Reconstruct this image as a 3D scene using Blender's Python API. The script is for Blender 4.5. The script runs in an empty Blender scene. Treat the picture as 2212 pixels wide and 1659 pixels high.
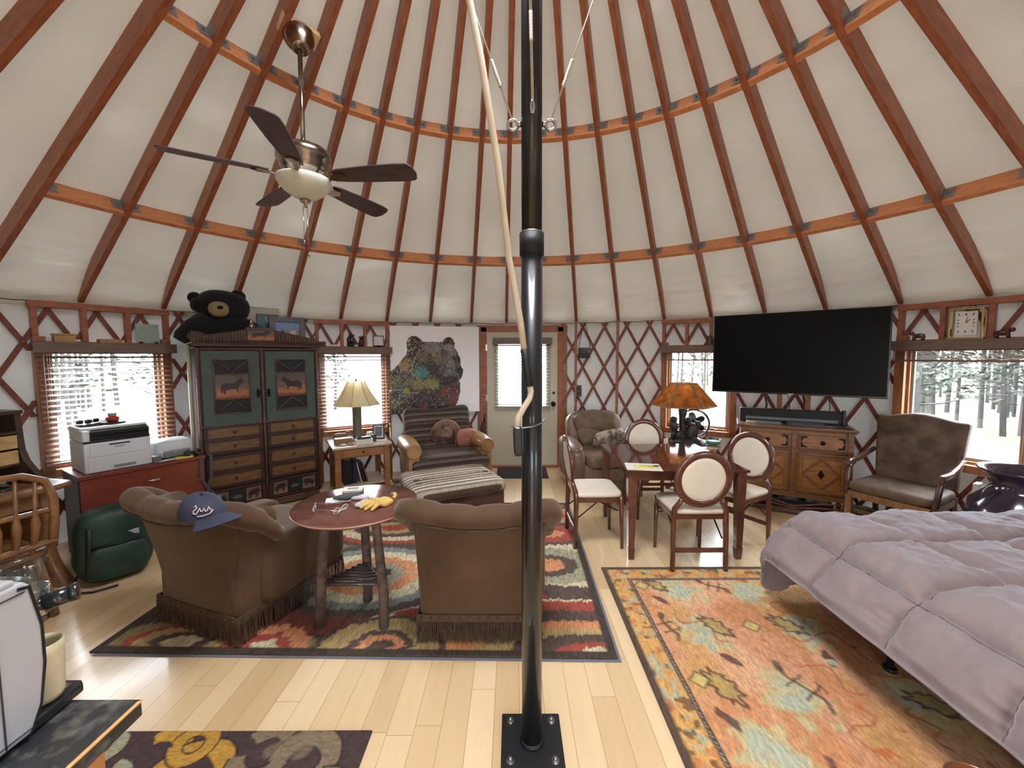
import bpy, bmesh, math, random
import numpy as np
from mathutils import Vector, Matrix, Euler
random.seed(7)
PI = math.pi
SC = bpy.context.scene
COL = SC.collection
def R(d): return math.radians(d)
def lin(c):
    c = c/255.0
    return c/12.92 if c <= .04045 else ((c+.055)/1.055)**2.4
def rgb(r, g=None, b=None):
    if g is None: r, g, b = r
    return (lin(r), lin(g), lin(b), 1.0)

# ------------------------------------------------------------------ materials
MATS = {}
def _mat(name):
    m = bpy.data.materials.new(name); m.use_nodes = True
    nt = m.node_tree; nt.nodes.clear()
    out = nt.nodes.new('ShaderNodeOutputMaterial')
    bs = nt.nodes.new('ShaderNodeBsdfPrincipled')
    nt.links.new(bs.outputs[0], out.inputs[0])
    return m, nt, bs, out
def _map(nt, scale=(1, 1, 1), rot=(0, 0, 0), coord='Object'):
    tc = nt.nodes.new('ShaderNodeTexCoord'); mp = nt.nodes.new('ShaderNodeMapping')
    mp.inputs['Scale'].default_value = scale; mp.inputs['Rotation'].default_value = rot
    nt.links.new(tc.outputs[coord], mp.inputs[0]); return mp
def _noise(nt, vec, scale=5, detail=4, rough=.55, dist=0):
    n = nt.nodes.new('ShaderNodeTexNoise')
    n.inputs['Scale'].default_value = scale; n.inputs['Detail'].default_value = detail
    n.inputs['Roughness'].default_value = rough; n.inputs['Distortion'].default_value = dist
    nt.links.new(vec.outputs[0], n.inputs['Vector']); return n
def _ramp(nt, fac, stops):
    r = nt.nodes.new('ShaderNodeValToRGB'); e = r.color_ramp.elements
    while len(e) < len(stops): e.new(.5)
    for i, (p, c) in enumerate(stops): e[i].position = p; e[i].color = c
    nt.links.new(fac, r.inputs[0]); return r
def _bump(nt, bs, h, strength=.3, dist=.01):
    b = nt.nodes.new('ShaderNodeBump'); b.inputs['Strength'].default_value = strength
    b.inputs['Distance'].default_value = dist
    nt.links.new(h, b.inputs['Height']); nt.links.new(b.outputs[0], bs.inputs['Normal']); return b
def plain(name, c, rough=.5, metal=0, c2=None, nscale=8, bump=0, bscale=60, coat=0, sheen=0, spec=.5, lo=.35, hi=.65):
    """surface of one colour or two mottled ones, with an optional fine relief"""
    if name in MATS: return MATS[name]
    m, nt, bs, out = _mat(name)
    bs.inputs['Roughness'].default_value = rough; bs.inputs['Metallic'].default_value = metal
    bs.inputs['Coat Weight'].default_value = coat; bs.inputs['Sheen Weight'].default_value = sheen
    bs.inputs['Specular IOR Level'].default_value = spec
    bs.inputs['Base Color'].default_value = rgb(c)
    mp = _map(nt)
    if c2 is None: c2 = tuple(max(0, int(x*.93)) for x in c)
    n = _noise(nt, mp, nscale, 5)
    r = _ramp(nt, n.outputs[0], [(lo, rgb(c)), (hi, rgb(c2))])
    nt.links.new(r.outputs[0], bs.inputs['Base Color'])
    if bump:
        n2 = _noise(nt, mp, bscale, 3); _bump(nt, bs, n2.outputs[0], bump, .004)
    MATS[name] = m; return m
def wood(name, c1, c2, rough=.4, scale=(1, 12, 12), ns=3, coat=0, bump=.08, knots=0):
    """grain runs along the axis with the small scale"""
    if name in MATS: return MATS[name]
    m, nt, bs, out = _mat(name)
    bs.inputs['Roughness'].default_value = rough; bs.inputs['Coat Weight'].default_value = coat
    bs.inputs['Coat Roughness'].default_value = .1
    mp = _map(nt, scale)
    n = _noise(nt, mp, ns, 6, .6, .6)
    stops = [(.3, rgb(c2)), (.7, rgb(c1))]
    r = _ramp(nt, n.outputs[0], stops); colr = r.outputs[0]
    if knots:
        mp2 = _map(nt, tuple(max(s*.35, .6) for s in scale)); k = nt.nodes.new('ShaderNodeTexVoronoi'); k.inputs['Scale'].default_value = knots
        nt.links.new(mp2.outputs[0], k.inputs['Vector'])
        kr = _ramp(nt, k.outputs[0], [(.03, (1, 1, 1, 1)), (.12, (0, 0, 0, 1))])
        mx = nt.nodes.new('ShaderNodeMix'); mx.data_type = 'RGBA'
        nt.links.new(kr.outputs[0], mx.inputs[0]); nt.links.new(colr, mx.inputs[6]); mx.inputs[7].default_value = rgb(tuple(int(x*.45) for x in c2))
        colr = mx.outputs[2]
    nt.links.new(colr, bs.inputs['Base Color'])
    if bump: _bump(nt, bs, n.outputs[0], bump, .003)
    MATS[name] = m; return m
def attr_mat(name, rough=.9, nscale=(40, 40, 40), amount=.25, bump=.4, bscale=150, attr='Col', sheen=0, coat=0):
    """colour comes from the woven / painted pattern stored on the mesh, broken up by fibre noise"""
    if name in MATS: return MATS[name]
    m, nt, bs, out = _mat(name)
    bs.inputs['Roughness'].default_value = rough; bs.inputs['Sheen Weight'].default_value = sheen; bs.inputs['Coat Weight'].default_value = coat
    a = nt.nodes.new('ShaderNodeAttribute'); a.attribute_name = attr
    mp = _map(nt, nscale); n = _noise(nt, mp, 1, 4)
    mr = nt.nodes.new('ShaderNodeMapRange'); mr.inputs['From Min'].default_value = .3; mr.inputs['From Max'].default_value = .7
    mr.inputs['To Min'].default_value = 1-amount; mr.inputs['To Max'].default_value = 1+amount
    nt.links.new(n.outputs[0], mr.inputs[0])
    mu = nt.nodes.new('ShaderNodeVectorMath'); mu.operation = 'SCALE'
    nt.links.new(a.outputs['Color'], mu.inputs[0]); nt.links.new(mr.outputs[0], mu.inputs['Scale'])
    nt.links.new(mu.outputs[0], bs.inputs['Base Color'])
    if bump:
        n2 = _noise(nt, mp, bscale/40, 3); _bump(nt, bs, n2.outputs[0], bump, .004)
    MATS[name] = m; return m
def glass(name, c=(255, 255, 255), rough=0, thin=True):
    if name in MATS: return MATS[name]
    m, nt, bs, out = _mat(name)
    if thin:   # window pane: mostly clear, a little mirror
        nt.nodes.remove(bs)
        t = nt.nodes.new('ShaderNodeBsdfTransparent'); t.inputs[0].default_value = rgb(c)
        g = nt.nodes.new('ShaderNodeBsdfGlossy'); g.inputs['Roughness'].default_value = .02
        mx = nt.nodes.new('ShaderNodeMixShader'); mx.inputs[0].default_value = .06
        nt.links.new(t.outputs[0], mx.inputs[1]); nt.links.new(g.outputs[0], mx.inputs[2]); nt.links.new(mx.outputs[0], out.inputs[0])
    else:
        bs.inputs['Base Color'].default_value = rgb(c); bs.inputs['Transmission Weight'].default_value = 1; bs.inputs['Roughness'].default_value = rough
    MATS[name] = m; return m

# ------------------------------------------------------------------ mesh builder
def frame(p, d, up=None):
    z = Vector(d).normalized(); a = Vector(up) if up is not None else (Vector((0, 0, 1)) if abs(z.z) < .95 else Vector((1, 0, 0)))
    x = a.cross(z)
    if x.length < 1e-6: x = Vector((1, 0, 0)).cross(z)
    x.normalize(); y = z.cross(x)
    return Matrix(((x.x, y.x, z.x, p[0]), (x.y, y.y, z.y, p[1]), (x.z, y.z, z.z, p[2]), (0, 0, 0, 1)))
def TR(loc=(0, 0, 0), rot=(0, 0, 0), s=None):
    m = Matrix.Translation(loc) @ Euler([R(a) for a in rot]).to_matrix().to_4x4()
    if s is not None: m = m @ Matrix.Diagonal((*s, 1))
    return m
class MB:
    def __init__(s): s.v = []; s.f = []; s.sm = []; s.mi = []
    def add(s, vs, fs, smooth=False, M=None, mi=0):
        o = len(s.v)
        s.v += [tuple(M @ Vector(v)) for v in vs] if M is not None else [tuple(v) for v in vs]
        s.f += [tuple(i+o for i in f) for f in fs]; s.sm += [smooth]*len(fs); s.mi += [mi]*len(fs); return s
    def box(s, c, d, rot=None, mi=0, M=None):
        x, y, z = d[0]/2, d[1]/2, d[2]/2
        vs = [(-x, -y, -z), (x, -y, -z), (x, y, -z), (-x, y, -z), (-x, -y, z), (x, -y, z), (x, y, z), (-x, y, z)]
        m = TR(c, rot or (0, 0, 0))
        if M is not None: m = M @ m
        return s.add(vs, [(3, 2, 1, 0), (4, 5, 6, 7), (0, 1, 5, 4), (1, 2, 6, 5), (2, 3, 7, 6), (3, 0, 4, 7)], False, m, mi)
    def bar(s, p0, p1, w, h, up=(0, 0, 1), mi=0):
        """rectangular bar from p0 to p1, w across, h along up"""
        p0 = Vector(p0); p1 = Vector(p1); m = frame((p0+p1)/2, p1-p0, up)
        return s.box((0, 0, 0), (w, h, (p1-p0).length), M=m, mi=mi)
    def cyl(s, p0, p1, r0, r1=None, n=14, caps=True, smooth=True, mi=0):
        return s.tube([p0, p1], [r0, r0 if r1 is None else r1], n, caps, smooth, mi)
    def tube(s, pts, r, n=8, caps=True, smooth=True, mi=0, closed=False, flat=1.0, up=None):
        pts = [Vector(p) for p in pts]; k = len(pts)
        if not hasattr(r, '__len__'): r = [r]*k
        vs = []; fs = []; px = None
        for i, p in enumerate(pts):
            if closed: d = pts[(i+1) % k]-pts[i-1]
            else: d = pts[min(i+1, k-1)]-pts[max(i-1, 0)]
            if d.length < 1e-9: d = Vector((0, 0, 1))
            d.normalize()
            if px is None:
                a = Vector(up) if up is not None else (Vector((0, 0, 1)) if abs(d.z) < .9 else Vector((1, 0, 0)))
                px = (a-d*a.dot(d)).normalized()
            else:
                px = px-d*px.dot(d)
                px = px.normalized() if px.length > 1e-6 else Vector((1, 0, 0))
            py = d.cross(px)
            for j in range(n):
                a = 2*PI*j/n; vs.append(p+(px*math.cos(a)*flat+py*math.sin(a))*r[i])
        rng = k if closed else k-1
        for i in range(rng):
            for j in range(n):
                a = i*n+j; b = i*n+(j+1) % n; c = ((i+1) % k)*n+(j+1) % n; d_ = ((i+1) % k)*n+j
                fs.append((a, b, c, d_))
        s.add(vs, fs, smooth, None, mi)
        if caps and not closed:
            o = len(s.v)-k*n
            s.f.append(tuple(o+j for j in reversed(range(n)))); s.sm.append(False); s.mi.append(mi)
            s.f.append(tuple(o+(k-1)*n+j for j in range(n))); s.sm.append(False); s.mi.append(mi)
        return s
    def lathe(s, prof, n=28, M=None, smooth=True, mi=0, cap=True):
        vs = []; fs = []; k = len(prof)
        for i, (r, z) in enumerate(prof):
            for j in range(n):
                a = 2*PI*j/n; vs.append((r*math.cos(a), r*math.sin(a), z))
        for i in range(k-1):
            for j in range(n):
                fs.append((i*n+j, i*n+(j+1) % n, (i+1)*n+(j+1) % n, (i+1)*n+j))
        s.add(vs, fs, smooth, M, mi)
        o = len(s.v)-k*n
        if not cap: return s
        if prof[0][0] > 1e-4: s.f.append(tuple(o+j for j in reversed(range(n)))); s.sm.append(False); s.mi.append(mi)
        if prof[-1][0] > 1e-4: s.f.append(tuple(o+(k-1)*n+j for j in range(n))); s.sm.append(False); s.mi.append(mi)
        return s
    def prism(s, poly, z0, z1, M=None, smooth=False, mi=0):
        n = len(poly); vs = [(x, y, z0) for x, y in poly]+[(x, y, z1) for x, y in poly]
        s.add(vs, [tuple(reversed(range(n))), tuple(range(n, 2*n))], False, M, mi)
        o = len(s.v)-2*n
        for j in range(n):
            s.f.append((o+j, o+(j+1) % n, o+n+(j+1) % n, o+n+j)); s.sm.append(smooth); s.mi.append(mi)
        return s
    def grid(s, fn, nu, nv, cu=False, cv=False, smooth=True, M=None, mi=0):
        vs = [fn(i/(nu if cu else nu-1), j/(nv if cv else nv-1)) for i in range(nu) for j in range(nv)]
        fs = []
        for i in range(nu if cu else nu-1):
            for j in range(nv if cv else nv-1):
                fs.append((i*nv+j, ((i+1) % nu)*nv+j, ((i+1) % nu)*nv+(j+1) % nv, i*nv+(j+1) % nv))
        return s.add(vs, fs, smooth, M, mi)
    def cush(s, c, d, e=.35, rot=None, n=20, M=None, mi=0, fn=None, ez=None):
        """soft rounded box (superellipsoid); d = full size, e small = boxier"""
        ez = e if ez is None else ez
        def sp(w, m): return math.copysign(abs(w)**m, w)
        vs = []; fs = []; nu = 2*n; nv = n
        for j in range(nv+1):
            ph = -PI/2+PI*j/nv
            for i in range(nu):
                th = 2*PI*i/nu
                p = [d[0]/2*sp(math.cos(ph), ez)*sp(math.cos(th), e), d[1]/2*sp(math.cos(ph), ez)*sp(math.sin(th), e), d[2]/2*sp(math.sin(ph), ez)]
                if fn: p = fn(p)
                vs.append(p)
        for j in range(nv):
            for i in range(nu):
                fs.append((j*nu+i, j*nu+(i+1) % nu, (j+1)*nu+(i+1) % nu, (j+1)*nu+i))
        m = TR(c, rot or (0, 0, 0))
        if M is not None: m = M @ m
        return s.add(vs, fs, True, m, mi)
    def ell(s, c, r, rot=None, n=12, mi=0, M=None):
        return s.cush(c, (2*r[0], 2*r[1], 2*r[2]), 1, rot, n, M, mi)
def obj(name, mb, mat, parent=None, bevel=0, sub=0, seg=2, col=None, weld=False):
    me = bpy.data.meshes.new(name)
    me.from_pydata(mb.v, [], mb.f)
    me.polygons.foreach_set('use_smooth', mb.sm); me.polygons.foreach_set('material_index', mb.mi)
    for m in (mat if isinstance(mat, (list, tuple)) else [mat]): me.materials.append(m)
    if col is not None:
        at = me.color_attributes.new('Col', 'FLOAT_COLOR', 'POINT')
        a = np.ones((len(mb.v), 4), np.float32); a[:, :3] = col; at.data.foreach_set('color', a.ravel())
    if weld:
        bm = bmesh.new(); bm.from_mesh(me); bmesh.ops.remove_doubles(bm, verts=bm.verts, dist=1e-5); bm.to_mesh(me); bm.free()
    me.update()
    o = bpy.data.objects.new(name, me); COL.objects.link(o)
    if parent is not None: o.parent = parent
    if bevel:
        b = o.modifiers.new('edge', 'BEVEL'); b.width = bevel; b.segments = seg; b.limit_method = 'ANGLE'; b.angle_limit = R(40)
    if sub:
        sm = o.modifiers.new('soft', 'SUBSURF'); sm.levels = sub; sm.render_levels = sub
    return o
def thing(name, label, cat, loc=(0, 0, 0), rz=0, group=None):
    o = bpy.data.objects.new(name, None); COL.objects.link(o)
    o.empty_display_size = .1; o.location = loc; o.rotation_euler = (0, 0, R(rz))
    o['label'] = label; o['category'] = cat
    if group: o['group'] = group
    return o
def tag(o, label, cat, group=None, loc=None, rz=None):
    o['label'] = label; o['category'] = cat
    if group: o['group'] = group
    if loc is not None: o.location = loc
    if rz is not None: o.rotation_euler = (0, 0, R(rz))
    return o
def struct(o): o['kind'] = 'structure'; return o
def dup(root, loc, rz, label, group=None):
    def cp(o, par):
        c = o.copy(); COL.objects.link(c); c.parent = par
        for ch in list(o.children): cp(ch, c)
        return c
    r = cp(root, None); r.location = loc; r.rotation_euler = (0, 0, R(rz)); r['label'] = label
    if group: r['group'] = group
    return r
def part_label(o, t): o['label'] = t; return o

# numpy value noise for soft folds
_rng = np.random.RandomState(3); _tab = _rng.rand(256, 256)
def vnoise(x, y):
    xi = np.floor(x).astype(int); yi = np.floor(y).astype(int); fx = x-xi; fy = y-yi
    fx = fx*fx*(3-2*fx); fy = fy*fy*(3-2*fy)
    g = lambda a, b: _tab[a % 256, b % 256]
    return (g(xi, yi)*(1-fx)+g(xi+1, yi)*fx)*(1-fy)+(g(xi, yi+1)*(1-fx)+g(xi+1, yi+1)*fx)*fy
def fnoise(x, y, o=3):
    t = 0; a = 1; s = 0
    for _ in range(o): t = t+a*vnoise(x, y); s += a; a *= .5; x = x*2.03+17; y = y*2.03+31
    return t/s
def nz(x, y, o=3): return float(fnoise(np.array(float(x)), np.array(float(y)), o))
# ================================================================== place: a 30 ft yurt
CX, CY, RW = .042, 1.47, 4.55          # centre of the round room and lattice radius
def pol(a, r=RW, z=0): return (CX+r*math.sin(R(a)), CY+r*math.cos(R(a)), z)
ZW = 2.17; SLOPE = .5045; RAFD = .13
def under(r): return ZW+(4.58-r)*SLOPE   # underside line of the rafters
WINS = [(-64.7, -52.9), (-34.6, -22.9), (26.5, 38.0), (56.3, 67.9), (128, 139.6), (-150, -138.4)]
DOORS = [(-6.3, 8.9), (171, 189)]  # the second opening is unseen, added for daylight from behind
# ---- materials
m_red = wood('stained_fir', (176, 108, 76), (134, 74, 50), .45, (2, 9, 9), 4, bump=.05)
m_red2 = wood('lattice_fir', (140, 76, 58), (104, 52, 40), .5, (6, 6, 6), 3, bump=.05)
m_blockw = wood('raw_fir', (220, 152, 104), (190, 120, 76), .5, (5, 5, 12), 3, bump=.05)
m_honey = wood('honey_pine', (164, 114, 74), (126, 80, 48), .4, (10, 10, 1.5), 3, bump=.05)
m_galv = plain('galvanised_steel', (150, 152, 156), .5, .35, (120, 123, 128), 25)
m_bolt = plain('bright_bolt', (205, 205, 208), .2, 1)
def fabric(name, c, trans, tc, scale=1.5, wr=.5):
    m, nt, bs, out = _mat(name); nt.nodes.remove(bs)
    mp = _map(nt)
    d = nt.nodes.new('ShaderNodeBsdfDiffuse'); d.inputs[0].default_value = rgb(c)
    t = nt.nodes.new('ShaderNodeBsdfTranslucent')
    n = _noise(nt, mp, scale, 3, .5)
    tr = tuple(x*trans for x in rgb(tc)[:3])
    r = _ramp(nt, n.outputs[0], [(.3, (*[x*.8 for x in tr], 1)), (.6, (*tr, 1)), (.75, (*[x*1.5 for x in tr], 1))])
    nt.links.new(r.outputs[0], t.inputs[0])
    n2 = _noise(nt, _map(nt, (1, 1, 3)), 6, 4, .6, .8)
    b = nt.nodes.new('ShaderNodeBump'); b.inputs['Strength'].default_value = wr; b.inputs['Distance'].default_value = .015
    nt.links.new(n2.outputs[0], b.inputs['Height']); nt.links.new(b.outputs[0], d.inputs['Normal'])
    ad = nt.nodes.new('ShaderNodeAddShader')
    nt.links.new(d.outputs[0], ad.inputs[0]); nt.links.new(t.outputs[0], ad.inputs[1]); nt.links.new(ad.outputs[0], out.inputs[0])
    MATS[name] = m; return m
ROOF_T, WALL_T = .0078, .0070
m_roof = fabric('roof_canvas', (206, 203, 192), ROOF_T, (252, 246, 232), 1.3)
m_wallf = fabric('wall_canvas', (212, 211, 204), WALL_T, (248, 248, 250), 1.0)

# ---- floor: maple boards running towards the door
m, nt, bs, out = _mat('maple_boards'); m_floor = m
def NM(op, *ins):
    n_ = nt.nodes.new('ShaderNodeMath'); n_.operation = op
    for i_, v_ in enumerate(ins):
        if isinstance(v_, (int, float)): n_.inputs[i_].default_value = v_
        else: nt.links.new(v_, n_.inputs[i_])
    return n_.outputs[0]
def WN(*ins):
    c_ = nt.nodes.new('ShaderNodeCombineXYZ')
    for i_, v_ in enumerate(ins):
        if isinstance(v_, (int, float)): c_.inputs[i_].default_value = v_
        else: nt.links.new(v_, c_.inputs[i_])
    w_ = nt.nodes.new('ShaderNodeTexWhiteNoise'); w_.noise_dimensions = '3D'; nt.links.new(c_.outputs[0], w_.inputs['Vector']); return w_.outputs['Value'], c_.outputs[0]
tc_ = nt.nodes.new('ShaderNodeTexCoord'); sp_ = nt.nodes.new('ShaderNodeSeparateXYZ'); nt.links.new(tc_.outputs['Object'], sp_.inputs[0])
px_ = NM('DIVIDE', NM('ADD', sp_.outputs[0], 20.03), .118); row = NM('FLOOR', px_); fx_ = NM('FRACT', px_)
ro, _ = WN(row, 3.3, 0.0); py_ = NM('DIVIDE', NM('ADD', NM('ADD', sp_.outputs[1], 40), NM('MULTIPLY', ro, 2.9)), 1.45); bd = NM('FLOOR', py_); fy_ = NM('FRACT', py_)
bid, _ = WN(row, bd, 1.7)
gn = _noise(nt, _map(nt, (10, .8, 1)), 2.4, 5, .55, .4)
g2 = nt.nodes.new('ShaderNodeMix'); g2.data_type = 'FLOAT'; g2.inputs[0].default_value = .38; nt.links.new(bid, g2.inputs[2]); nt.links.new(gn.outputs[0], g2.inputs[3])
bc = _ramp(nt, g2.outputs[0], [(.15, rgb(206, 176, 134)), (.5, rgb(220, 193, 152)), (.85, rgb(230, 206, 168))])
edge_ = NM('MINIMUM', NM('MINIMUM', fx_, NM('SUBTRACT', 1, fx_)), NM('MULTIPLY', NM('MINIMUM', fy_, NM('SUBTRACT', 1, fy_)), 12))
ln = NM('LESS_THAN', edge_, .009)
mx = nt.nodes.new('ShaderNodeMix'); mx.data_type = 'RGBA'; nt.links.new(ln, mx.inputs[0]); nt.links.new(bc.outputs[0], mx.inputs[6]); mx.inputs[7].default_value = rgb(150, 120, 84)
nt.links.new(mx.outputs[2], bs.inputs['Base Color'])
bs.inputs['Roughness'].default_value = .3; bs.inputs['Coat Weight'].default_value = .35; bs.inputs['Coat Roughness'].default_value = .12
fl = MB(); N = 96; fl.add([pol(360*i/N, 4.66) for i in range(N)]+[pol(360*i/N, 4.66, -.05) for i in range(N)], [tuple(reversed(range(N)))]+[((i+1) % N, i, N+i, N+(i+1) % N) for i in range(N)])
struct(obj('floor', fl, m_floor))

# ---- canvas wall (with window and door holes)
def hole(a, z):
    for a0, a1 in WINS:
        if a0+.3 < a < a1-.3 and .68 < z < 1.79: return True
    for a0, a1 in DOORS:
        if a0+.3 < a < a1-.3 and z < 2.06: return True
    return False
def canvas(a0, a1, name):
    az = sorted({a0, a1, *[a0+i for i in range(int(a1-a0)+1)], *[w[0]+.3 for w in WINS if a0 < w[0] < a1], *[w[1]-.3 for w in WINS if a0 < w[1] < a1], *[w[0]+.3 for w in DOORS if a0 < w[0] < a1], *[w[1]-.3 for w in DOORS if a0 < w[1] < a1]})
    zs = [0, .2, .45, .68, .9, 1.1, 1.3, 1.5, 1.65, 1.79, 1.95, 2.06, 2.2, 2.3]
    w = MB(); nz_ = len(zs)
    def rr(a, z): return RW+.035+.02*nz(a*.35, z*.9+5, 2)
    vs = [pol(a, rr(a, z), z) for a in az for z in zs]; fs = []
    for i in range(len(az)-1):
        for j in range(nz_-1):
            if hole((az[i]+az[i+1])/2, (zs[j]+zs[j+1])/2): continue
            fs.append((i*nz_+j, (i+1)*nz_+j, (i+1)*nz_+j+1, i*nz_+j+1))
    w.add(vs, fs, True); return struct(obj(name, w, m_wallf))
canvas(-90, 90, 'wall_back'); canvas(90, 270, 'wall_front')

# ---- rafters
ANG = [-68.01, -60.62, -53.14, -45.6, -38.21, -30.6, -23.11, -15.55, -8.07, -1.52, 4.96, 11.45, 18.94, 26.64, 33.92, 41.36, 48.7, 56.27, 63.46]
a = 63.46
while a < 282: a += 7.6; ANG.append(a)
R_IN = .78
for a in ANG:
    rb = MB(); p0 = Vector(pol(a, R_IN, under(R_IN))); p1 = Vector(pol(a, 4.58, under(4.58)))
    d = (p1-p0).normalized(); up = Vector((0, 0, 1)); up = (up-d*up.dot(d)).normalized(); off = up*(RAFD/2+.002)
    L = (p1-p0).length
    # object origin at the upper end, local x along the rafter so the grain follows it
    rb.add([(0, -.019, 0), (L, -.019, 0), (L, .019, 0), (0, .019, 0), (0, -.019, RAFD), (L-.26, -.019, RAFD), (L-.26, .019, RAFD), (0, .019, RAFD), (L, -.019, .03), (L, .019, .03)],
           [(3, 2, 1, 0), (4, 5, 6, 7), (0, 1, 8, 5, 4), (2, 3, 7, 6, 9), (3, 0, 4, 7), (1, 2, 9, 8), (5, 8, 9, 6)])
    o = struct(obj('rafter', rb, m_red))
    s_ = up.cross(d)
    o.matrix_world = Matrix(((d.x, s_.x, up.x, p0.x), (d.y, s_.y, up.y, p0.y), (d.z, s_.z, up.z, p0.z), (0, 0, 0, 1)))
    o['label'] = 'red-brown wooden roof rafter running from the wall up to the centre ring'; o['category'] = 'rafter'; o['group'] = 'rafters of the round roof'
# ---- blocking pieces between rafters, with metal angle brackets
for rr_, vis in ((3.43, True), (2.027, True)):
    for i in range(len(ANG)-1):
        a0, a1 = ANG[i], ANG[i+1]
        if a0 > 75 and a0 < 275: continue
        q0 = Vector(pol(a0, rr_, under(rr_))); q1 = Vector(pol(a1, rr_, under(rr_)))
        x = (q1-q0).normalized(); am = (a0+a1)/2
        dr = Vector((-math.sin(R(am)), -math.cos(R(am)), SLOPE)).normalized()   # up-slope
        upn = x.cross(dr); upn = upn if upn.z > 0 else -upn
        g = .02/math.cos(R((a1-a0)/2)); L = (q1-q0).length-2*g; c = (q0+q1)/2
        b = MB(); b.box((0, 0, .062), (L, .038, .12))
        o = struct(obj('blocking_beam', b, m_blockw))
        y = -dr
        y = upn.cross(x)
        o.matrix_world = Matrix(((x.x, y.x, upn.x, c.x), (x.y, y.y, upn.y, c.y), (x.z, y.z, upn.z, c.z), (0, 0, 0, 1)))
        o['label'] = 'orange wooden blocking board fixed across between two rafters'; o['category'] = 'beam'; o['group'] = 'blocking boards in two rings round the roof'
        sgn = -1 if Vector((y.x, y.y, 0)).dot(Vector((math.sin(R(am)), math.cos(R(am)), 0))) > 0 else 1
        for sx in (-1, 1):
            k = MB(); yy = sgn*.0215
            k.box((sx*(L/2-.03), yy, .07), (.06, .004, .075)); k.box((sx*(L/2-.0), yy+sgn*.028, .075), (.004, .055, .07))
            k.cyl((sx*(L/2-.034), yy, .07), (sx*(L/2-.034), yy+sgn*.012, .07), .008, n=6, smooth=False)
            obj('bracket', k, m_galv, o)
# ---- roof canvas between rafters, slightly puffed, drooping in folds at the wall
def roof_canvas():
    g = MB(); nr = 78; per = 10; vs = []; fs = []
    A = sorted(ANG); A = [x for x in A if x < A[0]+359]; A2 = A+[A[0]+360]
    azs = []
    for i in range(len(A)):
        for k in range(per): azs.append((A2[i]+(A2[i+1]-A2[i])*k/per, k/per, i))
    rs = [4.64-1.0*j/56 for j in range(57)]+[3.64-(3.64-R_IN)*j/22 for j in range(1, 23)]
    for (a, f, i) in azs:
        puff = math.sin(PI*f)
        for j, r in enumerate(rs):
            z = under(r)+RAFD*1.12
            e = max(0, (r-4.05)/.55)
            z -= (RAFD*1.12+.0)*e**1.8*(.78+.22*puff)
            sag = .022*puff*(.4+.6*nz(a*.15, r*1.3))
            fold = (.030*math.sin(r*44+9*nz(a*.25, r*.8))+.018*math.sin(r*83+14*nz(a*.5+4, r)))*min(1, max(0, (r-3.75)/.5))*puff**.5*(nz(a*.12+9, 3)*1.1+.15)
            z -= (sag*(1-e*.4))+fold*.6
            vs.append(pol(a, r, z))
    n = len(azs); m_ = nr+1
    for i in range(n):
        for j in range(nr): fs.append((i*m_+j, ((i+1) % n)*m_+j, ((i+1) % n)*m_+j+1, i*m_+j+1))
    g.add(vs, fs, True); return struct(obj('ceiling', g, m_roof))
roof_canvas()
# centre ring and clear dome
ring = MB(); ring.lathe([(R_IN-.09, under(R_IN)-.02), (R_IN+.02, under(R_IN)-.02), (R_IN+.02, under(R_IN)+.24), (R_IN-.09, under(R_IN)+.24), (R_IN-.09, under(R_IN)-.02)], 64, Matrix.Translation((CX, CY, 0)), False, cap=False)
tag(struct(obj('trim_9', ring, m_red)), 'round laminated wooden ring at the top of the roof', 'ring')

# ---- lattice wall
def lattice():
    g = MB(); st = 3.88; dz = .29; w = .037
    def inhole(a, z):
        for a0, a1 in WINS:
            if a0+.0 < a < a1-.0 and .62 < z < 1.80: return True
        for a0, a1 in DOORS:
            if a0 < a < a1 and z < 2.30: return True
        return False
    secs = [(-90, -34.6, -51.7), (-34.6, -7, -22.1), (8.9, 56.3, 16.57), (56.3, 95, 54.6)]
    for s0, s1, ph in secs:
        for sg in (1, -1):
            rad = RW+(.012 if sg > 0 else 0)
            k0 = int((s0-ph)/st)-6; k1 = int((s1-ph)/st)+6
            for k in range(k0, k1+1):
                # slat through (ph+k*st, row 0), running down with azimuth sg*st/2 per row
                run = []
                steps = 60; zt = 2.15; 
                for i in range(steps+1):
                    z = zt-(zt-.03)*i/steps; a = ph+k*st+sg*(2.09-z)/dz*st/2
                    ok = s0-.2 <= a <= s1+.2 and not inhole(a, z)
                    if ok: run.append((a, z))
                    if (not ok or i == steps) and run:
                        if len(run) > 1:
                            n = len(run); pts = []
                            for (a_, z_) in run: pts.append((a_, z_))
                            vs = []; ca = math.degrees(w/2/RW/math.cos(math.atan2(st/2*PI/180*RW, dz)))
                            for a_, z_ in pts:
                                vs += [pol(a_-ca, rad-.006, z_), pol(a_+ca, rad-.006, z_), pol(a_+ca, rad+.006, z_), pol(a_-ca, rad+.006, z_)]
                            fs = [(0, 3, 2, 1), tuple(4*(n-1)+q for q in (0, 1, 2, 3))]
                            for q in range(n-1):
                                for t in range(4): fs.append((4*q+t, 4*q+(t+1) % 4, 4*q+4+(t+1) % 4, 4*q+4+t))
                            g.add(vs, fs)
                        run = []
        # rivets
    o = struct(obj('trim_8', g, m_red2)); o['label'] = 'red-brown crossed slat lattice lining the canvas wall'; o['category'] = 'lattice'
    r = MB()
    for s0, s1, ph in secs:
        for row in range(8):
            z = 2.09-row*dz
            k = int((s0-ph)/st)-2
            while True:
                a = ph+k*st+(st/2 if row % 2 else 0); k += 1
                if a > s1: break
                if a < s0 or inhole(a, z) or (z < .6): continue
                p = Vector(pol(a, RW-.012, z)); r.ell(p, (.008, .008, .008), n=4)
    obj('rivet', r, m_bolt, o)['kind'] = 'stuff'
lattice()
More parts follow.
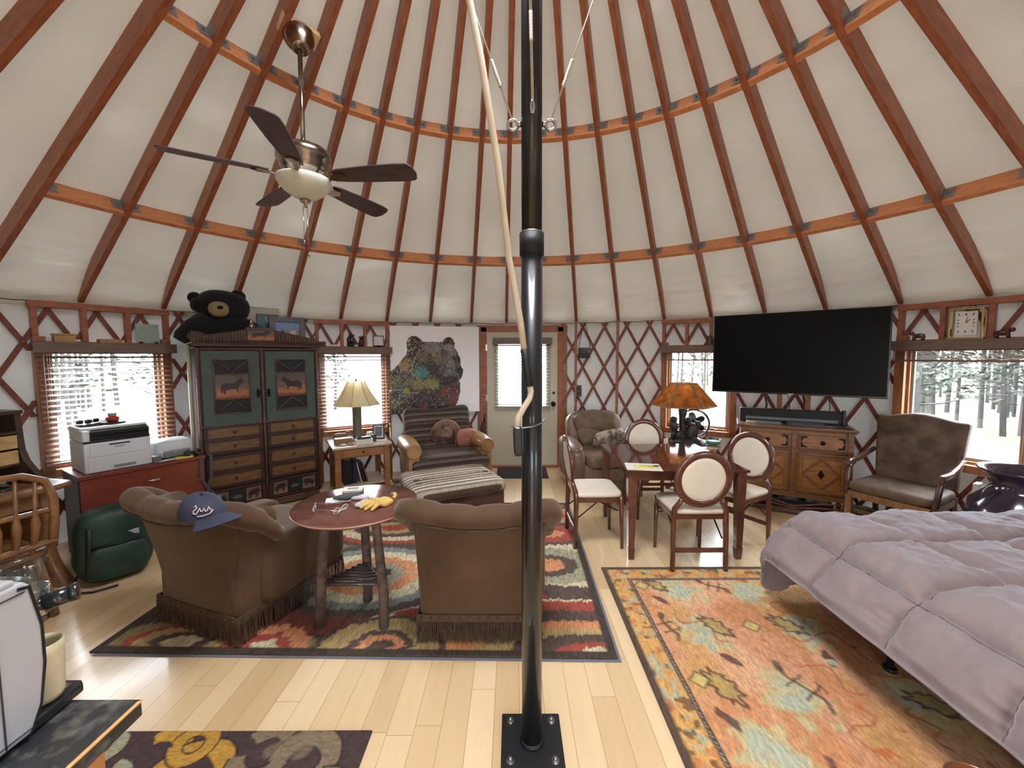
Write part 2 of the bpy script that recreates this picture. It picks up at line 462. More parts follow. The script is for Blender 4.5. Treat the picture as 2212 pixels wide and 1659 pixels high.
m_cable = plain('wire_rope', (70, 66, 62), .5, .6)
cb = MB(); cb.tube([pol(a*2, RW-.02, 2.155-.012*math.sin(a)**2) for a in range(-45, 46)], .004, 5); tag(struct(obj('trim_7', cb, m_cable)), 'thin dark tension cable along the top of the lattice', 'cable')

# ---- windows: local frame on the chord, x along the wall (left to right seen from inside), y outwards
def chord(a0, a1, r=RW):
    p = Vector(pol(a0, r)); q = Vector(pol(a1, r)); x = (q-p).normalized(); y = Vector((-x.y, x.x, 0))
    if y.dot((p+q)/2-Vector((CX, CY, 0))) < 0: y = -y
    c = (p+q)/2
    return Matrix(((x.x, y.x, 0, c.x), (x.y, y.y, 0, c.y), (0, 0, 1, 0), (0, 0, 0, 1))), (q-p).length
m_pane = glass('window_pane')
m_vinyl = plain('grey_vinyl', (150, 148, 142), .4)
m_shelf = wood('grey_brown_board', (124, 104, 92), (98, 80, 70), .6, (2, 9, 20), 3, bump=.05)
WM = []
for wi, (a0, a1) in enumerate(WINS):
    M, W = chord(a0, a1); WM.append((M, W)); n = wi+1
    z0, z1 = .68, 1.80
    root = bpy.data.objects.new('window_%d' % n, None); COL.objects.link(root); root.matrix_world = M; struct(root)
    f = MB(); jw = .075 if wi != 1 else .06
    for s in (-1, 1): f.box((s*(W/2-jw/2), .0, (z0+z1)/2), (jw, .09, z1-z0+.1))
    f.box((0, .0, z1-.02), (W, .09, .06)); f.box((0, -.0, z0-.03), (W, .09, .07))
    for s in (-1, 1): f.box((s*(W/2-jw-.012), .05, (z0+z1)/2), (.024, .06, z1-z0))
    f.box((0, .05, z0+.015), (W-2*jw, .06, .03)); f.box((0, .05, z1-.06), (W-2*jw, .06, .03))
    # legs of the rough frame down to the floor
    for s in (-1, 1): f.box((s*(W/2-.02), .005, .33), (.045, .08, .66))
    obj('window_frame', f, m_honey, root, .003)
    v = MB(); s2 = W-2*jw-.05
    for s in (-1, 1): v.box((s*(s2/2-.01), .07, (z0+z1)/2), (.02, .03, z1-z0-.06))
    v.box((0, .07, z0+.045), (s2, .03, .03)); v.box((0, .07, z1-.085), (s2, .03, .02))
    obj('sash', v, m_vinyl, root)
    p = MB(); p.box((0, .075, (z0+z1)/2), (s2-.02, .004, z1-z0-.08)); obj('pane', p, m_pane, root)
    # header: rail, posts (name trim_n)
    h = MB(); h.box((0, 0, 2.125), (W+.02, .075, .055))
    for k in range(4): h.box((-W/2+.02+(W-.04)*k/3, .0, 1.96), (.038, .075, .3))
    tag(struct(obj('trim_%d' % (10+n), h, m_red, None, .002)), 'red-brown post and rail header framing above the window', 'header').matrix_world = M
    sh = MB(); sh.box((0, -.045, 1.782), (W+.02, .16, .036)); sh.box((0, -.135, 1.755), (W+.03, .022, .09))
    tag(struct(obj('trim_%d' % (20+n), sh, m_shelf, None, .003)), 'flat grey-brown valance board and shelf over the window', 'shelf').matrix_world = M
# ---- door
m_doorp = plain('cream_door_paint', (205, 200, 178), .45, c2=(198, 193, 170), nscale=2)
m_black = plain('black_metal', (18, 18, 20), .35, .6)
dr = bpy.data.objects.new('door_1', None); COL.objects.link(dr); dr.location = (.1525, 5.985, 0); struct(dr)
DW = 1.057
s_ = MB()
gx0, gx1, gz0, gz1 = -.385, .385, .93, 1.90
s_.box(((-DW/2+gx0)/2, .02, 1.015), (gx0+DW/2, .045, 2.03)); s_.box(((DW/2+gx1)/2, .02, 1.015), (DW/2-gx1, .045, 2.03))
s_.box((0, .02, gz0/2), (gx1-gx0, .045, gz0)); s_.box((0, .02, (2.03+gz1)/2), (gx1-gx0, .045, 2.03-gz1))
obj('door_panel', s_, m_doorp, dr)
g_ = MB()
for s in (-1, 1): g_.box((s*.37, -.012, 1.415), (.03, .03, gz1-gz0))
g_.box((0, -.012, gz0+.015), (.77, .03, .03)); g_.box((0, -.012, gz1-.015), (.77, .03, .03)); obj('glazing_trim', g_, m_doorp, dr)
p = MB(); p.box((0, .02, 1.415), (.74, .006, gz1-gz0-.02)); obj('pane', p, m_pane, dr)
k = MB(); k.cyl((.46, -.003, .96), (.46, -.02, .96), .032); k.cyl((.46, -.02, .96), (.46, -.05, .96), .012); k.ell((.46, -.07, .96), (.036, .028, .036)); k.cyl((.47, -.003, 1.12), (.47, -.018, 1.12), .02)
obj('door_handle', k, m_black, dr)
k = MB()
for z in (.25, 1.05, 1.8): k.box((-DW/2-.002, -.012, z), (.02, .02, .09))
obj('hinge', k, m_bolt, dr)
t = MB()
for s in (-1, 1): t.box((s*(DW/2+.047), .03, 1.05), (.10, .10, 2.1)); t.box((s*(DW/2-.005), .055, 1.05), (.03, .03, 2.06))
t.box((0, .03, 2.078), (DW+.28, .10, .096)); t.box((0, .055, 2.02), (DW, .03, .03)); t.box((0, -.01, .012), (DW, .12, .024))
dt = struct(obj('trim_1', t, m_red, None, .003)); dt.location = dr.location; tag(dt, 'red-brown wooden door frame', 'door frame')
tt = MB()
for x in (-DW/2-.11, DW/2+.11): tt.box((x, .02, 1.05), (.06, .09, 2.1))
d2 = struct(obj('trim_2', tt, m_honey, None, .003)); d2.location = dr.location; tag(d2, 'honey coloured posts beside the door frame', 'door frame')
# posts standing against the lattice under some rafters (right of the door)
for i, a in enumerate((11.45, 18.94)):
    p = MB(); p.box((0, 0, 1.08), (.035, .06, 2.17)); o = struct(obj('trim_%d' % (3+i), p, m_red, None, .002)); o.location = pol(a, RW-.05); o.rotation_euler = (0, 0, -R(a))
    tag(o, 'slim red-brown wall post under a rafter beside the door', 'post', 'wall posts by the door')

# ================================================================== outside
m_grass = plain('meadow', (52, 60, 38), .9, c2=(64, 66, 44), nscale=.6)
# glazed double door behind the camera, unseen, added to let in more daylight
M2, W2_ = chord(171.2, 188.8)
d3 = bpy.data.objects.new('added_door', None); COL.objects.link(d3); d3.matrix_world = M2; struct(d3)
b = MB()
for s in (-1, 1):
    b.box((s*(W2_/2-.04), 0, 1.03), (.09, .10, 2.1)); b.box((s*.05, 0, 1.03), (.09, .045, 2.0)); b.box((s*(W2_/2-.13), 0, 1.03), (.09, .045, 2.0))
    for z in (.12, 1.98): b.box((s*W2_/4, 0, z), (W2_/2-.2, .045, .16))
b.box((0, 0, 2.09), (W2_+.06, .10, .09)); obj('door_frame', b, m_honey, d3)
b = MB()
for s in (-1, 1): b.box((s*W2_/4, 0, 1.05), (W2_/2-.2, .006, 1.72))
obj('pane', b, m_pane, d3)
gd = MB(); gd.add([(-60, -60, -.75), (60, -60, -.75), (60, 60, -.75), (-60, 60, -.75)], [(0, 1, 2, 3)])
struct(obj('ground', gd, m_grass))
m_bark = plain('pale_bark', (50, 48, 45), .9, c2=(42, 40, 38), nscale=6)
m_leaf = plain('pine_needles', (36, 44, 36), .8, c2=(50, 56, 46), nscale=3)
TR_I = 0
def tree(x, y, h, seed, lab, cat='tree', crown=1.0):
    rnd = random.Random(seed)
    t = thing('pine_tree', lab, cat, (x, y, -.75), rnd.uniform(0, 360))
    tk = MB(); tk.tube([(0, 0, 0), (.08, .02, h*.4), (.02, -.05, h*.75), (0, 0, h)], [.07, .06, .04, .015], 8)
    for i in range(14):
        z = h*(.25+.7*i/14); a = rnd.uniform(0, 6.28); L = (1-.6*i/14)*h*.22
        tk.tube([(0, 0, z), (math.cos(a)*L*.5, math.sin(a)*L*.5, z+.1), (math.cos(a)*L, math.sin(a)*L, z+.3)], [.03, .02, .008], 5)
    obj('trunk', tk, m_bark, t)
    lf = MB(); vs = []; fs = []
    for i in range(int(900*crown)):
        z = h*(.3+.72*rnd.random()); rad = h*.24*(1.08-(z/h))*crown+.15; a = rnd.uniform(0, 6.28); q = rad*rnd.random()**.5
        c = Vector((math.cos(a)*q, math.sin(a)*q, z)); s = rnd.uniform(.05, .13)
        u = Vector((rnd.uniform(-1, 1), rnd.uniform(-1, 1), rnd.uniform(-.4, .4))).normalized()*s; w = Vector((rnd.uniform(-1, 1), rnd.uniform(-1, 1), rnd.uniform(-1, 1))).normalized()*s*.5
        o = len(vs); vs += [c-u, c+w, c+u, c-w]; fs.append((o, o+1, o+2, o+3))
    lf.add(vs, fs); obj('foliage', lf, m_leaf, t)['kind'] = 'stuff'
for k, (x, y, h, lab) in enumerate([
    (10.0, 9.8, 4.8, 'nearest slim pine outside the right-hand window'), (14.6, 11.8, 5.2, 'second pine in the view through the right-hand window'),
    (13.4, 7.0, 5.0, 'pine outside the right-hand window near its right edge'), (12.4, 12.6, 5.0, 'distant pine seen through the right-hand window'),
    (8.6, 15.5, 4.6, 'pine seen through the window behind the orange lamp'), (-11.2, 9.0, 5.2, 'pine seen through the blinds above the white printer'), (-11.0, 12.8, 4.8, 'second pine outside the blinds above the printer'),
    (-8.0, 18, 4.2, 'pine seen far outside the window behind the table lamp'), (-13.6, 6.6, 5.0, 'large pine outside the left window near its left edge')]):
    tree(x, y, h, 50+k, lab)
def forest(name, a0, a1, d0, d1, n, seed, hmax):
    rnd = random.Random(seed); vs = []; fs = []; tk = MB()
    for i in range(n):
        a = rnd.uniform(a0, a1); d = rnd.uniform(d0, d1); x = math.sin(R(a))*d; y = math.cos(R(a))*d; h = rnd.uniform(.6, 1)*hmax
        ln_ = rnd.uniform(-.4, .4); tk.tube([(x, y, -.75), (x+ln_*.4, y, h*.5), (x+ln_, y, h)], [rnd.uniform(.05, .10), .05, .02], 5, caps=False)
        for j in range(10):
            z = rnd.uniform(.1, .95)*h; q = rnd.uniform(0, 6.28); L = rnd.uniform(.5, 1.6)*(1.1-z/h); tk.tube([(x+ln_*z/h, y, z), (x+ln_*z/h+math.cos(q)*L, y+math.sin(q)*L, z+rnd.uniform(-.2, .4))], [.022, .008], 3, caps=False)
        for j in range(150):
            z = h*rnd.uniform(.05, 1.0); r_ = (1.15-z/h)*h*.26+.1; q = rnd.uniform(0, 6.28); rr_ = r_*rnd.random()**.5; c = Vector((x+ln_*z/h+math.cos(q)*rr_, y+math.sin(q)*rr_, z)); s = rnd.uniform(.06, .2)
            u = Vector((rnd.uniform(-1, 1), rnd.uniform(-1, 1), rnd.uniform(-.3, .3))).normalized()*s; w = Vector((rnd.uniform(-1, 1), rnd.uniform(-1, 1), rnd.uniform(-1, 1))).normalized()*s*.45
            o = len(vs); vs += [c-u, c+w, c+u, c-w]; fs.append((o, o+1, o+2, o+3))
    g = MB(); g.add(vs, fs); o = obj(name, g, m_leaf); o['kind'] = 'stuff'; t_ = obj('trunks', tk, m_bark, o); t_['kind'] = 'stuff'; return o
tag(forest('forest', 44, 80, 17, 34, 120, 3, 7.5), 'pale mixed woodland seen through the right window', 'woodland')
tag(forest('forest', -80, -44, 17, 34, 100, 4, 7.5), 'pale mixed woodland seen through the left window', 'woodland')
tag(forest('forest', 22, 42, 24, 40, 40, 5, 5.5), 'distant sparse woodland seen through the window behind the orange lamp', 'woodland')

# ================================================================== light
w = bpy.data.worlds.new('sky'); SC.world = w; w.use_nodes = True; nt = w.node_tree; nt.nodes.clear()
wo = nt.nodes.new('ShaderNodeOutputWorld'); bg = nt.nodes.new('ShaderNodeBackground'); nt.links.new(bg.outputs[0], wo.inputs[0])
tc = nt.nodes.new('ShaderNodeTexCoord'); sx = nt.nodes.new('ShaderNodeSeparateXYZ'); nt.links.new(tc.outputs['Generated'], sx.inputs[0])
HZ, ZN = 13.0, 18.0
mr = nt.nodes.new('ShaderNodeMapRange'); mr.inputs['From Min'].default_value = .10; mr.inputs['From Max'].default_value = .75; mr.inputs['To Min'].default_value = HZ; mr.inputs['To Max'].default_value = ZN
nt.links.new(sx.outputs[2], mr.inputs[0]); nt.links.new(mr.outputs[0], bg.inputs['Strength'])
rp = _ramp(nt, sx.outputs[2], [(.0, (.86, .93, 1, 1)), (.35, (.80, .90, 1, 1)), (.8, (.97, .98, 1, 1))]); nt.links.new(rp.outputs[0], bg.inputs[0])
w.cycles.sampling_method = 'MANUAL'; w.cycles.sample_map_resolution = 512
for M, W, hz_, hc_ in [(*w_, 1.1, 1.24) for w_ in WM]+[(M2, W2_-.3, 1.8, 1.05)]:      # light portals: they emit nothing, they only tell the renderer where daylight enters
    l = bpy.data.lights.new('portal', 'AREA'); l.shape = 'RECTANGLE'; l.size = W; l.size_y = hz_; l.cycles.is_portal = True
    o = bpy.data.objects.new('window_portal', l); COL.objects.link(o)
    x = Vector((M[0][0], M[1][0], 0)); y = Vector((M[0][1], M[1][1], 0)); c = Vector((M[0][3], M[1][3], hc_))+y*.12
    # area lights shine along local -z: point it inwards
    zl = y; o.matrix_world = Matrix(((-x.x, 0, zl.x, c.x), (-x.y, 0, zl.y, c.y), (0, 1, 0, c.z), (0, 0, 0, 1)))
l = bpy.data.lights.new('portal', 'AREA'); l.shape = 'DISK'; l.size = 1.5; l.cycles.is_portal = True
o = bpy.data.objects.new('dome_portal', l); COL.objects.link(o); o.location = (CX, CY, 4.4)
# unseen warm area lights behind the camera, added as fill
def lamp(x, y, z, e, size=.5):
    l = bpy.data.lights.new('fill_light', 'AREA'); l.shape = 'DISK'; l.size = size; l.energy = e; l.color = (1, .88, .72)
    o = bpy.data.objects.new('fill_light', l); COL.objects.link(o); o.location = (x, y, z)
    return o
LE = 5
lamp(.9, -.9, 2.6, LE); lamp(-.8, -.9, 2.6, LE*.8)

# ================================================================== camera
cam = bpy.data.cameras.new('camera'); co = bpy.data.objects.new('camera', cam); COL.objects.link(co); SC.camera = co
cam.sensor_width = 36; cam.lens = 36*866/2212; cam.clip_start = .02
co.location = (0, 0, 1.66)
co.rotation_mode = 'QUATERNION'
co.rotation_quaternion = (Matrix.Rotation(R(90-3.87), 3, 'X') @ Matrix.Rotation(R(-.2), 3, 'Z')).to_quaternion()
SC.view_settings.view_transform = 'Standard'; SC.view_settings.look = 'None'; SC.view_settings.gamma = 1; SC.view_settings.use_curve_mapping = False
SC.view_settings.exposure = 1.08
SC.cycles.use_denoising = True; SC.cycles.max_bounces = 8; SC.cycles.diffuse_bounces = 5; SC.cycles.glossy_bounces = 4; SC.cycles.transparent_max_bounces = 12
SC.cycles.sample_clamp_indirect = 6; SC.cycles.caustics_reflective = False; SC.cycles.caustics_refractive = False
# ================================================================== woven patterns drawn on dense meshes
def canvas_xy(w, d, step):
    nx = int(w/step)+1; ny = int(d/step)+1
    X, Y = np.meshgrid(np.linspace(0, w, nx), np.linspace(0, d, ny), indexing='ij')
    return X, Y
def L3(c): return np.array([lin(c[0]), lin(c[1]), lin(c[2])])
def put(A, mask, c, k=1.0):
    m = np.clip(mask, 0, 1)[..., None]*k
    A[:] = A*(1-m)+L3(c)*m
def smooth(e0, e1, x): t = np.clip((x-e0)/(e1-e0), 0, 1); return t*t*(3-2*t)
def seg_d(X, Y, pts):
    D = np.full(X.shape, 9.9)
    for (x0, y0), (x1, y1) in zip(pts[:-1], pts[1:]):
        dx, dy = x1-x0, y1-y0; t = np.clip(((X-x0)*dx+(Y-y0)*dy)/(dx*dx+dy*dy+1e-12), 0, 1)
        D = np.minimum(D, np.hypot(X-x0-t*dx, Y-y0-t*dy))
    return D
def inside(X, Y, poly):
    I = np.zeros(X.shape, bool); n = len(poly)
    for i in range(n):
        x0, y0 = poly[i]; x1, y1 = poly[i-1]
        c = ((y0 > Y) != (y1 > Y)) & (X < (x1-x0)*(Y-y0)/((y1-y0) or 1e-9)+x0)
        I ^= c
    return I
def rug_mesh(name, X, Y, A, mat, thick=.009, wav=.001, zf=None):
    nx, ny = X.shape; g = MB()
    Z = thick+wav*(fnoise(X*2.5, Y*2.5, 2)-.5)*2
    if zf is not None: Z = Z+zf(X, Y)
    vs = np.stack([X, Y, Z], -1).reshape(-1, 3)
    idx = np.arange(nx*ny).reshape(nx, ny)
    f = np.stack([idx[:-1, :-1], idx[1:, :-1], idx[1:, 1:], idx[:-1, 1:]], -1).reshape(-1, 4)
    rim = list(idx[:, 0])+list(idx[-1, 1:])+list(idx[-2::-1, -1])+list(idx[0, -2:0:-1])
    n0 = len(vs); bot = vs[rim].copy(); bot[:, 2] = .0005
    g.v = [tuple(v) for v in np.vstack([vs, bot])]
    g.f = [tuple(int(q) for q in r) for r in f]; k = len(rim)
    for i in range(k): g.f.append((int(rim[i]), n0+i, n0+(i+1) % k, int(rim[(i+1) % k])))
    g.sm = [True]*len(g.f); g.mi = [0]*len(g.f)
    col = np.vstack([A.reshape(-1, 3), A.reshape(-1, 3)[rim]])
    return obj(name, g, mat, col=col)
m_rug = attr_mat('rug_wool', .95, (160, 22, 60), .5, .5, 150)
m_rug2 = attr_mat('rug_wool_knotted', .95, (90, 30, 60), .3, .5, 150)
# --- ikat rug under the seating group: 2.96 x 2.33 m
X, Y = canvas_xy(2.96, 2.34, .0105)
j = (fnoise(X*3, Y*40, 2)-.5)*.05; Xj = X+j*1.2; Yj = Y+(fnoise(X*55, Y*3, 2)-.5)*.06
A = np.ones(X.shape+(3,))*L3((66, 50, 44))
BR, RD, OR, GD, CR, SG, BL, DK = (84, 68, 60), (154, 70, 56), (196, 134, 92), (170, 146, 98), (200, 188, 156), (150, 146, 122), (124, 130, 124), (56, 44, 42)
def eye(cx, cy, rx, ry, cols, flip=1):
    """concentric pointed arches, like the lens motifs of an ikat cloth"""
    d = np.sqrt(((Xj-cx)/rx)**2+((Yj-cy)/ry)**2)
    n = len(cols)
    for k, (r, c) in enumerate(cols): put(A, smooth(.012, -.012, d-r), c)
for i, (cy_, c) in enumerate([(0.02, GD), (.45, RD), (.85, BR), (1.25, SG), (1.7, RD), (2.05, GD)]):
    put(A, smooth(.2, .16, np.abs(Yj-cy_-.1*np.sin(Xj*3.2+i))), c, .55)
eye(2.62, .98, .62, .40, [(1.12, BR), (1.0, CR), (.72, SG), (.42, BR), (.25, OR)])
eye(2.05, .56, .95, .13, [(1.4, CR), (1.25, BR), (.6, RD)])
eye(2.75, .34, .95, .14, [(1.35, CR), (1.2, RD), (.5, BR)])
eye(2.9, .05, 1.05, .26, [(1.0, OR), (.72, GD), (.52, BR), (.26, RD), (.12, CR)])
eye(2.3, 1.55, .9, .2, [(1.25, BR), (1.0, RD), (.6, OR), (.3, BR)])
eye(2.75, 1.98, .7, .22, [(1.1, BR), (.9, GD), (.6, OR), (.3, RD)])
eye(1.30, .82, .56, .42, [(1.2, BR), (1.02, BL), (.84, CR), (.64, OR), (.42, SG), (.24, DK)])
eye(1.2, 1.65, .62, .34, [(1.15, BR), (1.0, RD), (.82, CR), (.6, BR), (.4, GD), (.2, RD)])
eye(1.62, .07, .34, .24, [(1.1, BR), (.98, GD), (.55, BR), (.38, OR), (.2, BR)])
eye(.95, .06, .26, .18, [(1, OR), (.6, RD), (.3, CR)])
eye(.45, .08, .3, .16, [(1.1, RD), (.9, GD), (.6, BR), (.35, CR)])
eye(.3, .95, .5, .4, [(1.1, BR), (1, SG), (.8, RD), (.55, CR), (.3, BR)])
eye(.4, 1.8, .5, .35, [(1, GD), (.7, BR), (.4, RD)])
edge = np.minimum(np.minimum(X, 2.96-X), np.minimum(Y, 2.34-Y))
put(A, smooth(.055, .045, edge), (64, 54, 46))
r1 = rug_mesh('area_rug', X, Y, A, m_rug)
tag(r1, 'brown rug with red, orange and cream arches under the two tan club chairs', 'rug'); r1.location = (-2.385, 2.15, .004); r1.rotation_euler = (0, 0, R(-1.2))
pad = MB(); pad.box((1.48, 1.165, 0), (2.945, 2.335, .003)); o = obj('rug_pad', pad, plain('grey_pad', (112, 116, 128), .9)); tag(o, 'thin grey rug pad showing under the corner of the arched rug', 'rug pad'); o.location = (-2.36, 2.135, .002); o.rotation_euler = (0, 0, R(-1.2))
# --- floral rug beside the bed
W2, D2 = 2.55, 3.1
X, Y = canvas_xy(W2, D2, .0095)     # Y=0 is the far edge, growing towards the camera
A = np.ones(X.shape+(3,))*L3((206, 152, 116))
n = fnoise(X*4, Y*2.2, 3); put(A, smooth(.48, .62, n), (200, 138, 92), .8)
n = fnoise(X*7+9, Y*3+4, 3); put(A, smooth(.5, .66, n), (216, 170, 134), .8)
n = fnoise(X*3+31, Y*3+14, 2); put(A, smooth(.56, .68, n), (204, 158, 100), .75)
rnd = random.Random(5)
SAGE = [(.48, .31), (.94, .32), (.45, .74), (1.06, .74), (.66, 1.22), (1.25, 1.25), (1.5, .55), (.4, 1.5), (1.9, 1.1), (1.1, 1.9), (.5, 2.3), (2.1, 1.9)]
for (x, y) in SAGE:
    d = np.hypot((X-x)/.16, (Y-y)/.19)+(fnoise(X*16, Y*16, 2)-.5)*1.1
    put(A, smooth(1, .6, d), (190, 186, 140), .8); put(A, smooth(.65, .25, d), (172, 184, 168), .75)
LN = (176, 98, 66); DKM = (92, 66, 60); OLV = (170, 150, 88)
def stroke(pts, w, c, k=.85): put(A, smooth(w, w*.35, seg_d(X+(fnoise(X*22, Y*22, 2)-.5)*.02, Y+(fnoise(X*19+7, Y*19, 2)-.5)*.02, pts)), c, k)
def vine(x, y, s, a, c, w=.009):
    pts = []
    for i in range(26):
        t = i/25; pts.append((x+s*(t*math.cos(a)-.18*math.sin(t*9)*math.sin(a)), y+s*(t*math.sin(a)+.18*math.sin(t*9)*math.cos(a))))
    stroke(pts, w, c)
for i in range(34): vine(rnd.uniform(.3, 2.2), rnd.uniform(.15, 2.8), rnd.uniform(.18, .5), rnd.uniform(-1.2, 1.9), rnd.choice([LN, LN, (186, 96, 66), (160, 92, 80)]), rnd.uniform(.006, .010))
def palm(x, y, s, a):
    pts = [(math.cos(t)*.16*(1+.25*math.cos(7*t))*s, math.sin(t)*.085*(1+.3*math.cos(9*t+1))*s) for t in [i*2*PI/36 for i in range(37)]]
    P = [(x+px*math.cos(a)-py*math.sin(a), y+px*math.sin(a)+py*math.cos(a)) for px, py in pts]
    m_ = inside(X, Y, P); put(A, m_.astype(float), OLV, .75); stroke(P, .011, DKM, .9)
for (x, y, s, a) in [(.34, .25, .5, .9), (.55, .69, .6, 1.0), (.99, .68, .62, .9), (.36, 1.14, .68, 1.2), (1.23, .17, .5, .8), (1.3, 1.25, .6, .6), (1.75, .35, .5, .7), (.75, 1.95, .6, 1.1)]: palm(x, y, s, a)
def cross(x, y, s, a):
    c, si = math.cos(a), math.sin(a); T = lambda u, v: (x+s*(u*c-v*si), y+s*(u*si+v*c))
    stroke([T(-.16, -.05), T(-.1, 0), T(.12, .0), T(.18, .06)], .016, DKM); stroke([T(-.06, -.08), T(-.06, .08)], .010, DKM); stroke([T(.05, -.09), T(.05, .09)], .010, DKM); stroke([T(.1, -.06), T(.02, -.1)], .008, DKM); stroke([T(-.2, -.07), T(-.15, -.03)], .026, DKM)
for (x, y, s, a) in [(.75, .27, .6, .5), (.26, .70, .6, 1.2), (.76, 1.15, .8, 1.0), (.62, 1.68, .8, 1.1), (1.7, .9, .8, .8)]: cross(x, y, s, a)
for (x, y, a) in [(.31, .42, .9), (.49, .96, .9), (1.03, .96, 1.8), (.29, 1.33, 1.0), (1.0, 1.72, .8)]:
    d = np.hypot(((X-x)*math.cos(a)+(Y-y)*math.sin(a))/.075, (-(X-x)*math.sin(a)+(Y-y)*math.cos(a))/.026)+(fnoise(X*30, Y*30, 2)-.5)*.8; put(A, smooth(1, .8, d), DKM, .9)
for (x, y) in [(.24, .25), (.77, .69), (.26, 1.10), (1.45, .55), (.55, 2.1)]:
    d = (np.abs(X-x)+np.abs(Y-y))/.06; put(A, smooth(1.1, .95, d), DKM, .8); put(A, smooth(.85, .7, d), (204, 190, 120), .9)
for i in range(40):
    x = rnd.uniform(.3, 2.2); y = rnd.uniform(.1, 2.8); d = np.hypot(X-x, (Y-y)*1.6)/rnd.uniform(.02, .04)+(fnoise(X*40, Y*40, 1)-.5); put(A, smooth(1, .75, d), rnd.choice([(184, 76, 44), (196, 108, 60), (190, 196, 180)]), .8)
e = np.minimum(np.minimum(X, W2-X), np.minimum(Y*1.0, D2-Y))
put(A, smooth(.172, .166, e), (206, 160, 92), .9)
n = fnoise(X*26, Y*26, 2); put(A, smooth(.58, .66, n)*(e < .165), (170, 176, 150), .75); put(A, smooth(.64, .7, fnoise(X*23+5, Y*23, 2))*(e < .165), (92, 66, 50), .8); put(A, smooth(.6, .68, fnoise(X*17+5, Y*17+3, 2))*(e < .165), (190, 110, 66), .6)
st = ((np.floor(X/.012)+np.floor(Y/.012)) % 2); g_ = smooth(.185, .181, e)*smooth(.152, .156, e); put(A, g_, (78, 66, 62)); put(A, g_*st*smooth(.160, .164, e)*smooth(.178, .174, e), (176, 160, 130), .8)
put(A, smooth(.040, .036, e), (84, 68, 56))
r2 = rug_mesh('area_rug', X, -Y, A, m_rug2)
# faces were built with y reversed: flip them
r2.data.flip_normals()
tag(r2, 'salmon and orange floral rug with sage flowers beside and under the bed', 'rug'); r2.location = (.694, 3.043, .001)
# --- dark scroll rug at the kitchen counter
X, Y = canvas_xy(1.72, .86, .0065)
A = np.ones(X.shape+(3,))*L3((66, 50, 50))
def blob(x, y, r, c, kx=1, ky=1, amp=.5): d = np.hypot((X-x)/(r*kx), (Y-y)/(r*ky))+(fnoise(X*14+x*9, Y*14, 2)-.5)*amp; put(A, smooth(1, .93, d), c); return d
def ringd(x, y, r, w, c, lo=-3.2, hi=3.2):
    d = np.hypot(X-x, Y-y)+(fnoise(X*12, Y*12, 2)-.5)*.02; an = np.arctan2(Y-y, X-x); put(A, smooth(w*1.25, w*1.1, np.abs(d-r))*((an > lo) & (an < hi)), (44, 34, 36)); put(A, smooth(w, w*.85, np.abs(d-r))*((an > lo) & (an < hi)), c)
GDD, GR, TN = (176, 136, 54), (150, 150, 122), (122, 106, 84)
for (x, y, r, w, c, lo, hi) in [(.85, .74, .10, .035, GDD, -3, 2.2), (1.05, .66, .13, .04, GDD, -2.5, 3), (.72, .62, .09, .03, GR, -3.1, 1.5), (.98, .80, .07, .028, GDD, -3, 3), (1.30, .76, .10, .035, TN, -3, 2.5), (1.48, .72, .11, .04, TN, -2, 3.1), (1.62, .60, .08, .03, TN, -3, 2), (1.18, .58, .07, .03, GDD, -3, 2), (.6, .78, .06, .03, GR, -3.1, 3), (.80, .5, .12, .045, GDD, -3, 3), (1.4, .5, .12, .04, TN, -3, 2.5), (.9, .3, .14, .05, GR, -3, 2.4), (1.3, .2, .14, .05, GDD, -3, 3), (.5, .4, .14, .05, GDD, -3, 3)]: ringd(x, y, r, w, c, lo, hi)
for (x, y) in [(.86, .62), (.92, .66), (.98, .62), (.95, .56), (.88, .56)]: blob(x, y, .034, (178, 182, 178), 1.2, 1, .3)
blob(.92, .61, .025, (70, 52, 52))
put(A, smooth(.6, .7, fnoise(X*9, Y*9, 2))*.6*(X > 1.15), TN)
r3 = rug_mesh('area_rug', X, Y, A, attr_mat('rug_wool_scroll', .95, (40, 90, 60), .3, .5, 150))
tag(r3, 'dark plum rug with gold and grey scrolls beside the black countertop', 'rug'); r3.location = (-2.345, .81, .001)
# door mat
dm = MB(); dm.box((0, 0, .004), (.72, .56, .008)); o = obj('door_mat', dm, plain('charcoal_mat', (58, 60, 62), .9, bump=.5, bscale=300)); tag(o, 'plain charcoal mat on the floor inside the cream door', 'mat', loc=(.14, 5.66, 0))
# ================================================================== steel centre post
m_pole = plain('black_paint_steel', (14, 16, 22), .32, .2, c2=(20, 22, 28), nscale=3, coat=.3)
m_plate = plain('black_plate', (22, 24, 28), .5, .2, bump=.1, bscale=200)
m_steel = plain('bright_steel', (200, 202, 205), .22, 1)
PX, PY = .080, 1.62
t = thing('support_post', 'tall black steel post bolted to the floor in the middle of the room', 'post', (PX, PY, 0))
b = MB(); b.cyl((0, 0, .012), (0, 0, 2.13), .0425, n=40); b.cyl((0, 0, 2.1), (0, 0, 4.2), .0405, n=40); obj('shaft', b, m_pole, t)
b = MB(); b.box((0, .0, .006), (.262, .262, .012)); obj('base_plate', b, m_plate, t, .004)
b = MB(); b.lathe([(.0425, .012), (.052, .012), (.049, .02), (.0425, .026)], 40); obj('weld_collar', b, m_plate, t)
for sx in (-.092, .092):
    for sy in (-.09, .09):
        b = MB(); b.cyl((sx, sy, .012), (sx, sy, .016), .017, n=18); b.cyl((sx, sy, .016), (sx, sy, .026), .012, n=6, smooth=False); b.cyl((sx, sy, .026), (sx, sy, .034), .006); obj('bolt', b, m_steel, t)
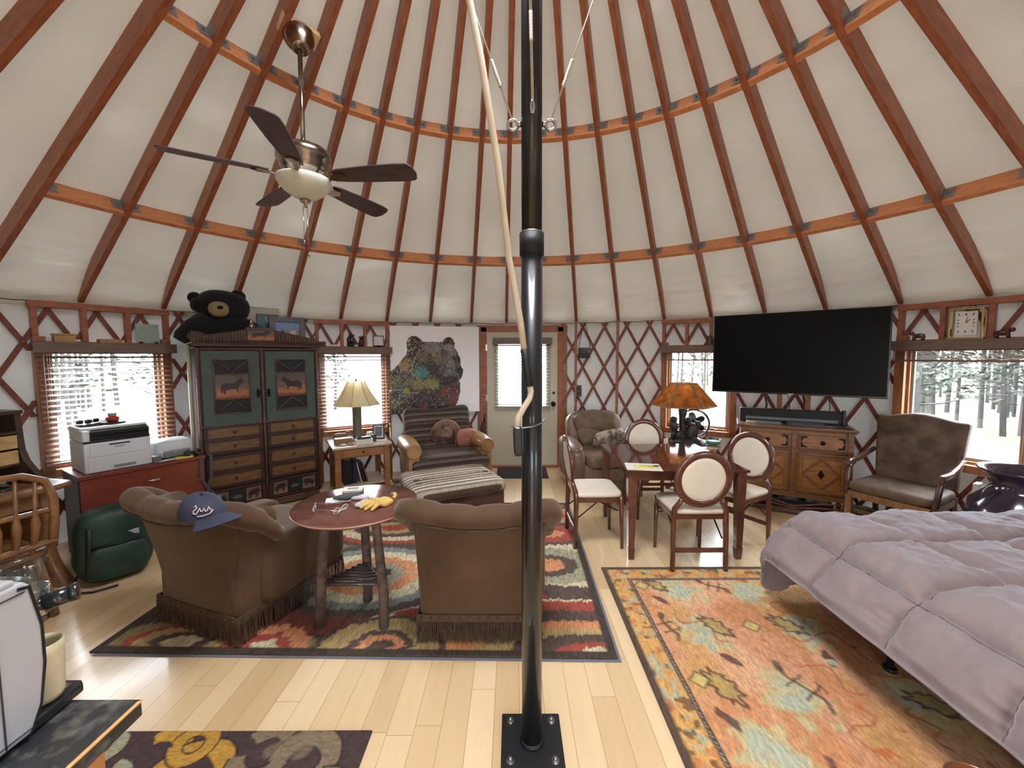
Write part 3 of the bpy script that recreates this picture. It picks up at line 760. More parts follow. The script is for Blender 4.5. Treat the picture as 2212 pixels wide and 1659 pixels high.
b = MB(); b.lathe([(.0425, 2.06), (.0485, 2.06), (.0485, 2.144), (.0425, 2.144)], 40); obj('collar', b, m_plate, t)
b = MB(); b.lathe([(.0415, 2.145), (.0455, 2.146), (.0455, 2.150), (.0405, 2.151)], 40); obj('bright_ring', b, m_steel, t)
EZ = 2.56
b = MB(); b.cyl((0, -.041, EZ+.02), (0, -.056, EZ+.02), .008); b.tube([(.0+.0, -.062+.0, EZ+.022+.016*math.sin(a_)) if 0 else (.016*math.cos(a_)*.3, -.06, EZ+.03+.022*math.sin(a_)) for a_ in [i*2*PI/18 for i in range(18)]], .005, 6, closed=True); obj('eye_bolt', b, m_steel, t)
for s in (-1, 1):
    b = MB(); b.cyl((s*.040, 0, EZ), (s*.055, 0, EZ), .010); b.tube([(s*.073+.019*math.cos(a_), 0, EZ-.003+.019*math.sin(a_)) for a_ in [i*2*PI/20 for i in range(20)]], .0065, 8, closed=True); obj('eye_bolt', b, m_steel, t)
m_rope = plain('wrapped_wire', (222, 218, 208), .4, .3, bump=.3, bscale=250)
def guy(p0, p1, lab):
    p0 = Vector(p0); p1 = Vector(p1); d = p1-p0; g = MB(); n = (Vector((d.y, -d.x, 0)).normalized() if abs(d.x)+abs(d.y) > .01 else Vector((1, 0, 0)))*.004
    g.tube([p0+n, p1+n], .0022, 6); g.tube([p0-n, p1-n], .0022, 6)
    c = obj('guy_cable', g, m_rope)
    tag(c, lab, 'cable', 'cables running from the post up to the roof ring')
    for f in (.16, .62):
        w = MB(); L = d.length; w.tube([p0+d*(f+k*.006/L*1)+n*0 for k in range(0, 18)], [.006+.0018*(k % 2) for k in range(0, 18)], 7); obj('wire_wrap', w, m_rope, c)
guy((PX-.074, PY, EZ+.012), (PX-.36, PY-.02, 3.35), 'white cable rising to the left from the ring on the black post')
guy((PX+.074, PY, EZ+.012), (PX+.36, PY-.02, 3.35), 'white cable rising to the right from the ring on the black post')
guy((PX, PY-.062, EZ+.05), (PX-.03, PY-.085, 3.9), 'white cable hanging straight down the front of the black post')
# crank pole for the roof vent, resting in a holster on the post
m_rod = plain('cream_fibreglass', (222, 212, 196), .3, c2=(200, 186, 166), nscale=4)
m_rub = plain('black_rubber', (20, 20, 21), .5)
t = thing('vent_crank_pole', 'long cream crank pole leaning against the black post in its holster', 'pole', (0, 0, 0))
def PP(x, z, y=1.52): return (x, y, z)
b = MB(); b.tube([(-.20, 1.48, 3.2), (-.145, 1.5, 2.915), (-.105, 1.5, 2.713), (-.049, 1.5, 2.363), (-.009, 1.52, 2.023), (.034, 1.53, 1.784), (.05, 1.53, 1.66)], [.0125]*7, 12); obj('shaft', b, m_rod, t)
b = MB(); b.tube([(.046, 1.53, 1.69), (.058, 1.535, 1.61), (.068, 1.54, 1.548)], [.0150, .0150, .0155], 12); obj('grip', b, m_rub, t)
b = MB(); b.tube([(.067, 1.54, 1.56), (.073, 1.54, 1.525), (.068, 1.537, 1.50), (.045, 1.53, 1.465), (.024, 1.53, 1.425), (.016, 1.53, 1.375)], .0115, 12); obj('crank_handle', b, m_rod, t)
t = thing('crank_holster', 'black pouch strapped to the post holding the crank pole', 'holster', (0, 0, 0))
b = MB(); b.cush((.022, 1.53, 1.335), (.036, .034, .115), .4, (0, -2, 0), 12, fn=lambda p: [p[0]*(1+.9*p[2]), p[1], p[2]]); obj('pouch', b, m_rub, t)
b = MB(); b.tube([(-.002, 1.53, 1.392), (.02, 1.512, 1.388), (.08, 1.568, 1.384), (.118, 1.59, 1.395), (.132, 1.615, 1.405)], .0028, 6); obj('wire_strap', b, m_steel, t)
# ================================================================== ceiling fan
m_nickel = plain('brushed_nickel', (190, 178, 162), .22, 1, (150, 138, 124), 3)
m_blade = wood('dark_walnut_blade', (88, 70, 74), (58, 44, 50), .45, (2, 14, 14), 3, bump=.04)
m_opal = plain('opal_glass', (232, 236, 230), .3, coat=.4, c2=(214, 220, 214), nscale=6)
FX, FY = -1.285, 2.572
fz = 2.79
t = thing('ceiling_fan', 'five-bladed dark ceiling fan with nickel housing and a white glass bowl', 'fan', (FX, FY, 0))
b = MB(); Mf = Matrix.Translation((0, 0, 3.555)) @ Matrix.Rotation(math.atan2(-FX+CX, CY-FY), 4, 'Z')
sl = math.degrees(math.atan(SLOPE)); dirv = Vector((FX-CX, FY-CY, 0)).normalized()
azf = math.atan2(dirv.x, dirv.y)
b.box((0, 0, 0), (.215, .10, .045), M=TR((0, 0, under(1.735)+.03), (0, 0, -math.degrees(azf))) @ TR((0, 0, 0), (-sl, 0, 0))); obj('mounting_block', b, wood('pale_pine', (232, 206, 158), (206, 174, 120), .5, (3, 10, 10)), t, .002)
Mc = TR((0, 0, 3.585), (0, 0, -math.degrees(azf))) @ TR((0, 0, 0), (-sl*.75, 0, 0))
b = MB(); b.lathe([(.001, -.055), (.045, -.07), (.05, -.062), (.066, -.04), (.082, -.01), (.088, .02), (.09, .03), (.001, .03)], 36, Mc); obj('canopy', b, m_nickel, t)
b = MB(); b.cyl((0, 0, fz+.14), (0, 0, 3.52), .0135, n=16); obj('downrod', b, m_nickel, t)
b = MB(); b.lathe([(.02, fz+.165), (.08, fz+.16), (.145, fz+.145), (.156, fz+.12), (.156, fz+.085), (.14, fz+.075), (.138, fz+.04), (.11, fz+.012), (.07, fz-.02), (.06, fz-.03), (.001, fz-.03)], 48); obj('motor_housing', b, m_nickel, t)
b = MB(); b.lathe([(.001, fz-.150), (.03, fz-.147), (.075, fz-.13), (.12, fz-.098), (.150, fz-.062), (.164, fz-.038), (.161, fz-.030), (.13, fz-.028), (.001, fz-.028)], 48); obj('glass_bowl', b, m_opal, t)
b = MB(); b.lathe([(.001, fz-.20), (.007, fz-.195), (.012, fz-.175), (.03, fz-.162), (.032, fz-.152), (.001, fz-.152)], 24); obj('finial', b, m_nickel, t)
for dx, L in ((-.01, .22), (.016, .30)):
    b = MB(); b.tube([(dx, -.01, fz-.19), (dx, -.01, fz-.19-L)], .0018, 5); b.ell((dx, -.01, fz-.19-L), (.006, .006, .014)); obj('pull_chain', b, m_nickel, t)
BA = [-5.3, 66.7, 138.7, 210.7, 282.7]
def blade_bm(a):
    b = MB(); M = TR((0, 0, fz-.012), (0, 0, a)) @ TR((0, 0, 0), (-13, 0, 0))
    pts = [(.19, -.045), (.24, -.058), (.42, -.074), (.60, -.080), (.675, -.076), (.70, -.05), (.712, .01), (.70, .058), (.68, .072), (.62, .076), (.42, .070), (.24, .056), (.19, .045)]
    b.prism(pts, -.004, .004, M); return b
for a in BA:
    bl = obj('blade', blade_bm(a), m_blade, t, .0015)
    k = MB(); M = TR((0, 0, fz-.024), (0, 0, a)) @ TR((0, 0, 0), (-13, 0, 0))
    k.prism([(.08, -.018), (.16, -.014), (.20, -.03), (.25, -.036), (.28, 0), (.25, .036), (.20, .03), (.16, .014), (.08, .018)], -.004, .005, M)
    k.tube([tuple((TR((0, 0, fz-.02), (0, 0, a)) @ Vector((.09, 0, -.01)))[:]), tuple((TR((0, 0, fz-.02), (0, 0, a)) @ Vector((.17, 0, -.012)))[:])], .012, 8)
    obj('blade_bracket', k, m_nickel, bl)
# ================================================================== armoire
def painted(name, w, h, step, painter, mat, parent, M):
    """thin board w x h in the x-z plane with a picture on its -y side"""
    X, Z = canvas_xy(w, h, step); A = np.ones(X.shape+(3,))*.5; painter(X, Z, A)
    nx, ny = X.shape; g = MB(); vs = np.stack([X-w/2, X*0, Z-h/2], -1).reshape(-1, 3)
    idx = np.arange(nx*ny).reshape(nx, ny)
    f = np.stack([idx[:-1, :-1], idx[1:, :-1], idx[1:, 1:], idx[:-1, 1:]], -1).reshape(-1, 4)
    g.v = [tuple((M @ Vector(v))[:]) for v in vs]; g.f = [tuple(int(q) for q in r) for r in f]; g.sm = [False]*len(g.f); g.mi = [0]*len(g.f)
    n0 = len(g.v); g.box((0, .006, 0), (w, .011, h), M=M)
    col = np.vstack([A.reshape(-1, 3), np.ones((len(g.v)-n0, 3))*.1])
    return obj(name, g, mat, parent, col=col)
m_paint = attr_mat('painted_picture', .5, (30, 30, 30), .18, 0)
m_maroon = wood('maroon_rustic', (74, 44, 40), (48, 28, 26), .5, (6, 6, 6), 4, bump=.2)
m_twig = wood('willow_twig', (124, 98, 80), (58, 40, 34), .6, (22, 22, 3), 4, bump=.2)
m_green = plain('sage_milk_paint', (76, 94, 86), .6, c2=(66, 82, 76), nscale=5, bump=.15, bscale=90)
m_navy = plain('dark_bark_panel', (24, 27, 33), .6, c2=(18, 20, 24), nscale=12)
m_pine = wood('knotty_pine', (130, 100, 60), (96, 68, 40), .5, (3, 12, 12), 3, bump=.1, knots=6)
m_iron = plain('dark_iron', (28, 26, 26), .45, .7)
t = thing('armoire', 'rustic armoire with sage green doors painted with elk over maroon drawers', 'armoire', (-2.71, 4.345, 0), 44)
AW = 1.13; AD = .40
b = MB(); b.box((0, AD/2, .92), (AW, AD, 1.68)); b.box((0, AD/2, .04), (AW-.1, AD-.06, .08)); obj('body', b, m_maroon, t, .004)
b = MB(); b.box((0, AD/2-.02, 1.79), (AW+.05, AD+.06, .035)); obj('cornice', b, m_maroon, t, .004)
b = MB(); b.prism([(-.585, 1.80), (.585, 1.80), (.585, 1.865), (.50, 1.885), (.15, 1.955), (.13, 1.985), (0, 1.995), (-.13, 1.985), (-.15, 1.955), (-.5, 1.885), (-.585, 1.93), (-.60, 1.86)], -.012, .012, TR((0, -.015, 0), (90, 0, 0))); obj('crest', b, m_maroon, t, .002)
for sd in (-1, 1):
  b = MB()
  for i in range(44):
    x = -.565+1.13*i/43
    if abs(x) < .135 or x*sd < 0: continue
    zt = 1.875+.085*(1-max(0, (abs(x)-.13))/.44) if abs(x) < .57 else 1.87
    b.cyl((x, -.03, 1.815), (x+random.uniform(-.002, .002), -.03, zt-.01), .0095+random.uniform(0, .002), n=7)
  obj('twig_fringe', b, m_twig, t)
def bison(X, Z, A, flip=False, night=False):
    w = X.max(); h = Z.max(); x = X/w; z = Z/h
    if flip: x = 1-x
    put(A, np.ones_like(x), (112, 90, 80)); put(A, smooth(.62, .75, z+.1*fnoise(x*6, z*3, 2)), (92, 84, 80)); put(A, smooth(.6, .4, z+.22*fnoise(x*5, z*5, 2)), (170, 108, 70)); put(A, smooth(.2, .1, z+.1*fnoise(x*12, z*8, 2)), (124, 74, 50))
    P = [(.14, .28), (.13, .5), (.18, .62), (.3, .66), (.45, .63), (.55, .66), (.66, .74), (.72, .84), (.82, .8), (.86, .72), (.8, .66), (.76, .58), (.68, .46), (.66, .26), (.62, .26), (.60, .4), (.40, .38), (.30, .36), (.28, .2), (.24, .2), (.22, .36), (.18, .2)]
    put(A, inside(x, z, P).astype(float), (52, 38, 40)); put(A, smooth(.02, .01, seg_d(x, z, [(.72, .82), (.6, .98), (.5, .96)])), (70, 52, 44)); put(A, smooth(.02, .01, seg_d(x, z, [(.74, .84), (.8, .99), (.9, .97)])), (70, 52, 44))
def bearpanel(X, Z, A, flip=False):
    w = X.max(); h = Z.max(); x = X/w; z = Z/h
    if flip: x = 1-x
    put(A, np.ones_like(x), (112, 90, 82)); put(A, smooth(.45, .35, z+.2*fnoise(x*6, z*6, 2)), (132, 112, 102))
    P = [(.1, .15), (.12, .55), (.25, .72), (.5, .78), (.7, .84), (.85, .75), (.95, .55), (.9, .48), (.78, .5), (.75, .15), (.65, .15), (.62, .38), (.35, .36), (.3, .12), (.2, .12), (.18, .3), (.15, .15)]
    put(A, inside(x, z, P).astype(float), (50, 36, 38))
def fishpanel(X, Z, A):
    w = X.max(); h = Z.max(); x = X/w; z = Z/h; put(A, np.ones_like(x), (30, 34, 36)); put(A, smooth(1.1, .8, np.hypot((x-.5)/.3, (z-.45)/.14)), (96, 98, 90))
crp = painted('crest_picture', .25, .13, .008, lambda X, Z, A: bison(X, Z, A), m_paint, t, TR((0, -.042, 1.905)))
b = MB(); b.bar((-.135, -.045, 1.965), (.135, -.045, 1.965), .018, .018); obj('crest_trim', b, m_twig, t)
for s in (-1, 1):
    cx = s*.277; w_ = .50; zc = 1.35; h_ = .76
    d = MB(); d.box((cx, -.012, zc), (w_, .026, h_)); dr_ = obj('door', d, m_green, t, .003)
    pn = MB(); pn.box((cx, -.028, 1.365), (.30, .006, .56)); obj('dark_panel', pn, m_navy, dr_)
    painted('elk_picture', .285, .245, .006, (lambda X, Z, A: bison(X, Z, A)) if s < 0 else (lambda X, Z, A: bison(X, Z, A, True)), m_paint, dr_, TR((cx, -.040, 1.365)))
    st = MB()
    for (x0, z0, x1, z1) in [(-.15, 1.09, .15, 1.09), (-.15, 1.64, .15, 1.64), (-.15, 1.09, -.15, 1.64), (.15, 1.09, .15, 1.64), (-.15, 1.235, .15, 1.235), (-.15, 1.495, .15, 1.495), (-.14, 1.63, 0, 1.51), (.14, 1.63, 0, 1.51), (-.14, 1.10, 0, 1.22), (.14, 1.10, 0, 1.22)]:
        st.cyl((cx+x0, -.038, z0), (cx+x1, -.038, z1), .0065, n=7)
    obj('twig_moulding', st, m_twig, dr_)
    k = MB(); k.box((-s*.228+cx, -.032, 1.28), (.028, .012, .085)); k.cyl((-s*.228+cx, -.036, 1.29), (-s*.228+cx, -.052, 1.29), .006); k.tube([(-s*.228+cx-.012, -.052, 1.29), (-s*.228+cx, -.055, 1.265), (-s*.228+cx+.012, -.052, 1.29)], .004, 6); obj('door_pull', k, m_iron, dr_)
    for (z0, z1) in [(.83, .95), (.69, .81), (.50, .64), (.34, .47)]:
        zc2 = (z0+z1)/2; dw = MB()
        for q in (-1, 1): dw.box((cx+q*(.24), -.012, zc2), (.035, .03, z1-z0+.01)); dw.box((cx, -.012, zc2+q*(z1-z0)/2), (.51, .03, .028))
        do = obj('drawer', dw, m_maroon, t, .003)
        f = MB(); f.box((cx, -.008, zc2), (.45, .02, z1-z0-.02)); obj('drawer_front', f, m_pine, do)
        k = MB(); k.cyl((cx, -.015, zc2), (cx, -.03, zc2), .007); k.ell((cx, -.036, zc2), (.015, .010, .015)); obj('knob', k, m_maroon, do)
    lw = MB()
    for q in (-1, 1): lw.box((cx+q*(.245), -.012, .205), (.035, .03, .19)); lw.box((cx, -.012, .205+q*.09), (.52, .03, .025))
    lo = obj('bottom_panel', lw, m_maroon, t, .003)
    for i, fn in enumerate((lambda X, Z, A: bearpanel(X, Z, A, s < 0), fishpanel, lambda X, Z, A: bearpanel(X, Z, A, s > 0))):
        painted('animal_panel', .14, .14, .006, fn, m_paint, lo, TR((cx+(i-1)*.148, -.016, .205)))
    ba = MB()
    for z in (.03, .055, .08): ba.cyl((cx-.26, -.01, z), (cx+.26, -.01, z), .012, n=7)
    obj('base_twigs', ba, m_twig, t)
b = MB()
for x in (-.555, 0, .555): b.cyl((x, -.018, .1), (x, -.018, 1.76), .014, n=8)
b.cyl((-.555, -.02, 1.755), (.555, -.02, 1.755), .012, n=8); b.cyl((-.555, -.02, .965), (.555, -.02, .965), .010, n=8)
obj('twig_post', b, m_twig, t)
# pale upright strip standing in for the lit edge of the armoire's side panel
Tm = Matrix.Translation((-2.71, 4.345, 0)) @ Matrix.Rotation(R(44), 4, 'Z')
def on_arm(x, y, z): return tuple((Tm @ Vector((x, y, z)))[:])
b = MB(); b.cyl((0, 0, 0), (0, 0, 1.79), .016, n=12); b.lathe([(.001, 0), (.07, 0), (.07, .012), (.016, .03)], 20); o = obj('lit_edge_strip', b, plain('pale_lit_edge', (196, 192, 160), .4)); tag(o, 'pale upright strip standing in for the lit left side edge of the armoire', 'tube', loc=on_arm(-.605, .12, 0))
# toy bear
m_fur = plain('black_plush', (10, 10, 12), .95, c2=(18, 18, 20), nscale=60, bump=.8, bscale=120, sheen=.1)
m_tan = plain('tan_plush', (150, 132, 96), .9, bump=.4, bscale=150)
t = thing('teddy_bear', 'huge black plush bear with tan muzzle slumped on top of the armoire', 'toy', on_arm(-.33, .22, 1.815), 44); t.scale = (.94, .94, .92)
b = MB(); b.cush((0, .0, .16), (.56, .34, .36), .75, n=18); b.cush((.05, -.02, .42), (.50, .36, .36), .85, (0, 6, 0), 18)
b.cush((-.17, -.03, .42), (.16, .20, .16), .9, n=10); b.cush((-.20, .02, .50), (.13, .07, .13), 1, (0, -20, 0), 10); b.cush((.20, .0, .56), (.15, .07, .13), 1, (0, 25, 0), 10)
b.tube([(-.12, -.04, .26), (-.24, -.08, .16), (-.33, -.10, .06), (-.36, -.10, .02)], [.10, .10, .085, .06], 14); b.tube([(.12, -.04, .26), (.28, -.08, .17), (.42, -.12, .08), (.54, -.14, .05)], [.10, .095, .075, .05], 14)
obj('body', b, m_fur, t)
b = MB(); b.cush((-.02, -.19, .37), (.19, .12, .17), .9, n=14); obj('muzzle', b, m_tan, t)
b = MB(); b.ell((-.015, -.252, .385), (.028, .018, .020)); b.ell((-.09, -.165, .47), (.012, .01, .012)); b.ell((.075, -.17, .475), (.012, .01, .012)); obj('nose', b, m_iron, t)
b = MB(); b.cush((-.22, -.20, .06), (.17, .07, .12), .9, n=12); obj('paw_pad', b, plain('brown_suede', (86, 58, 44), .8), t)
# pictures and bits on top of the armoire
def leaning(name, w, h, d, lab, cat, x, y, z, mf, tilt=8, rz=44, face=None, mface=None, mat_w=0, fw=.02, group=None, painter=None):
    t = thing(name, lab, cat, on_arm(x, y, z), rz, group); M = TR((0, 0, 0), (-tilt, 0, 0)) @ TR((0, 0, h/2))
    b = MB()
    for s in (-1, 1): b.box((s*(w/2-fw/2), 0, 0), (fw, d, h), M=M); b.box((0, 0, s*(h/2-fw/2)), (w-2*fw, d, fw), M=M)
    obj('frame', b, mf, t, .002)
    if painter: painted('picture', w-2*fw, h-2*fw, .008, painter, m_paint, t, M @ TR((0, -.002, 0)))
    else:
        p = MB(); p.box((0, .002, 0), (w-2*fw, d*.6, h-2*fw), M=M); obj('picture', p, mface, t)
    return t
m_white = plain('white_paper', (226, 224, 216), .7)
leaning('picture_frame', .42, .43, .02, 'white blank framed board leaning against the roof on the armoire', 'frame', .07, .30, 1.81, plain('white_frame', (206, 202, 194), .5), 6, mface=plain('ivory_panel', (208, 202, 190), .7), fw=.012)
def bluep(X, Z, A): w, h = X.max(), Z.max(); put(A, np.ones_like(X), (18, 96, 122)); put(A, smooth(.6, .8, Z/h), (84, 118, 118)); put(A, smooth(.006, .003, seg_d(X, Z, [(w*.4, h*.9), (w*.7, h*.45)])), (190, 200, 190))
leaning('art_print', .22, .35, .015, 'small teal print standing between the plush bear and the grey photo frame', 'picture', .14, .24, 1.81, plain('teal_edge', (40, 80, 90), .6), 8, painter=bluep, fw=.006)
def people(X, Z, A):
    w, h = X.max(), Z.max(); put(A, np.ones_like(X), (120, 150, 190)); put(A, smooth(.55, .4, Z/h), (92, 92, 90))
    for i in range(6): put(A, smooth(.02, .012, np.hypot((X-w*(.3+.12*i)), (Z-h*.38)*.5)), random.choice([(200, 196, 190), (80, 76, 80), (150, 140, 130)])); put(A, smooth(.012, .008, np.hypot((X-w*(.3+.12*i)), (Z-h*.62))), (170, 130, 110))
leaning('picture_frame', .37, .32, .03, 'wide grey frame with a group photo standing on the right of the armoire', 'frame', .31, .13, 1.81, plain('pewter_frame', (106, 104, 108), .5, .3, bump=.6, bscale=60), 8, painter=people, fw=.06)
b = MB(); b.lathe([(.001, 0), (.026, 0), (.03, .05), (.034, .12), (.036, .18), (.030, .205), (.020, .215), (.021, .245), (.012, .262), (.001, .264)], 20); o = obj('cocktail_shaker', b, m_nickel); tag(o, 'small silver shaker standing in front of the plush bear on the armoire', 'shaker', loc=on_arm(-.07, .05, 1.81))
# ================================================================== file cabinet
m_cherry = wood('cherry_laminate', (134, 64, 48), (116, 52, 40), .35, (1, 6, 10), 2, coat=.2, bump=0)
m_cabside = plain('dark_cherry_side', (46, 36, 38), .4)
CZ = .72
Tc = Matrix.Translation((-3.43, 3.11, 0)) @ Matrix.Rotation(R(58.8), 4, 'Z')
def on_cab(x, y, z=CZ): return tuple((Tc @ Vector((x, y, z)))[:])
t = thing('file_cabinet', 'low cherry-red lateral file cabinet under the window holding the printers', 'cabinet', (-3.43, 3.11, 0), 58.8)
b = MB(); b.box((.425, .235, .345), (.85, .44, .69)); obj('body', b, m_cabside, t, .003)
b = MB(); b.box((.425, .22, .705), (.86, .47, .03)); obj('top', b, m_cherry, t, .003)
for z0, z1 in ((.37, .685), (.04, .36)):
    b = MB(); b.box((.425, .005, (z0+z1)/2), (.84, .02, z1-z0)); d = obj('drawer', b, m_cherry, t, .003)
    k = MB(); k.tube([(.40, -.006, z1-.10), (.43, -.022, z1-.102), (.46, -.026, z1-.104), (.49, -.022, z1-.102), (.52, -.006, z1-.10)], [.004, .008, .010, .008, .004], 8, flat=1.0); obj('drawer_handle', k, m_steel, d)
# big white printer
m_pw = plain('printer_white', (214, 218, 222), .4, c2=(208, 212, 216)); m_pk = plain('printer_black', (26, 28, 30), .25, coat=.3)
t = thing('printer', 'large white laser printer with black paper output slot on the file cabinet', 'printer', on_cab(.05, .045), 58.8)
b = MB(); b.box((.21, .2, .125), (.42, .40, .25)); obj('body', b, m_pw, t, .012)
b = MB(); b.box((.21, .19, .258), (.42, .38, .018)); b.box((.225, .20, .30), (.39, .36, .085)); obj('upper_deck', b, m_pk, t, .006)
b = MB(); b.box((.21, .235, .354), (.42, .33, .032)); b.box((.022, .2, .30), (.044, .38, .1)); obj('scanner_lid', b, m_pw, t, .010)
b = MB(); b.box((.24, .045, .325), (.36, .07, .02), (35, 0, 0)); obj('control_panel', b, m_pk, t, .004)
b = MB(); b.box((.215, -.003, .185), (.36, .008, .10)); obj('front_flap', b, m_pw, t, .004)
b = MB(); b.box((.22, -.003, .065), (.40, .008, .115)); pt = obj('paper_tray', b, m_pw, t, .004)
b = MB(); b.box((.24, -.009, .035), (.14, .006, .022)); obj('tray_window', b, plain('printer_grey', (140, 146, 150), .3), pt)
b = MB(); b.box((.215, -.009, .225), (.13, .006, .010)); obj('flap_grip', b, m_pk, t)
def text(name, s, size, mat, parent, M, ext=.0008, align='CENTER'):
    cu = bpy.data.curves.new(name, 'FONT'); cu.body = s; cu.size = size; cu.extrude = ext; cu.align_x = align
    o0 = bpy.data.objects.new(name+'_tmp', cu); COL.objects.link(o0); dg = bpy.context.evaluated_depsgraph_get(); me = bpy.data.meshes.new_from_object(o0.evaluated_get(dg))
    bpy.data.objects.remove(o0); me.transform(M); me.materials.clear(); me.materials.append(mat)
    o = bpy.data.objects.new(name, me); COL.objects.link(o); o.parent = parent; return o
m_ink = plain('dark_print', (50, 54, 60), .5)
text('brand_lettering', 'brother', .020, m_ink, t, TR((.215, -.0085, .195), (90, 0, 0)))
PT = Tc @ Matrix.Translation((.05, .045, CZ))
def on_pr(x, y, z): return tuple((PT @ Vector((x, y, z)))[:])
t = thing('desk_tray', 'black tray of small things on top of the large printer', 'tray', on_pr(.17, .26, .3715), 58.8)
b = MB(); b.cush((0, 0, .008), (.30, .20, .014), .3, n=10); b.lathe([(.15, .004), (.165, .018), (.16, .02), (.145, .008)], 4, TR((0, 0, 0), (0, 0, 45), (.9, .65, 1))); obj('dish', b, m_pk, t)
b = MB(); b.lathe([(.001, 0), (.04, 0), (.046, .03), (.03, .045), (.001, .045)], 20); o = obj('red_pouch', b, plain('bright_red', (200, 44, 38), .5)); tag(o, 'small bright red pot on the tray above the printer', 'pot', loc=on_pr(.24, .24, .388)); 
b = MB(); b.cyl((0, 0, 0), (0, 0, .026), .028, n=18); o = obj('tape_roll', b, plain('grey_green', (150, 160, 150), .5)); tag(o, 'pale roll sitting on the red pot above the printer', 'tape', loc=on_pr(.24, .24, .434))
for i, (x, y, s) in enumerate([(.06, .22, 1), (.12, .26, .8)]):
    t = thing('sunglasses', ['dark sunglasses at the left end of the printer tray', 'second dark glasses beside them on the printer tray'][i], 'glasses', on_pr(x, y, .388), 58.8+20*i)
    b = MB(); b.cush((-.025, 0, .018), (.045, .012, .034), .6, n=8); b.cush((.025, 0, .018), (.045, .012, .034), .6, n=8); b.tube([(-.05, 0, .025), (-.05, .08, .03)], .003, 6); b.tube([(.05, 0, .025), (.05, .08, .03)], .003, 6); obj('lenses', b, m_pk, t)
b = MB(); b.tube([(0, 0, .003), (.10, .03, .02)], .004, 6); o = obj('pen', b, m_pk); tag(o, 'black pen lying across the tray above the printer', 'pen', loc=on_pr(.12, .17, .388), rz=40)
# small white printer
t = thing('label_printer', 'low rounded white printer beside the large laser printer', 'printer', on_cab(.53, .10), 58.8)
b = MB(); b.cush((.145, .15, .085), (.30, .26, .17), .35, n=16); obj('body', b, m_pw, t)
b = MB(); b.box((.15, .015, .045), (.20, .012, .06)); b.ell((.24, .06, .135), (.010, .01, .006)); b.ell((.22, .05, .13), (.008, .01, .006)); obj('slot', b, plain('printer_grey', (140, 146, 150), .3), t, .003)
t = thing('wire_stand', 'small wire easel with a white card in front of the low white printer', 'stand', on_cab(.58, .05), 58.8)
b = MB()
for x in (-.05, .05): b.tube([(x, .03, .06), (x, 0, .004), (x, -.04, .004), (x, -.045, .02)], .002, 5)
b.tube([(-.05, .012, .03), (.05, .012, .03)], .002, 5); b.tube([(-.05, .03, .06), (.05, .03, .06)], .002, 5); obj('wire_frame', b, m_steel, t)
b = MB(); b.box((0, -.02, .01), (.15, .07, .004)); obj('card', b, m_white, t)
b = MB(); b.box((0, 0, .03), (.055, .09, .06)); o = obj('card_box', b, plain('slate_box', (96, 104, 112), .5), None, .003); tag(o, 'grey box squeezed between the two printers', 'box', loc=on_cab(.50, .06), rz=58.8)
b = MB(); b.box((0, 0, .008), (.13, .06, .016)); o = obj('sticky_notes', b, plain('yellow_paper', (226, 214, 60), .7)); tag(o, 'yellow note pad at the front edge of the file cabinet', 'note pad', loc=on_cab(.70, .035), rz=50)
# binoculars and camera with hanging straps
t = thing('binoculars', 'dark binoculars lying at the right end of the file cabinet', 'binoculars', on_cab(.80, .13), 40)
b = MB()
for s in (-1, 1): b.lathe([(.001, 0), (.026, 0), (.027, .05), (.020, .08), (.018, .13), (.021, .14), (.001, .14)], 18, TR((s*.035, 0, .03), (90, 0, 0)))
b.box((0, -.07, .035), (.05, .03, .02)); obj('barrels', b, m_pk, t)
for s in (-1, 1):
    b = MB(); b.cyl((s*.035, .002, .03), (s*.035, .004, .03), .024, n=18); obj('lens', b, plain('lens_blue', (90, 120, 160), .1), t)
m_strap = plain('grey_strap', (84, 78, 76), .8, bump=.4, bscale=300)
t = thing('camera_strap', 'grey-brown strap with a small brass buckle hanging down the front of the file cabinet', 'strap', (0, 0, 0))
b = MB(); q = [on_cab(.80, .02, .735), on_cab(.82, -.012, .70), on_cab(.80, -.02, .55), on_cab(.84, -.02, .42), on_cab(.90, -.022, .33), on_cab(.93, -.022, .26)]
b.tube(q, .016, 6, flat=.2, up=(.855, -.518, 0)); b.tube([on_cab(.88, .02, .735), on_cab(.90, -.012, .70), on_cab(.89, -.02, .5), on_cab(.85, -.024, .36), on_cab(.80, -.022, .30)], .014, 6, flat=.2, up=(.855, -.518, 0)); obj('webbing', b, m_strap, t)
b = MB(); c = Vector(on_cab(.80, -.026, .50)); b.tube([(c.x+.012*math.cos(a_)*.5, c.y+.012*math.cos(a_), c.z+.012*math.sin(a_)) for a_ in [i*PI/4 for i in range(8)]], .003, 5, closed=True); obj('buckle', b, plain('brass', (206, 172, 84), .25, 1), t)
b = MB(); c = Vector(on_cab(.94, -.025, .27)); b.cush(tuple(c), (.05, .012, .06), .5, (0, 20, 58), 8); obj('leather_end', b, plain('grey_leather_tab', (150, 148, 140), .6), t)
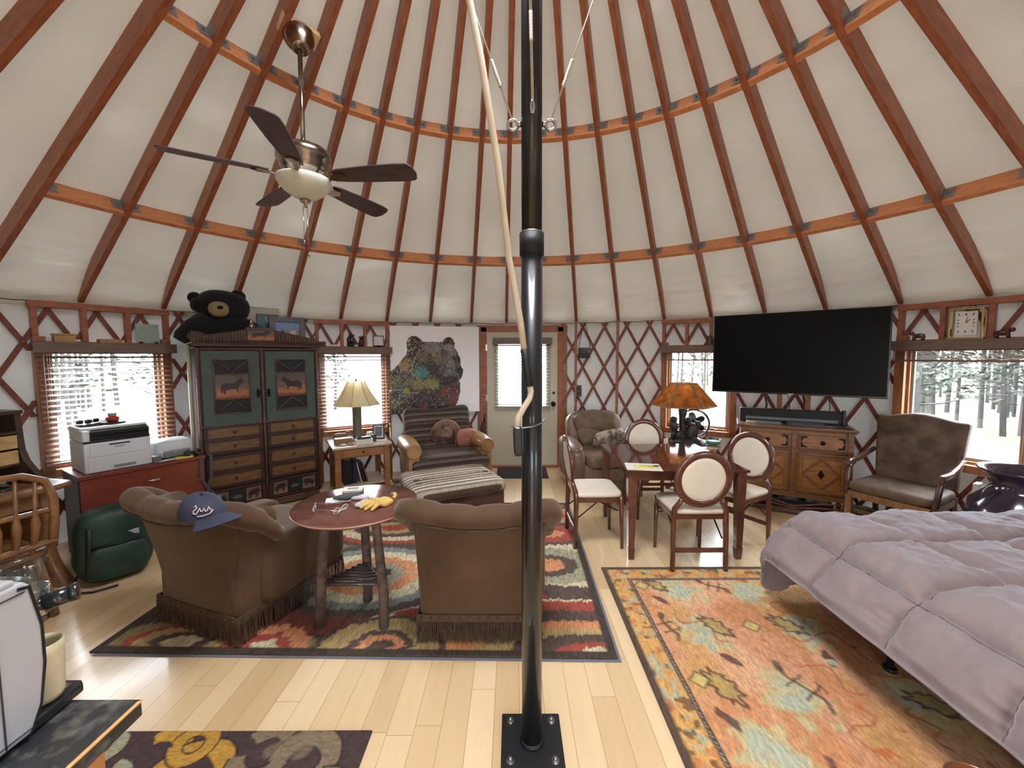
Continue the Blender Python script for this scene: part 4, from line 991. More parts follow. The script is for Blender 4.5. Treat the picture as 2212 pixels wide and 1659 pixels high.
# ================================================================== green backpack
m_pack = plain('green_nylon', (26, 58, 44), .55, c2=(16, 40, 32), nscale=9, bump=.8, bscale=14)
t = thing('backpack', 'dark green backpack slumped against the file cabinet behind the tan chair', 'backpack', (-3.05, 2.98, 0), 52)
def crump(s): return lambda p: [p[0]*(1+.10*nz(p[2]*9+s, p[0]*7, 2)), p[1]*(1+.25*nz(p[0]*8, p[2]*8+s, 2)), p[2]*(1+.05*nz(p[0]*10, 3))]
b = MB(); b.cush((0, 0, .27), (.42, .26, .54), .55, n=22, fn=crump(1)); obj('main_bag', b, m_pack, t)
b = MB(); b.cush((.0, -.12, .17), (.32, .12, .26), .5, n=16, fn=crump(4)); obj('front_pocket', b, m_pack, t)
b = MB(); b.tube([(-.1, -.02, .50), (-.14, -.13, .42), (-.15, -.17, .25), (-.16, -.14, .08)], .016, 6, flat=.3); b.tube([(-.14, -.16, .3), (.0, -.19, .31), (.14, -.16, .30)], .012, 6, flat=.3); b.tube([(-.2, -.05, .1), (-.26, -.12, .015), (-.15, -.22, .012), (-.02, -.24, .012)], .007, 6); obj('strap', b, m_rub, t)
b = MB(); b.box((.09, -.135, .345), (.07, .012, .04), (10, 0, -8)); obj('reflective_patch', b, plain('pale_patch', (180, 196, 206), .5), t)
# ================================================================== log desk with hutch
m_log = wood('golden_log', (148, 106, 66), (98, 64, 40), .4, (3, 3, 2), 3, coat=.2, bump=.2, knots=3)
m_logd = wood('dark_hutch_wood', (74, 54, 38), (48, 34, 24), .5, (3, 3, 5), 3, bump=.1)
m_pale = wood('pale_drawer', (196, 164, 110), (160, 124, 78), .5, (3, 9, 9), 3, bump=.1)
DX, DY, DR = -3.29, 2.90, 80
Td = Matrix.Translation((DX, DY, 0)) @ Matrix.Rotation(R(DR), 4, 'Z')
def on_desk(x, y, z): return tuple((Td @ Vector((x, y, z)))[:])
t = thing('log_desk', 'golden live-edge log desk with a roll-curve hutch against the left wall', 'desk', (DX, DY, 0), DR)
b = MB(); b.cush((-.62, .28, .735), (1.34, .62, .045), .15, n=14); obj('desk_top', b, m_log, t)
def slab(x0):
    g = MB(); n = 16
    def fn(u, v):
        z = .71*(1-v); flare = .09*max(0, (v-.35)/.65)**1.8; w = .02*math.sin(v*7+x0*5)
        a = u*2*PI; thick = .045+.02*flare/.09; yf = .03-flare-w; yb = .50+flare*.8
        c = math.cos(a); s = math.sin(a)
        return (x0+thick*math.copysign(abs(c)**.5, c)+flare*.6, (yf+yb)/2+(yb-yf)/2*math.copysign(abs(s)**.6, s), z)
    g.grid(fn, 28, n, cu=True); return g
for x in (-.10, -1.18): obj('slab_leg', slab(x), m_log, t)
b = MB(); b.box((-.64, .04, .66), (1.0, .03, .09)); obj('apron', b, m_log, t)
b = MB(); b.box((-.64, .45, .38), (1.0, .02, .62)); obj('back_panel', b, m_logd, t)
hp = [(.08, .76), (.10, .80), (.16, .86), (.22, .92), (.26, 1.0), (.27, 1.1), (.28, 1.27), (.56, 1.27), (.56, .76)]
for x in (-.07, -1.2):
    b = MB(); b.prism(hp, -.018, .018, Matrix(((0, 0, 1, x), (1, 0, 0, 0), (0, 1, 0, 0), (0, 0, 0, 1)))); obj('hutch_side', b, m_logd, t, .003)
b = MB(); b.box((-.635, .42, 1.275), (1.17, .31, .025)); b.box((-.635, .40, 1.13), (1.10, .28, .02)); b.box((-.635, .40, .90), (1.1, .28, .02)); b.box((-.635, .55, 1.01), (1.1, .015, .5)); obj('hutch_shelf', b, m_logd, t, .002)
for i in range(3):
    for z in (.955, 1.065):
        b = MB(); b.box((-.25-.34*i, .265, z), (.31, .02, .095)); d = obj('small_drawer', b, m_pale, t, .003); k = MB(); k.ell((-.25-.34*i, .25, z), (.011, .010, .011)); obj('knob', k, m_iron, d)
# things on the desk
b = MB(); b.lathe([(.001, 0), (.05, 0), (.075, .02), (.10, .06), (.094, .06), (.07, .024), (.001, .01)], 24, TR((0, 0, .1), (75, 0, 0))); o = obj('plate', b, plain('green_rim_plate', (196, 206, 184), .3, coat=.4)); tag(o, 'pale green plate propped on top of the desk hutch', 'plate', loc=on_desk(-.36, .40, 1.29), rz=DR)
b = MB(); b.lathe([(.001, 0), (.05, 0), (.07, .04), (.06, .10), (.03, .13), (.035, .15), (.001, .15)], 24); o = obj('clay_pot', b, plain('grey_brown_clay', (96, 82, 76), .6)); tag(o, 'grey-brown clay pot on the desk hutch behind the plate', 'pot', loc=on_desk(-.24, .44, 1.29))
b = MB(); b.cyl((0, 0, 0), (0, 0, .045), .03, n=18); o = obj('small_cup', b, m_white); tag(o, 'small white cup on the hutch shelf of the log desk', 'cup', loc=on_desk(-.22, .33, 1.141))
t = thing('tape_dispenser', 'black and silver tape dispenser at the right end of the desk top', 'dispenser', on_desk(-.09, .30, .758), DR)
b = MB(); b.cush((0, 0, .022), (.10, .06, .045), .5, n=10); obj('base', b, m_pk, t); b = MB(); b.cyl((-.0, -.01, .045), (.0, .01, .045), .026, n=18); obj('roll', b, m_steel, t)
b = MB(); b.box((0, 0, .012), (.15, .11, .024)); o = obj('paper_stack', b, m_white, None, .002); tag(o, 'small stack of white papers at the right back corner of the desk', 'papers', loc=on_desk(-.06, .45, .758), rz=DR+12)
b = MB(); b.box((0, 0, .009), (.34, .24, .018)); o = obj('laptop', b, plain('blue_grey_lid', (120, 140, 170), .3, .3), None, .004); tag(o, 'closed blue-grey laptop lying on the desk behind the log chair', 'laptop', loc=on_desk(-.62, .14, .758), rz=DR)
b = MB(); b.box((0, 0, .01), (.20, .12, .02)); o = obj('notebook', b, m_pk, None, .002); tag(o, 'dark notebook on the desk beside the laptop', 'notebook', loc=on_desk(-.32, .16, .758), rz=DR+14)
# log chair
t = thing('log_chair', 'hoop-back log chair with tapered spindles pushed up to the log desk', 'chair', (-3.24, 2.33, 0), 74)
b = MB(); b.cush((0, .0, .435), (.50, .46, .055), .3, n=14); obj('seat', b, m_log, t)
hoop = [(-.235, -.24, .46), (-.25, -.25, .62), (-.25, -.26, .78), (-.21, -.27, .90), (-.11, -.28, .955), (0, -.28, .965), (.11, -.28, .955), (.21, -.27, .90), (.25, -.26, .78), (.25, -.25, .62), (.235, -.24, .46)]
b = MB(); b.tube(hoop, [.024, .023, .022, .021, .02, .02, .02, .021, .022, .023, .024], 12); obj('hoop', b, m_log, t)
b = MB(); b.tube([(-.25, -.25, .70), (0, -.262, .715), (.25, -.25, .70)], .017, 10); b.tube([(-.25, -.25, .50), (0, -.25, .50), (.25, -.25, .50)], .02, 10); obj('back_rail', b, m_log, t)
for x in (-.16, -.08, 0, .08, .16):
    b = MB(); b.tube([(x*.9, -.24, .45), (x*.95, -.25, .52), (x, -.262, .64), (x, -.265, .72), (x*1.05, -.275, .95-.6*x*x)], [.010, .016, .024, .010, .009], 9, up=(1, 0, 0), flat=1); obj('spindle', b, m_log, t)
for sx in (-1, 1):
    for sy in (-1, 1):
        b = MB(); b.tube([(sx*.18, sy*.17, .43), (sx*.21, sy*.20, .2), (sx*.23, sy*.22, 0)], [.026, .028, .024], 10); obj('leg', b, m_log, t)
b = MB(); b.tube([(-.21, 0, .2), (.21, 0, .2)], .016, 8); obj('stretcher', b, m_log, t)
# ================================================================== kitchen counter with espresso machine
m_stone = plain('black_stone_laminate', (40, 42, 46), .3, c2=(96, 94, 90), nscale=26, coat=.2, lo=.5, hi=.72)
b = MB(); b.box((-1.63, .38, .882), (1.60, .93, .036)); ct = obj('countertop', b, m_stone, None, .0); tag(ct, 'black speckled countertop corner with a pale wood edge strip', 'countertop')
e = MB(); e.box((-.8285, .38, .9005), (.008, .92, .001)); e.box((-.829, .38, .8985), (.006, .93, .003)); obj('edge_strip', e, wood('edge_maple', (214, 170, 112), (196, 150, 96), .4), ct)
m_cabw = wood('honey_cabinet', (206, 144, 84), (182, 118, 64), .4, (8, 8, 1.5), 2, coat=.15)
t = thing('base_cabinet', 'honey-coloured wooden base cabinet under the black countertop', 'cabinet', (-1.63, .38, 0))
b = MB(); b.box((0, 0, .48), (1.52, .84, .765)); obj('body', b, m_cabw, t, .003)
b = MB(); b.box((0, 0, .05), (1.46, .78, .098)); obj('plinth', b, m_logd, t)
for x in (-.5, 0, .5):
    b = MB(); b.box((x, .43, .46), (.46, .02, .66)); d = obj('door', b, m_cabw, t, .004); k = MB(); k.tube([(x+.18, .44, .66), (x+.18, .465, .66), (x+.18, .465, .58), (x+.18, .44, .58)], .005, 6); obj('door_pull', k, m_steel, d)
m_silver = plain('silver_plastic', (186, 188, 196), .35, .25, c2=(178, 180, 188), nscale=2)
t = thing('espresso_machine', 'silver-sided espresso machine with black portafilter on the dark countertop', 'coffee machine', (-1.10, .60, .90))
side = [(-.20, .012), (-.205, .30), (-.20, .318), (.162, .322), (.172, .31), (.188, .22), (.188, .14), (.176, .06), (.155, .012)]
b = MB(); b.prism(side, -.138, .138, Matrix(((0, 0, 1, 0), (1, 0, 0, 0), (0, 1, 0, 0), (0, 0, 0, 1)))); obj('body', b, m_silver, t, .006)
b = MB(); b.prism([(.150, .315), (.170, .31), (.186, .22), (.186, .14), (.174, .06), (.152, .012), (.149, .012), (.170, .06), (.181, .14), (.181, .22), (.166, .305), (.148, .309)], -.1395, .1395, Matrix(((0, 0, 1, 0), (1, 0, 0, 0), (0, 1, 0, 0), (0, 0, 0, 1)))); obj('front_trim', b, m_pk, t)
b = MB(); b.box((.1392, .112, .165), (.0012, .0025, .30)); b.box((.1392, -.02, .302), (.0012, .36, .0025)); b.box((.1392, -.02, .024), (.0012, .36, .002)); obj('panel_seam', b, m_ink, t)
b = MB(); b.box((0, -.02, .327), (.27, .34, .012)); obj('top_plate', b, m_silver, t, .004)
b = MB(); b.box((0, .18, .265), (.20, .05, .09)); b.cyl((.07, .215, .275), (.07, .215, .215), .036, n=24); obj('group_head', b, m_steel, t, .004)
b = MB(); b.cyl((.07, .215, .235), (.07, .215, .20), .032, n=24); b.cyl((.08, .20, .24), (.11, .222, .243), .012, .014, n=12); b.cyl((.105, .218, .243), (.134, .246, .248), .0175, n=18); b.cyl((.132, .244, .248), (.142, .254, .249), .019, n=18); obj('portafilter', b, m_pk, t)
b = MB(); b.lathe([(.030, 0), (.030, .075), (.034, .078), (.034, .082), (.026, .08), (.026, 0)], 24, TR((.085, .205, .255)), cap=False); obj('glass_hopper', b, glass('clear_plastic', (235, 240, 240), thin=True), t)
b = MB(); b.prism([(-.13, .16), (.13, .16), (.125, .262), (.11, .272), (-.11, .272), (-.125, .262)], .006, .026); obj('drip_tray', b, m_pk, t, .004)
b = MB()
for i in range(8): b.box((0.0, .185+.009*i, .029), (.20, .004, .004))
b.box((0, .18, .028), (.21, .006, .006)); b.box((0, .252, .028), (.21, .006, .006)); b.box((.105, .216, .028), (.006, .075, .006)); obj('grate', b, m_steel, t)
for sx in (-.11, .11):
    for sy in (-.17, .12):
        b = MB(); b.cyl((sx, sy, 0), (sx, sy, .014), .014); obj('foot', b, m_rub, t)
t = thing('mug', 'tall cream mug standing under the espresso machine spout', 'mug', (-1.01, .815, .932))
b = MB(); b.lathe([(.001, 0), (.030, 0), (.033, .01), (.036, .10), (.037, .122), (.034, .124), (.033, .11), (.029, .012), (.001, .01)], 28); obj('cup', b, plain('cream_glaze', (216, 206, 176), .35, coat=.3, c2=(200, 188, 156), nscale=20), t)
b = MB(); b.tube([(-.034, .0, .095), (-.058, .0, .09), (-.060, .0, .055), (-.034, .0, .035)], .005, 8); obj('handle', b, MATS['cream_glaze'], t)
# ================================================================== tan club chairs
m_velvet = plain('tan_velvet', (84, 60, 39), .85, c2=(70, 48, 30), nscale=3, bump=.15, bscale=300, sheen=.18)
m_velvet.node_tree.nodes['Principled BSDF'].inputs['Sheen Tint'].default_value = (1, .82, .62, 1)
m_velvd = plain('tan_velvet_piping', (80, 60, 44), .85)
m_fringe = plain('brown_fringe', (84, 64, 50), .9, c2=(64, 48, 38), nscale=40)
m_nail = plain('antique_nail', (96, 74, 52), .35, .8)
def make_club():
    t = thing('club_chair', 'x y z w', 'armchair')
    b = MB(); b.cush((0, .40, .275), (.70, .80, .27), .14, n=18); obj('base', b, m_velvet, t)
    def bend(p):
        x, y, z = p; k = (z+.33)/.66; f = 1+.20*max(0, k)**1.4; x = x*f
        wing = .30*(abs(x)/.43)**4*(.25+.75*min(1, max(0, k*1.4)))
        return [x, y+wing-.17*max(0, k)**1.2, z]
    b = MB(); b.cush((0, .085, .47), (.70, .17, .66), .22, n=26, fn=bend); obj('backrest', b, m_velvet, t)
    # puffed roll along the top, running down the wing fronts
    path = []
    for i in range(41):
        s = -1+2*i/40; a = abs(s)
        if a < .62: q = a/.62; x = .345*q; y = -.115+.02*q; z = .79+.035*q**2
        else:
            q = (a-.62)/.38; x = .345+.085*math.sin(min(1, q*1.6)*PI/2)-.02*q; y = -.095+.34*q**1.3; z = .825-.02*q-.235*q**2.0
        path.append((math.copysign(x, s), y, z))
    rad = [(.068-.010*abs(math.cos(i/40*PI*6))**8)*(1 if 2 < i < 38 else .72) for i in range(41)]
    b = MB(); b.tube(path, rad, 14, up=(0, 0, 1)); obj('top_roll', b, m_velvet, t)
    b = MB(); b.tube([(x*.985, y-.052 if abs(x) < .36 else y-.03, z-.052) for x, y, z in path[3:-3]], .006, 6); obj('piping', b, m_velvd, t)
    for s in (-1, 1):
        b = MB(); q_ = [bend((s*.318, -.080, z_-.47)) for z_ in (.76, .68, .6, .52, .44, .36, .28, .2)]; b.tube([(p_[0], p_[1]+.085, p_[2]+.47) for p_ in q_], .005, 6); obj('seam', b, m_velvd, t)
    for s in (-1, 1):
        b = MB(); b.cush((s*.315, .47, .36), (.16, .66, .40), .28, n=18, fn=lambda p: [p[0], p[1], p[2]*(1-.12*(p[1]+.33)/.66)]); obj('armrest', b, m_velvet, t)
    b = MB(); b.cush((0, .47, .43), (.50, .64, .17), .3, n=18); obj('seat_cushion', b, m_velvet, t)
    b = MB()
    for (x0, y0, x1, y1) in [(-.353, -.003, .353, -.003), (-.353, .803, .353, .803), (-.353, -.003, -.353, .803), (.353, -.003, .353, .803)]: b.bar((x0, y0, .155), (x1, y1, .155), .01, .04)
    obj('skirt_band', b, m_velvd, t)
    b = MB()
    for i in range(13):
        for y in (-.01, .81): b.ell((-.33+.055*i, y, .158), (.008, .006, .008), n=5)
    for i in range(15):
        for x in (-.36, .36): b.ell((x, .02+.055*i, .158), (.006, .008, .008), n=5)
    obj('nailhead', b, m_nail, t)['kind'] = 'stuff'
    b = MB(); rnd = random.Random(2)
    def strand(x, y):
        L = rnd.uniform(.105, .128); dx, dy = rnd.uniform(-.008, .008), rnd.uniform(-.008, .008)
        b.tube([(x, y, .138), (x+dx*.5, y+dy*.5, .138-L*.5), (x+dx, y+dy, .138-L)], [.0032, .003, .0036], 4, caps=False)
    for i in range(96):
        x = -.355+.71*i/95; strand(x, -.006); 
        if i % 2 == 0: strand(x, .806)
    for i in range(100):
        y = -.005+.81*i/99; strand(-.358, y); strand(.358, y)
    obj('fringe', b, m_fringe, t)['kind'] = 'stuff'
    return t
club = make_club()
tag(club, 'tan velvet club chair seen from behind with a blue cap on its back', 'armchair', loc=(-1.89, 2.294, .012), rz=-20.1)
dup(club, (-.195, 2.205, .012), -.8, 'tan velvet club chair seen from behind right beside the black post')
# blue cap lying on the first chair's top roll
m_cap = plain('navy_denim', (58, 62, 82), .85, c2=(46, 50, 70), nscale=8, bump=.3, bscale=400)
t = thing('baseball_cap', 'faded navy blue baseball cap with a stitched script resting on the club chair back', 'cap', (-1.61, 2.03, .845), 160)
b = MB()
def crown(u, v):
    a = u*2*PI; ph = v*PI/2; r = .098*math.cos(ph)**.8
    return (r*math.cos(a)*1.12+.004*math.sin(3*a), r*math.sin(a), .115*math.sin(ph)**.9*(1+.08*math.cos(a)))
b.grid(crown, 40, 12, cu=True); b.ell((0, 0, .116), (.008, .008, .005)); obj('crown', b, m_cap, t)
b = MB()
def brim(u, v):
    a = (u-.5)*1.75; r = .098+.085*v*math.cos(a*1.05)**.5
    return (-r*math.cos(a)*1.12, r*math.sin(a)*.95, .006-.02*v-.035*(math.sin(a))**2*(.4+v*.6)+.012)
b.grid(brim, 22, 8); b.grid(lambda u, v: tuple(np.array(brim(u, v))+np.array((0, 0, -.004))), 22, 8); obj('brim', b, m_cap, t)
sw = []
for i in range(30):
    q = i/29; sw.append((-.06+.0*q, .04-.09*q, .06+.012*math.sin(q*16)))
b = MB()
def on_crown(a, z): 
    ph = math.asin(min(1, (z/.118)**(1/.9))); r = .100*math.cos(ph)**.8; return (r*math.cos(a)*1.12+.004*math.sin(3*a)+.0, r*math.sin(a), z)
# stitched script: an S with a tail, in pale thread
scr = [(.0, .072), (.10, .080), (.14, .068), (.03, .058), (.02, .046), (.12, .040), (.20, .052), (.26, .066), (.30, .052), (.36, .050), (.42, .064), (.46, .048), (.54, .050), (.60, .066), (.66, .048), (.74, .050), (.62, .034), (.36, .028), (.16, .030)]
b.tube([tuple(Vector(on_crown(PI-.98+a*1.15, z))*1.012) for a, z in scr], .0035, 6); obj('script_stitching', b, plain('pale_thread', (206, 196, 200), .7), t)
# ================================================================== round rustic table
m_rtop = wood('red_varnished_top', (114, 72, 60), (90, 52, 44), .14, (1.5, 10, 10), 2, coat=.6, bump=.01)
m_bark2 = plain('dark_bark', (70, 56, 50), .8, c2=(110, 92, 80), nscale=14, bump=.8, bscale=40)
m_stick = plain('shiny_stick', (54, 46, 48), .35, coat=.5, c2=(80, 70, 70), nscale=8)
TX, TY, TZ = -.975, 2.455, .75
t = thing('round_table', 'round varnished red-brown table on three bark-covered legs between the club chairs', 'table', (TX, TY, .012))
b = MB(); b.lathe([(.001, TZ-.03), (.36, TZ-.03), (.37, TZ-.024), (.372, TZ-.016), (.366, TZ-.012), (.001, TZ-.012)], 72); obj('table_top', b, m_rtop, t)
b = MB(); b.lathe([(.366, TZ-.020), (.373, TZ-.019), (.3735, TZ-.014), (.370, TZ-.0115)], 72, cap=False); obj('rim', b, plain('pale_rim', (168, 128, 108), .3), t)
LG = [(-.21, -.105), (.185, -.105), (-.01, .165)]
for x, y in LG:
    b = MB(); b.tube([(x, y, 0), (x*.97+.008, y*.95, .2), (x*.9, y*.9+.006, .42), (x*.80, y*.8, .62), (x*.76, y*.78, TZ-.03)], [.031, .030, .028, .027, .027], 12); obj('leg', b, m_bark2, t)
b = MB(); A3 = [Vector((x*.95, y*.93, .27)) for x, y in LG]
for i in range(3): b.tube([A3[i], A3[(i+1) % 3]], .012, 8)
for i in range(1, 7): q = i/7.5; b.tube([A3[0].lerp(A3[2], q)+Vector((0, 0, .012)), A3[1].lerp(A3[2], q)+Vector((0, 0, .012))], .009, 8)
obj('stick_shelf', b, m_stick, t)
tz = TZ
# objects on it (positions from the photograph, in metres)
m_glove = plain('yellow_leather', (216, 184, 108), .7, c2=(200, 164, 88), nscale=20)
t = thing('work_glove', 'yellow leather work glove lying on the round table', 'glove', (TX+.165, TY+.0, tz), -34)
b = MB(); b.cush((0, 0, .014), (.085, .10, .026), .6, n=12, fn=lambda p: [p[0], p[1], p[2]*(1+.5*nz(p[0]*60, p[1]*50, 2))]); b.cush((.052, -.01, .014), (.045, .09, .030), .6, (0, 0, 12), 10)
b.tube([(.03, .055, .018), (.015, .085, .026), (-.01, .10, .028), (-.03, .095, .020)], .012, 8)
obj('palm', b, m_glove, t)
for i, (x, L) in enumerate([(-.040, .070), (-.014, .088), (.012, .090), (.036, .076)]):
    b = MB(); b.tube([(x, -.035, .014), (x*1.35, -.05-L*.45, .022), (x*1.7, -.05-L, .012)], [.0135, .0135, .010], 9); b.ell((x*1.7, -.05-L, .012), (.010, .011, .010), n=8); obj('finger', b, m_glove, t)
b = MB(); b.tube([(-.045, .0, .014), (-.068, -.025, .018), (-.078, -.05, .012)], [.013, .012, .009], 9); obj('thumb', b, m_glove, t)
def specs(lab, x, y, rz, m, s=1, fold=False):
    t = thing('glasses', lab, 'glasses', (x, y, tz), rz)
    b = MB()
    for q in (-1, 1): b.tube([(q*.033+.024*math.cos(a_), 0, .020+.016*math.sin(a_)) for a_ in [i*2*PI/14 for i in range(14)]], .0022, 6, closed=True)
    b.tube([(-.010, 0, .025), (.010, 0, .025)], .0022, 6); obj('front_frame', b, m, t)
    for q in (-1, 1):
        b = MB()
        if fold: b.tube([(q*.058, .002, .024), (q*.02, .012, .022), (-q*.04, .016, .018)], .002, 6)
        else: b.tube([(q*.058, .002, .026), (q*.066, .10, .016), (q*.066, .145, .004)], .002, 6)
        obj('temple', b, m, t)
specs('thin-framed reading glasses lying open near the left edge of the round table', TX-.20, TY-.13, -72, m_steel)
specs('clear-framed glasses folded near the front edge of the round table', TX-.035, TY-.15, -110, plain('clear_frame', (200, 196, 200), .2), fold=True)
t = thing('leather_pouch', 'small grey pouch beside the yellow glove on the round table', 'pouch', (TX+.055, TY-.035, tz), -20)
b = MB(); b.cush((0, 0, .012), (.062, .115, .022), .5, n=12); obj('pouch', b, plain('grey_suede', (196, 186, 184), .7), t)
b = MB(); b.tube([(-.015, .055, .016), (-.005, .085, .02), (.02, .085, .018), (.025, .06, .014)], .004, 6); b.tube([(0, .06, .02), (.03, .075, .012), (.045, .09, .008)], .003, 6); obj('keys', b, m_steel, t)
b = MB(); b.box((0, 0, .0015), (.15, .09, .003)); o = obj('envelope', b, plain('white_card', (220, 222, 228), .5)); tag(o, 'white card lying under the grey cloth on the round table', 'card', loc=(TX-.14, TY+.06, tz), rz=20)
t = thing('glasses_case', 'pale zipped glasses case behind the grey cloth on the round table', 'case', (TX-.015, TY+.075, tz), -6)
b = MB(); b.cush((0, 0, .011), (.13, .065, .021), .4, n=12); obj('shell', b, plain('pale_pink_grey', (206, 198, 206), .5), t)
b = MB(); b.cush((0, 0, .016), (.17, .075, .030), .7, n=14, fn=lambda p: [p[0], p[1]*(1-.7*abs(p[0])/.085), p[2]*(.5+1.0*nz(p[0]*30, p[1]*30, 2))]); o = obj('cleaning_cloth', b, plain('charcoal_cloth', (72, 76, 82), .8)); tag(o, 'crumpled charcoal cloth on the round table', 'cloth', loc=(TX-.085, TY+.065, tz+.004), rz=24)
t = thing('notepad', 'small white booklet with a grey print at the back left of the round table', 'booklet', (TX-.115, TY+.235, tz), 12)
b = MB(); b.box((0, 0, .008), (.13, .095, .016)); obj('pages', b, m_white, t, .002); b = MB(); b.box((0, 0, .0166), (.07, .03, .001)); obj('cover_print', b, plain('grey_print', (110, 120, 124), .6), t)
# ================================================================== nightstand by the window
Tn = Matrix.Translation((-1.80, 4.782, 0)) @ Matrix.Rotation(R(31), 4, 'Z')
def on_ns(x, y, z=.60): return tuple((Tn @ Vector((x, y, z)))[:])
m_nst = wood('pine_table', (170, 122, 76), (134, 88, 52), .4, (3, 9, 9), 3, coat=.2)
m_nst2 = wood('bleached_top', (206, 190, 172), (176, 152, 128), .35, (3, 9, 9), 3, coat=.3)
t = thing('end_table', 'pine end table with a drawer in front of the middle window', 'table', (-1.80, 4.782, 0), 31)
b = MB(); b.box((0, .29, .587), (.69, .60, .026)); obj('table_top', b, m_nst2, t, .004)
b = MB(); b.box((0, .03, .515), (.55, .02, .115)); b.box((0, .55, .515), (.55, .02, .115)); b.box((-.29, .29, .515), (.02, .5, .115)); b.box((.29, .29, .515), (.02, .5, .115)); obj('apron', b, m_nst, t)
b = MB(); b.box((0, .014, .515), (.46, .02, .09)); d = obj('drawer', b, m_nst, t, .003); k = MB(); k.ell((0, -.008, .52), (.014, .012, .014)); obj('knob', k, m_maroon, d)
for sx in (-1, 1):
    for y in (.04, .54):
        b = MB(); b.box((sx*.285, y, .287), (.065, .065, .574)); obj('leg', b, m_nst, t, .003)
b = MB(); b.box((0, .29, .11), (.56, .50, .02)); obj('shelf', b, m_nst2, t)
# books leaning on the lower shelf
for i, (x, h, w, d, c, rzy, lab) in enumerate([(-.17, .30, .10, .22, (22, 24, 32), 0, 'thick black binder on the lower shelf of the end table'), (-.085, .30, .05, .2, (36, 40, 60), 0, 'dark blue book with pale spine lettering beside the black binder'),
    (-.01, .27, .018, .2, (190, 180, 182), 12, 'thin pale book leaning in the row on the end table shelf'), (.025, .26, .022, .2, (46, 38, 52), 13, 'dark purple book leaning next to the thin pale one'), (.06, .25, .02, .2, (84, 62, 56), 14, 'brown book leaning at the right end of the shelf row')]):
    t = thing('book', lab, 'book', on_ns(x, .2, .12), 31); M = TR((0, 0, 0), (0, -rzy, 0))
    b = MB(); b.box((0, 0, h/2), (w, d, h), M=M); obj('cover', b, plain('book_%d' % i, c, .5), t, .002)
    b = MB(); b.box((0, .004, h/2+.003), (w*.8, d*.98, h-.002), M=M); obj('pages', b, m_white, t)
# table lamp: woven post, parchment shade
m_shade = None
def shade_mat(name, c, tr, c2=None, ns=5):
    if name in MATS: return MATS[name]
    m, nt, bs, out = _mat(name); nt.nodes.remove(bs); mp = _map(nt); n = _noise(nt, mp, ns, 4)
    d = nt.nodes.new('ShaderNodeBsdfDiffuse'); t_ = nt.nodes.new('ShaderNodeBsdfTranslucent'); mx = nt.nodes.new('ShaderNodeMixShader'); mx.inputs[0].default_value = tr
    r = _ramp(nt, n.outputs[0], [(.35, rgb(c)), (.65, rgb(c2 or c))])
    nt.links.new(r.outputs[0], d.inputs[0]); nt.links.new(r.outputs[0], t_.inputs[0]); nt.links.new(d.outputs[0], mx.inputs[1]); nt.links.new(t_.outputs[0], mx.inputs[2]); nt.links.new(mx.outputs[0], out.inputs[0]); MATS[name] = m; return m
def panel_shade(b, n, r0, z0, r1, z1, rot=0, thick=.003, sx=1, sy=1, curve=0):
    vs = []; K = 6
    for k in range(K+1):
        q = k/K; r = r0+(r1-r0)*q-curve*math.sin(q*PI); z = z0+(z1-z0)*q
        for j in range(n): a = 2*PI*(j+.5)/n+rot; vs.append((r*math.cos(a)*sx, r*math.sin(a)*sy, z))
    fs = [(k*n+j, k*n+(j+1) % n, (k+1)*n+(j+1) % n, (k+1)*n+j) for k in range(K) for j in range(n)]
    b.add(vs, fs); return b
t = thing('table_lamp', 'table lamp with cream parchment shade and a grey woven post before the bright window', 'lamp', on_ns(-.005, .33), 31)
b = MB(); b.lathe([(.001, 0), (.085, 0), (.09, .012), (.07, .03), (.05, .036), (.001, .036)], 28); obj('base', b, plain('stone_base', (150, 138, 112), .6), t)
b = MB(); b.lathe([(.052 + .003*(i % 2), .03+.43*i/60) for i in range(61)], 32); obj('post', b, plain('grey_rope', (122, 118, 104), .85, c2=(96, 92, 82), nscale=40, bump=.8, bscale=200), t)
b = MB(); panel_shade(b, 8, .285, .46, .105, .76, 0, curve=.015); obj('shade', b, shade_mat('parchment', (240, 230, 198), .5, (226, 208, 164)), t)
b = MB()
for j in range(8):
    a = 2*PI*(j+.5)/8; b.tube([((.286+(.106-.286)*q-.015*math.sin(q*PI))*math.cos(a), (.286+(.106-.286)*q-.015*math.sin(q*PI))*math.sin(a), .46+.30*q) for q in (0, .2, .4, .6, .8, 1)], .003, 6)
obj('shade_lacing', b, plain('lacing', (176, 156, 112), .8), t)
b = MB(); b.cyl((0, 0, .46), (0, 0, .77), .005); b.ell((0, 0, .775), (.01, .01, .014)); obj('finial', b, m_iron, t)
# small things on the end table
t = thing('carved_figure', 'brown carved animal figure behind the things on the end table left side', 'figurine', on_ns(-.20, .40), 31)
b = MB(); b.cush((0, 0, .075), (.17, .06, .06), .8, n=10); b.cush((.09, 0, .10), (.06, .045, .05), .9, n=8)
for x in (-.06, .05):
    for y in (-.018, .018): b.cyl((x, y, .06), (x, y, 0), .012)
obj('body', b, plain('brown_carving', (132, 100, 88), .6), t)
b = MB(); b.box((0, 0, .035), (.20, .10, .07)); o = obj('wooden_box', b, plain('tan_box', (150, 112, 76), .5), None, .004); tag(o, 'tan wooden box at the left of the end table', 'box', loc=on_ns(-.19, .24), rz=31)
t = thing('shell_dish', 'small shell and ring at the front left of the end table', 'trinkets', on_ns(-.17, .10), 31)
b = MB(); b.cush((-.04, 0, .012), (.075, .05, .022), .8, n=8); obj('shell', b, m_white, t); b = MB(); b.tube([(.05+.028*math.cos(a_), .024*math.sin(a_), .012) for a_ in [i*PI/6 for i in range(12)]], .009, 8, closed=True); obj('ring', b, plain('tan_ring', (178, 146, 100), .6), t)
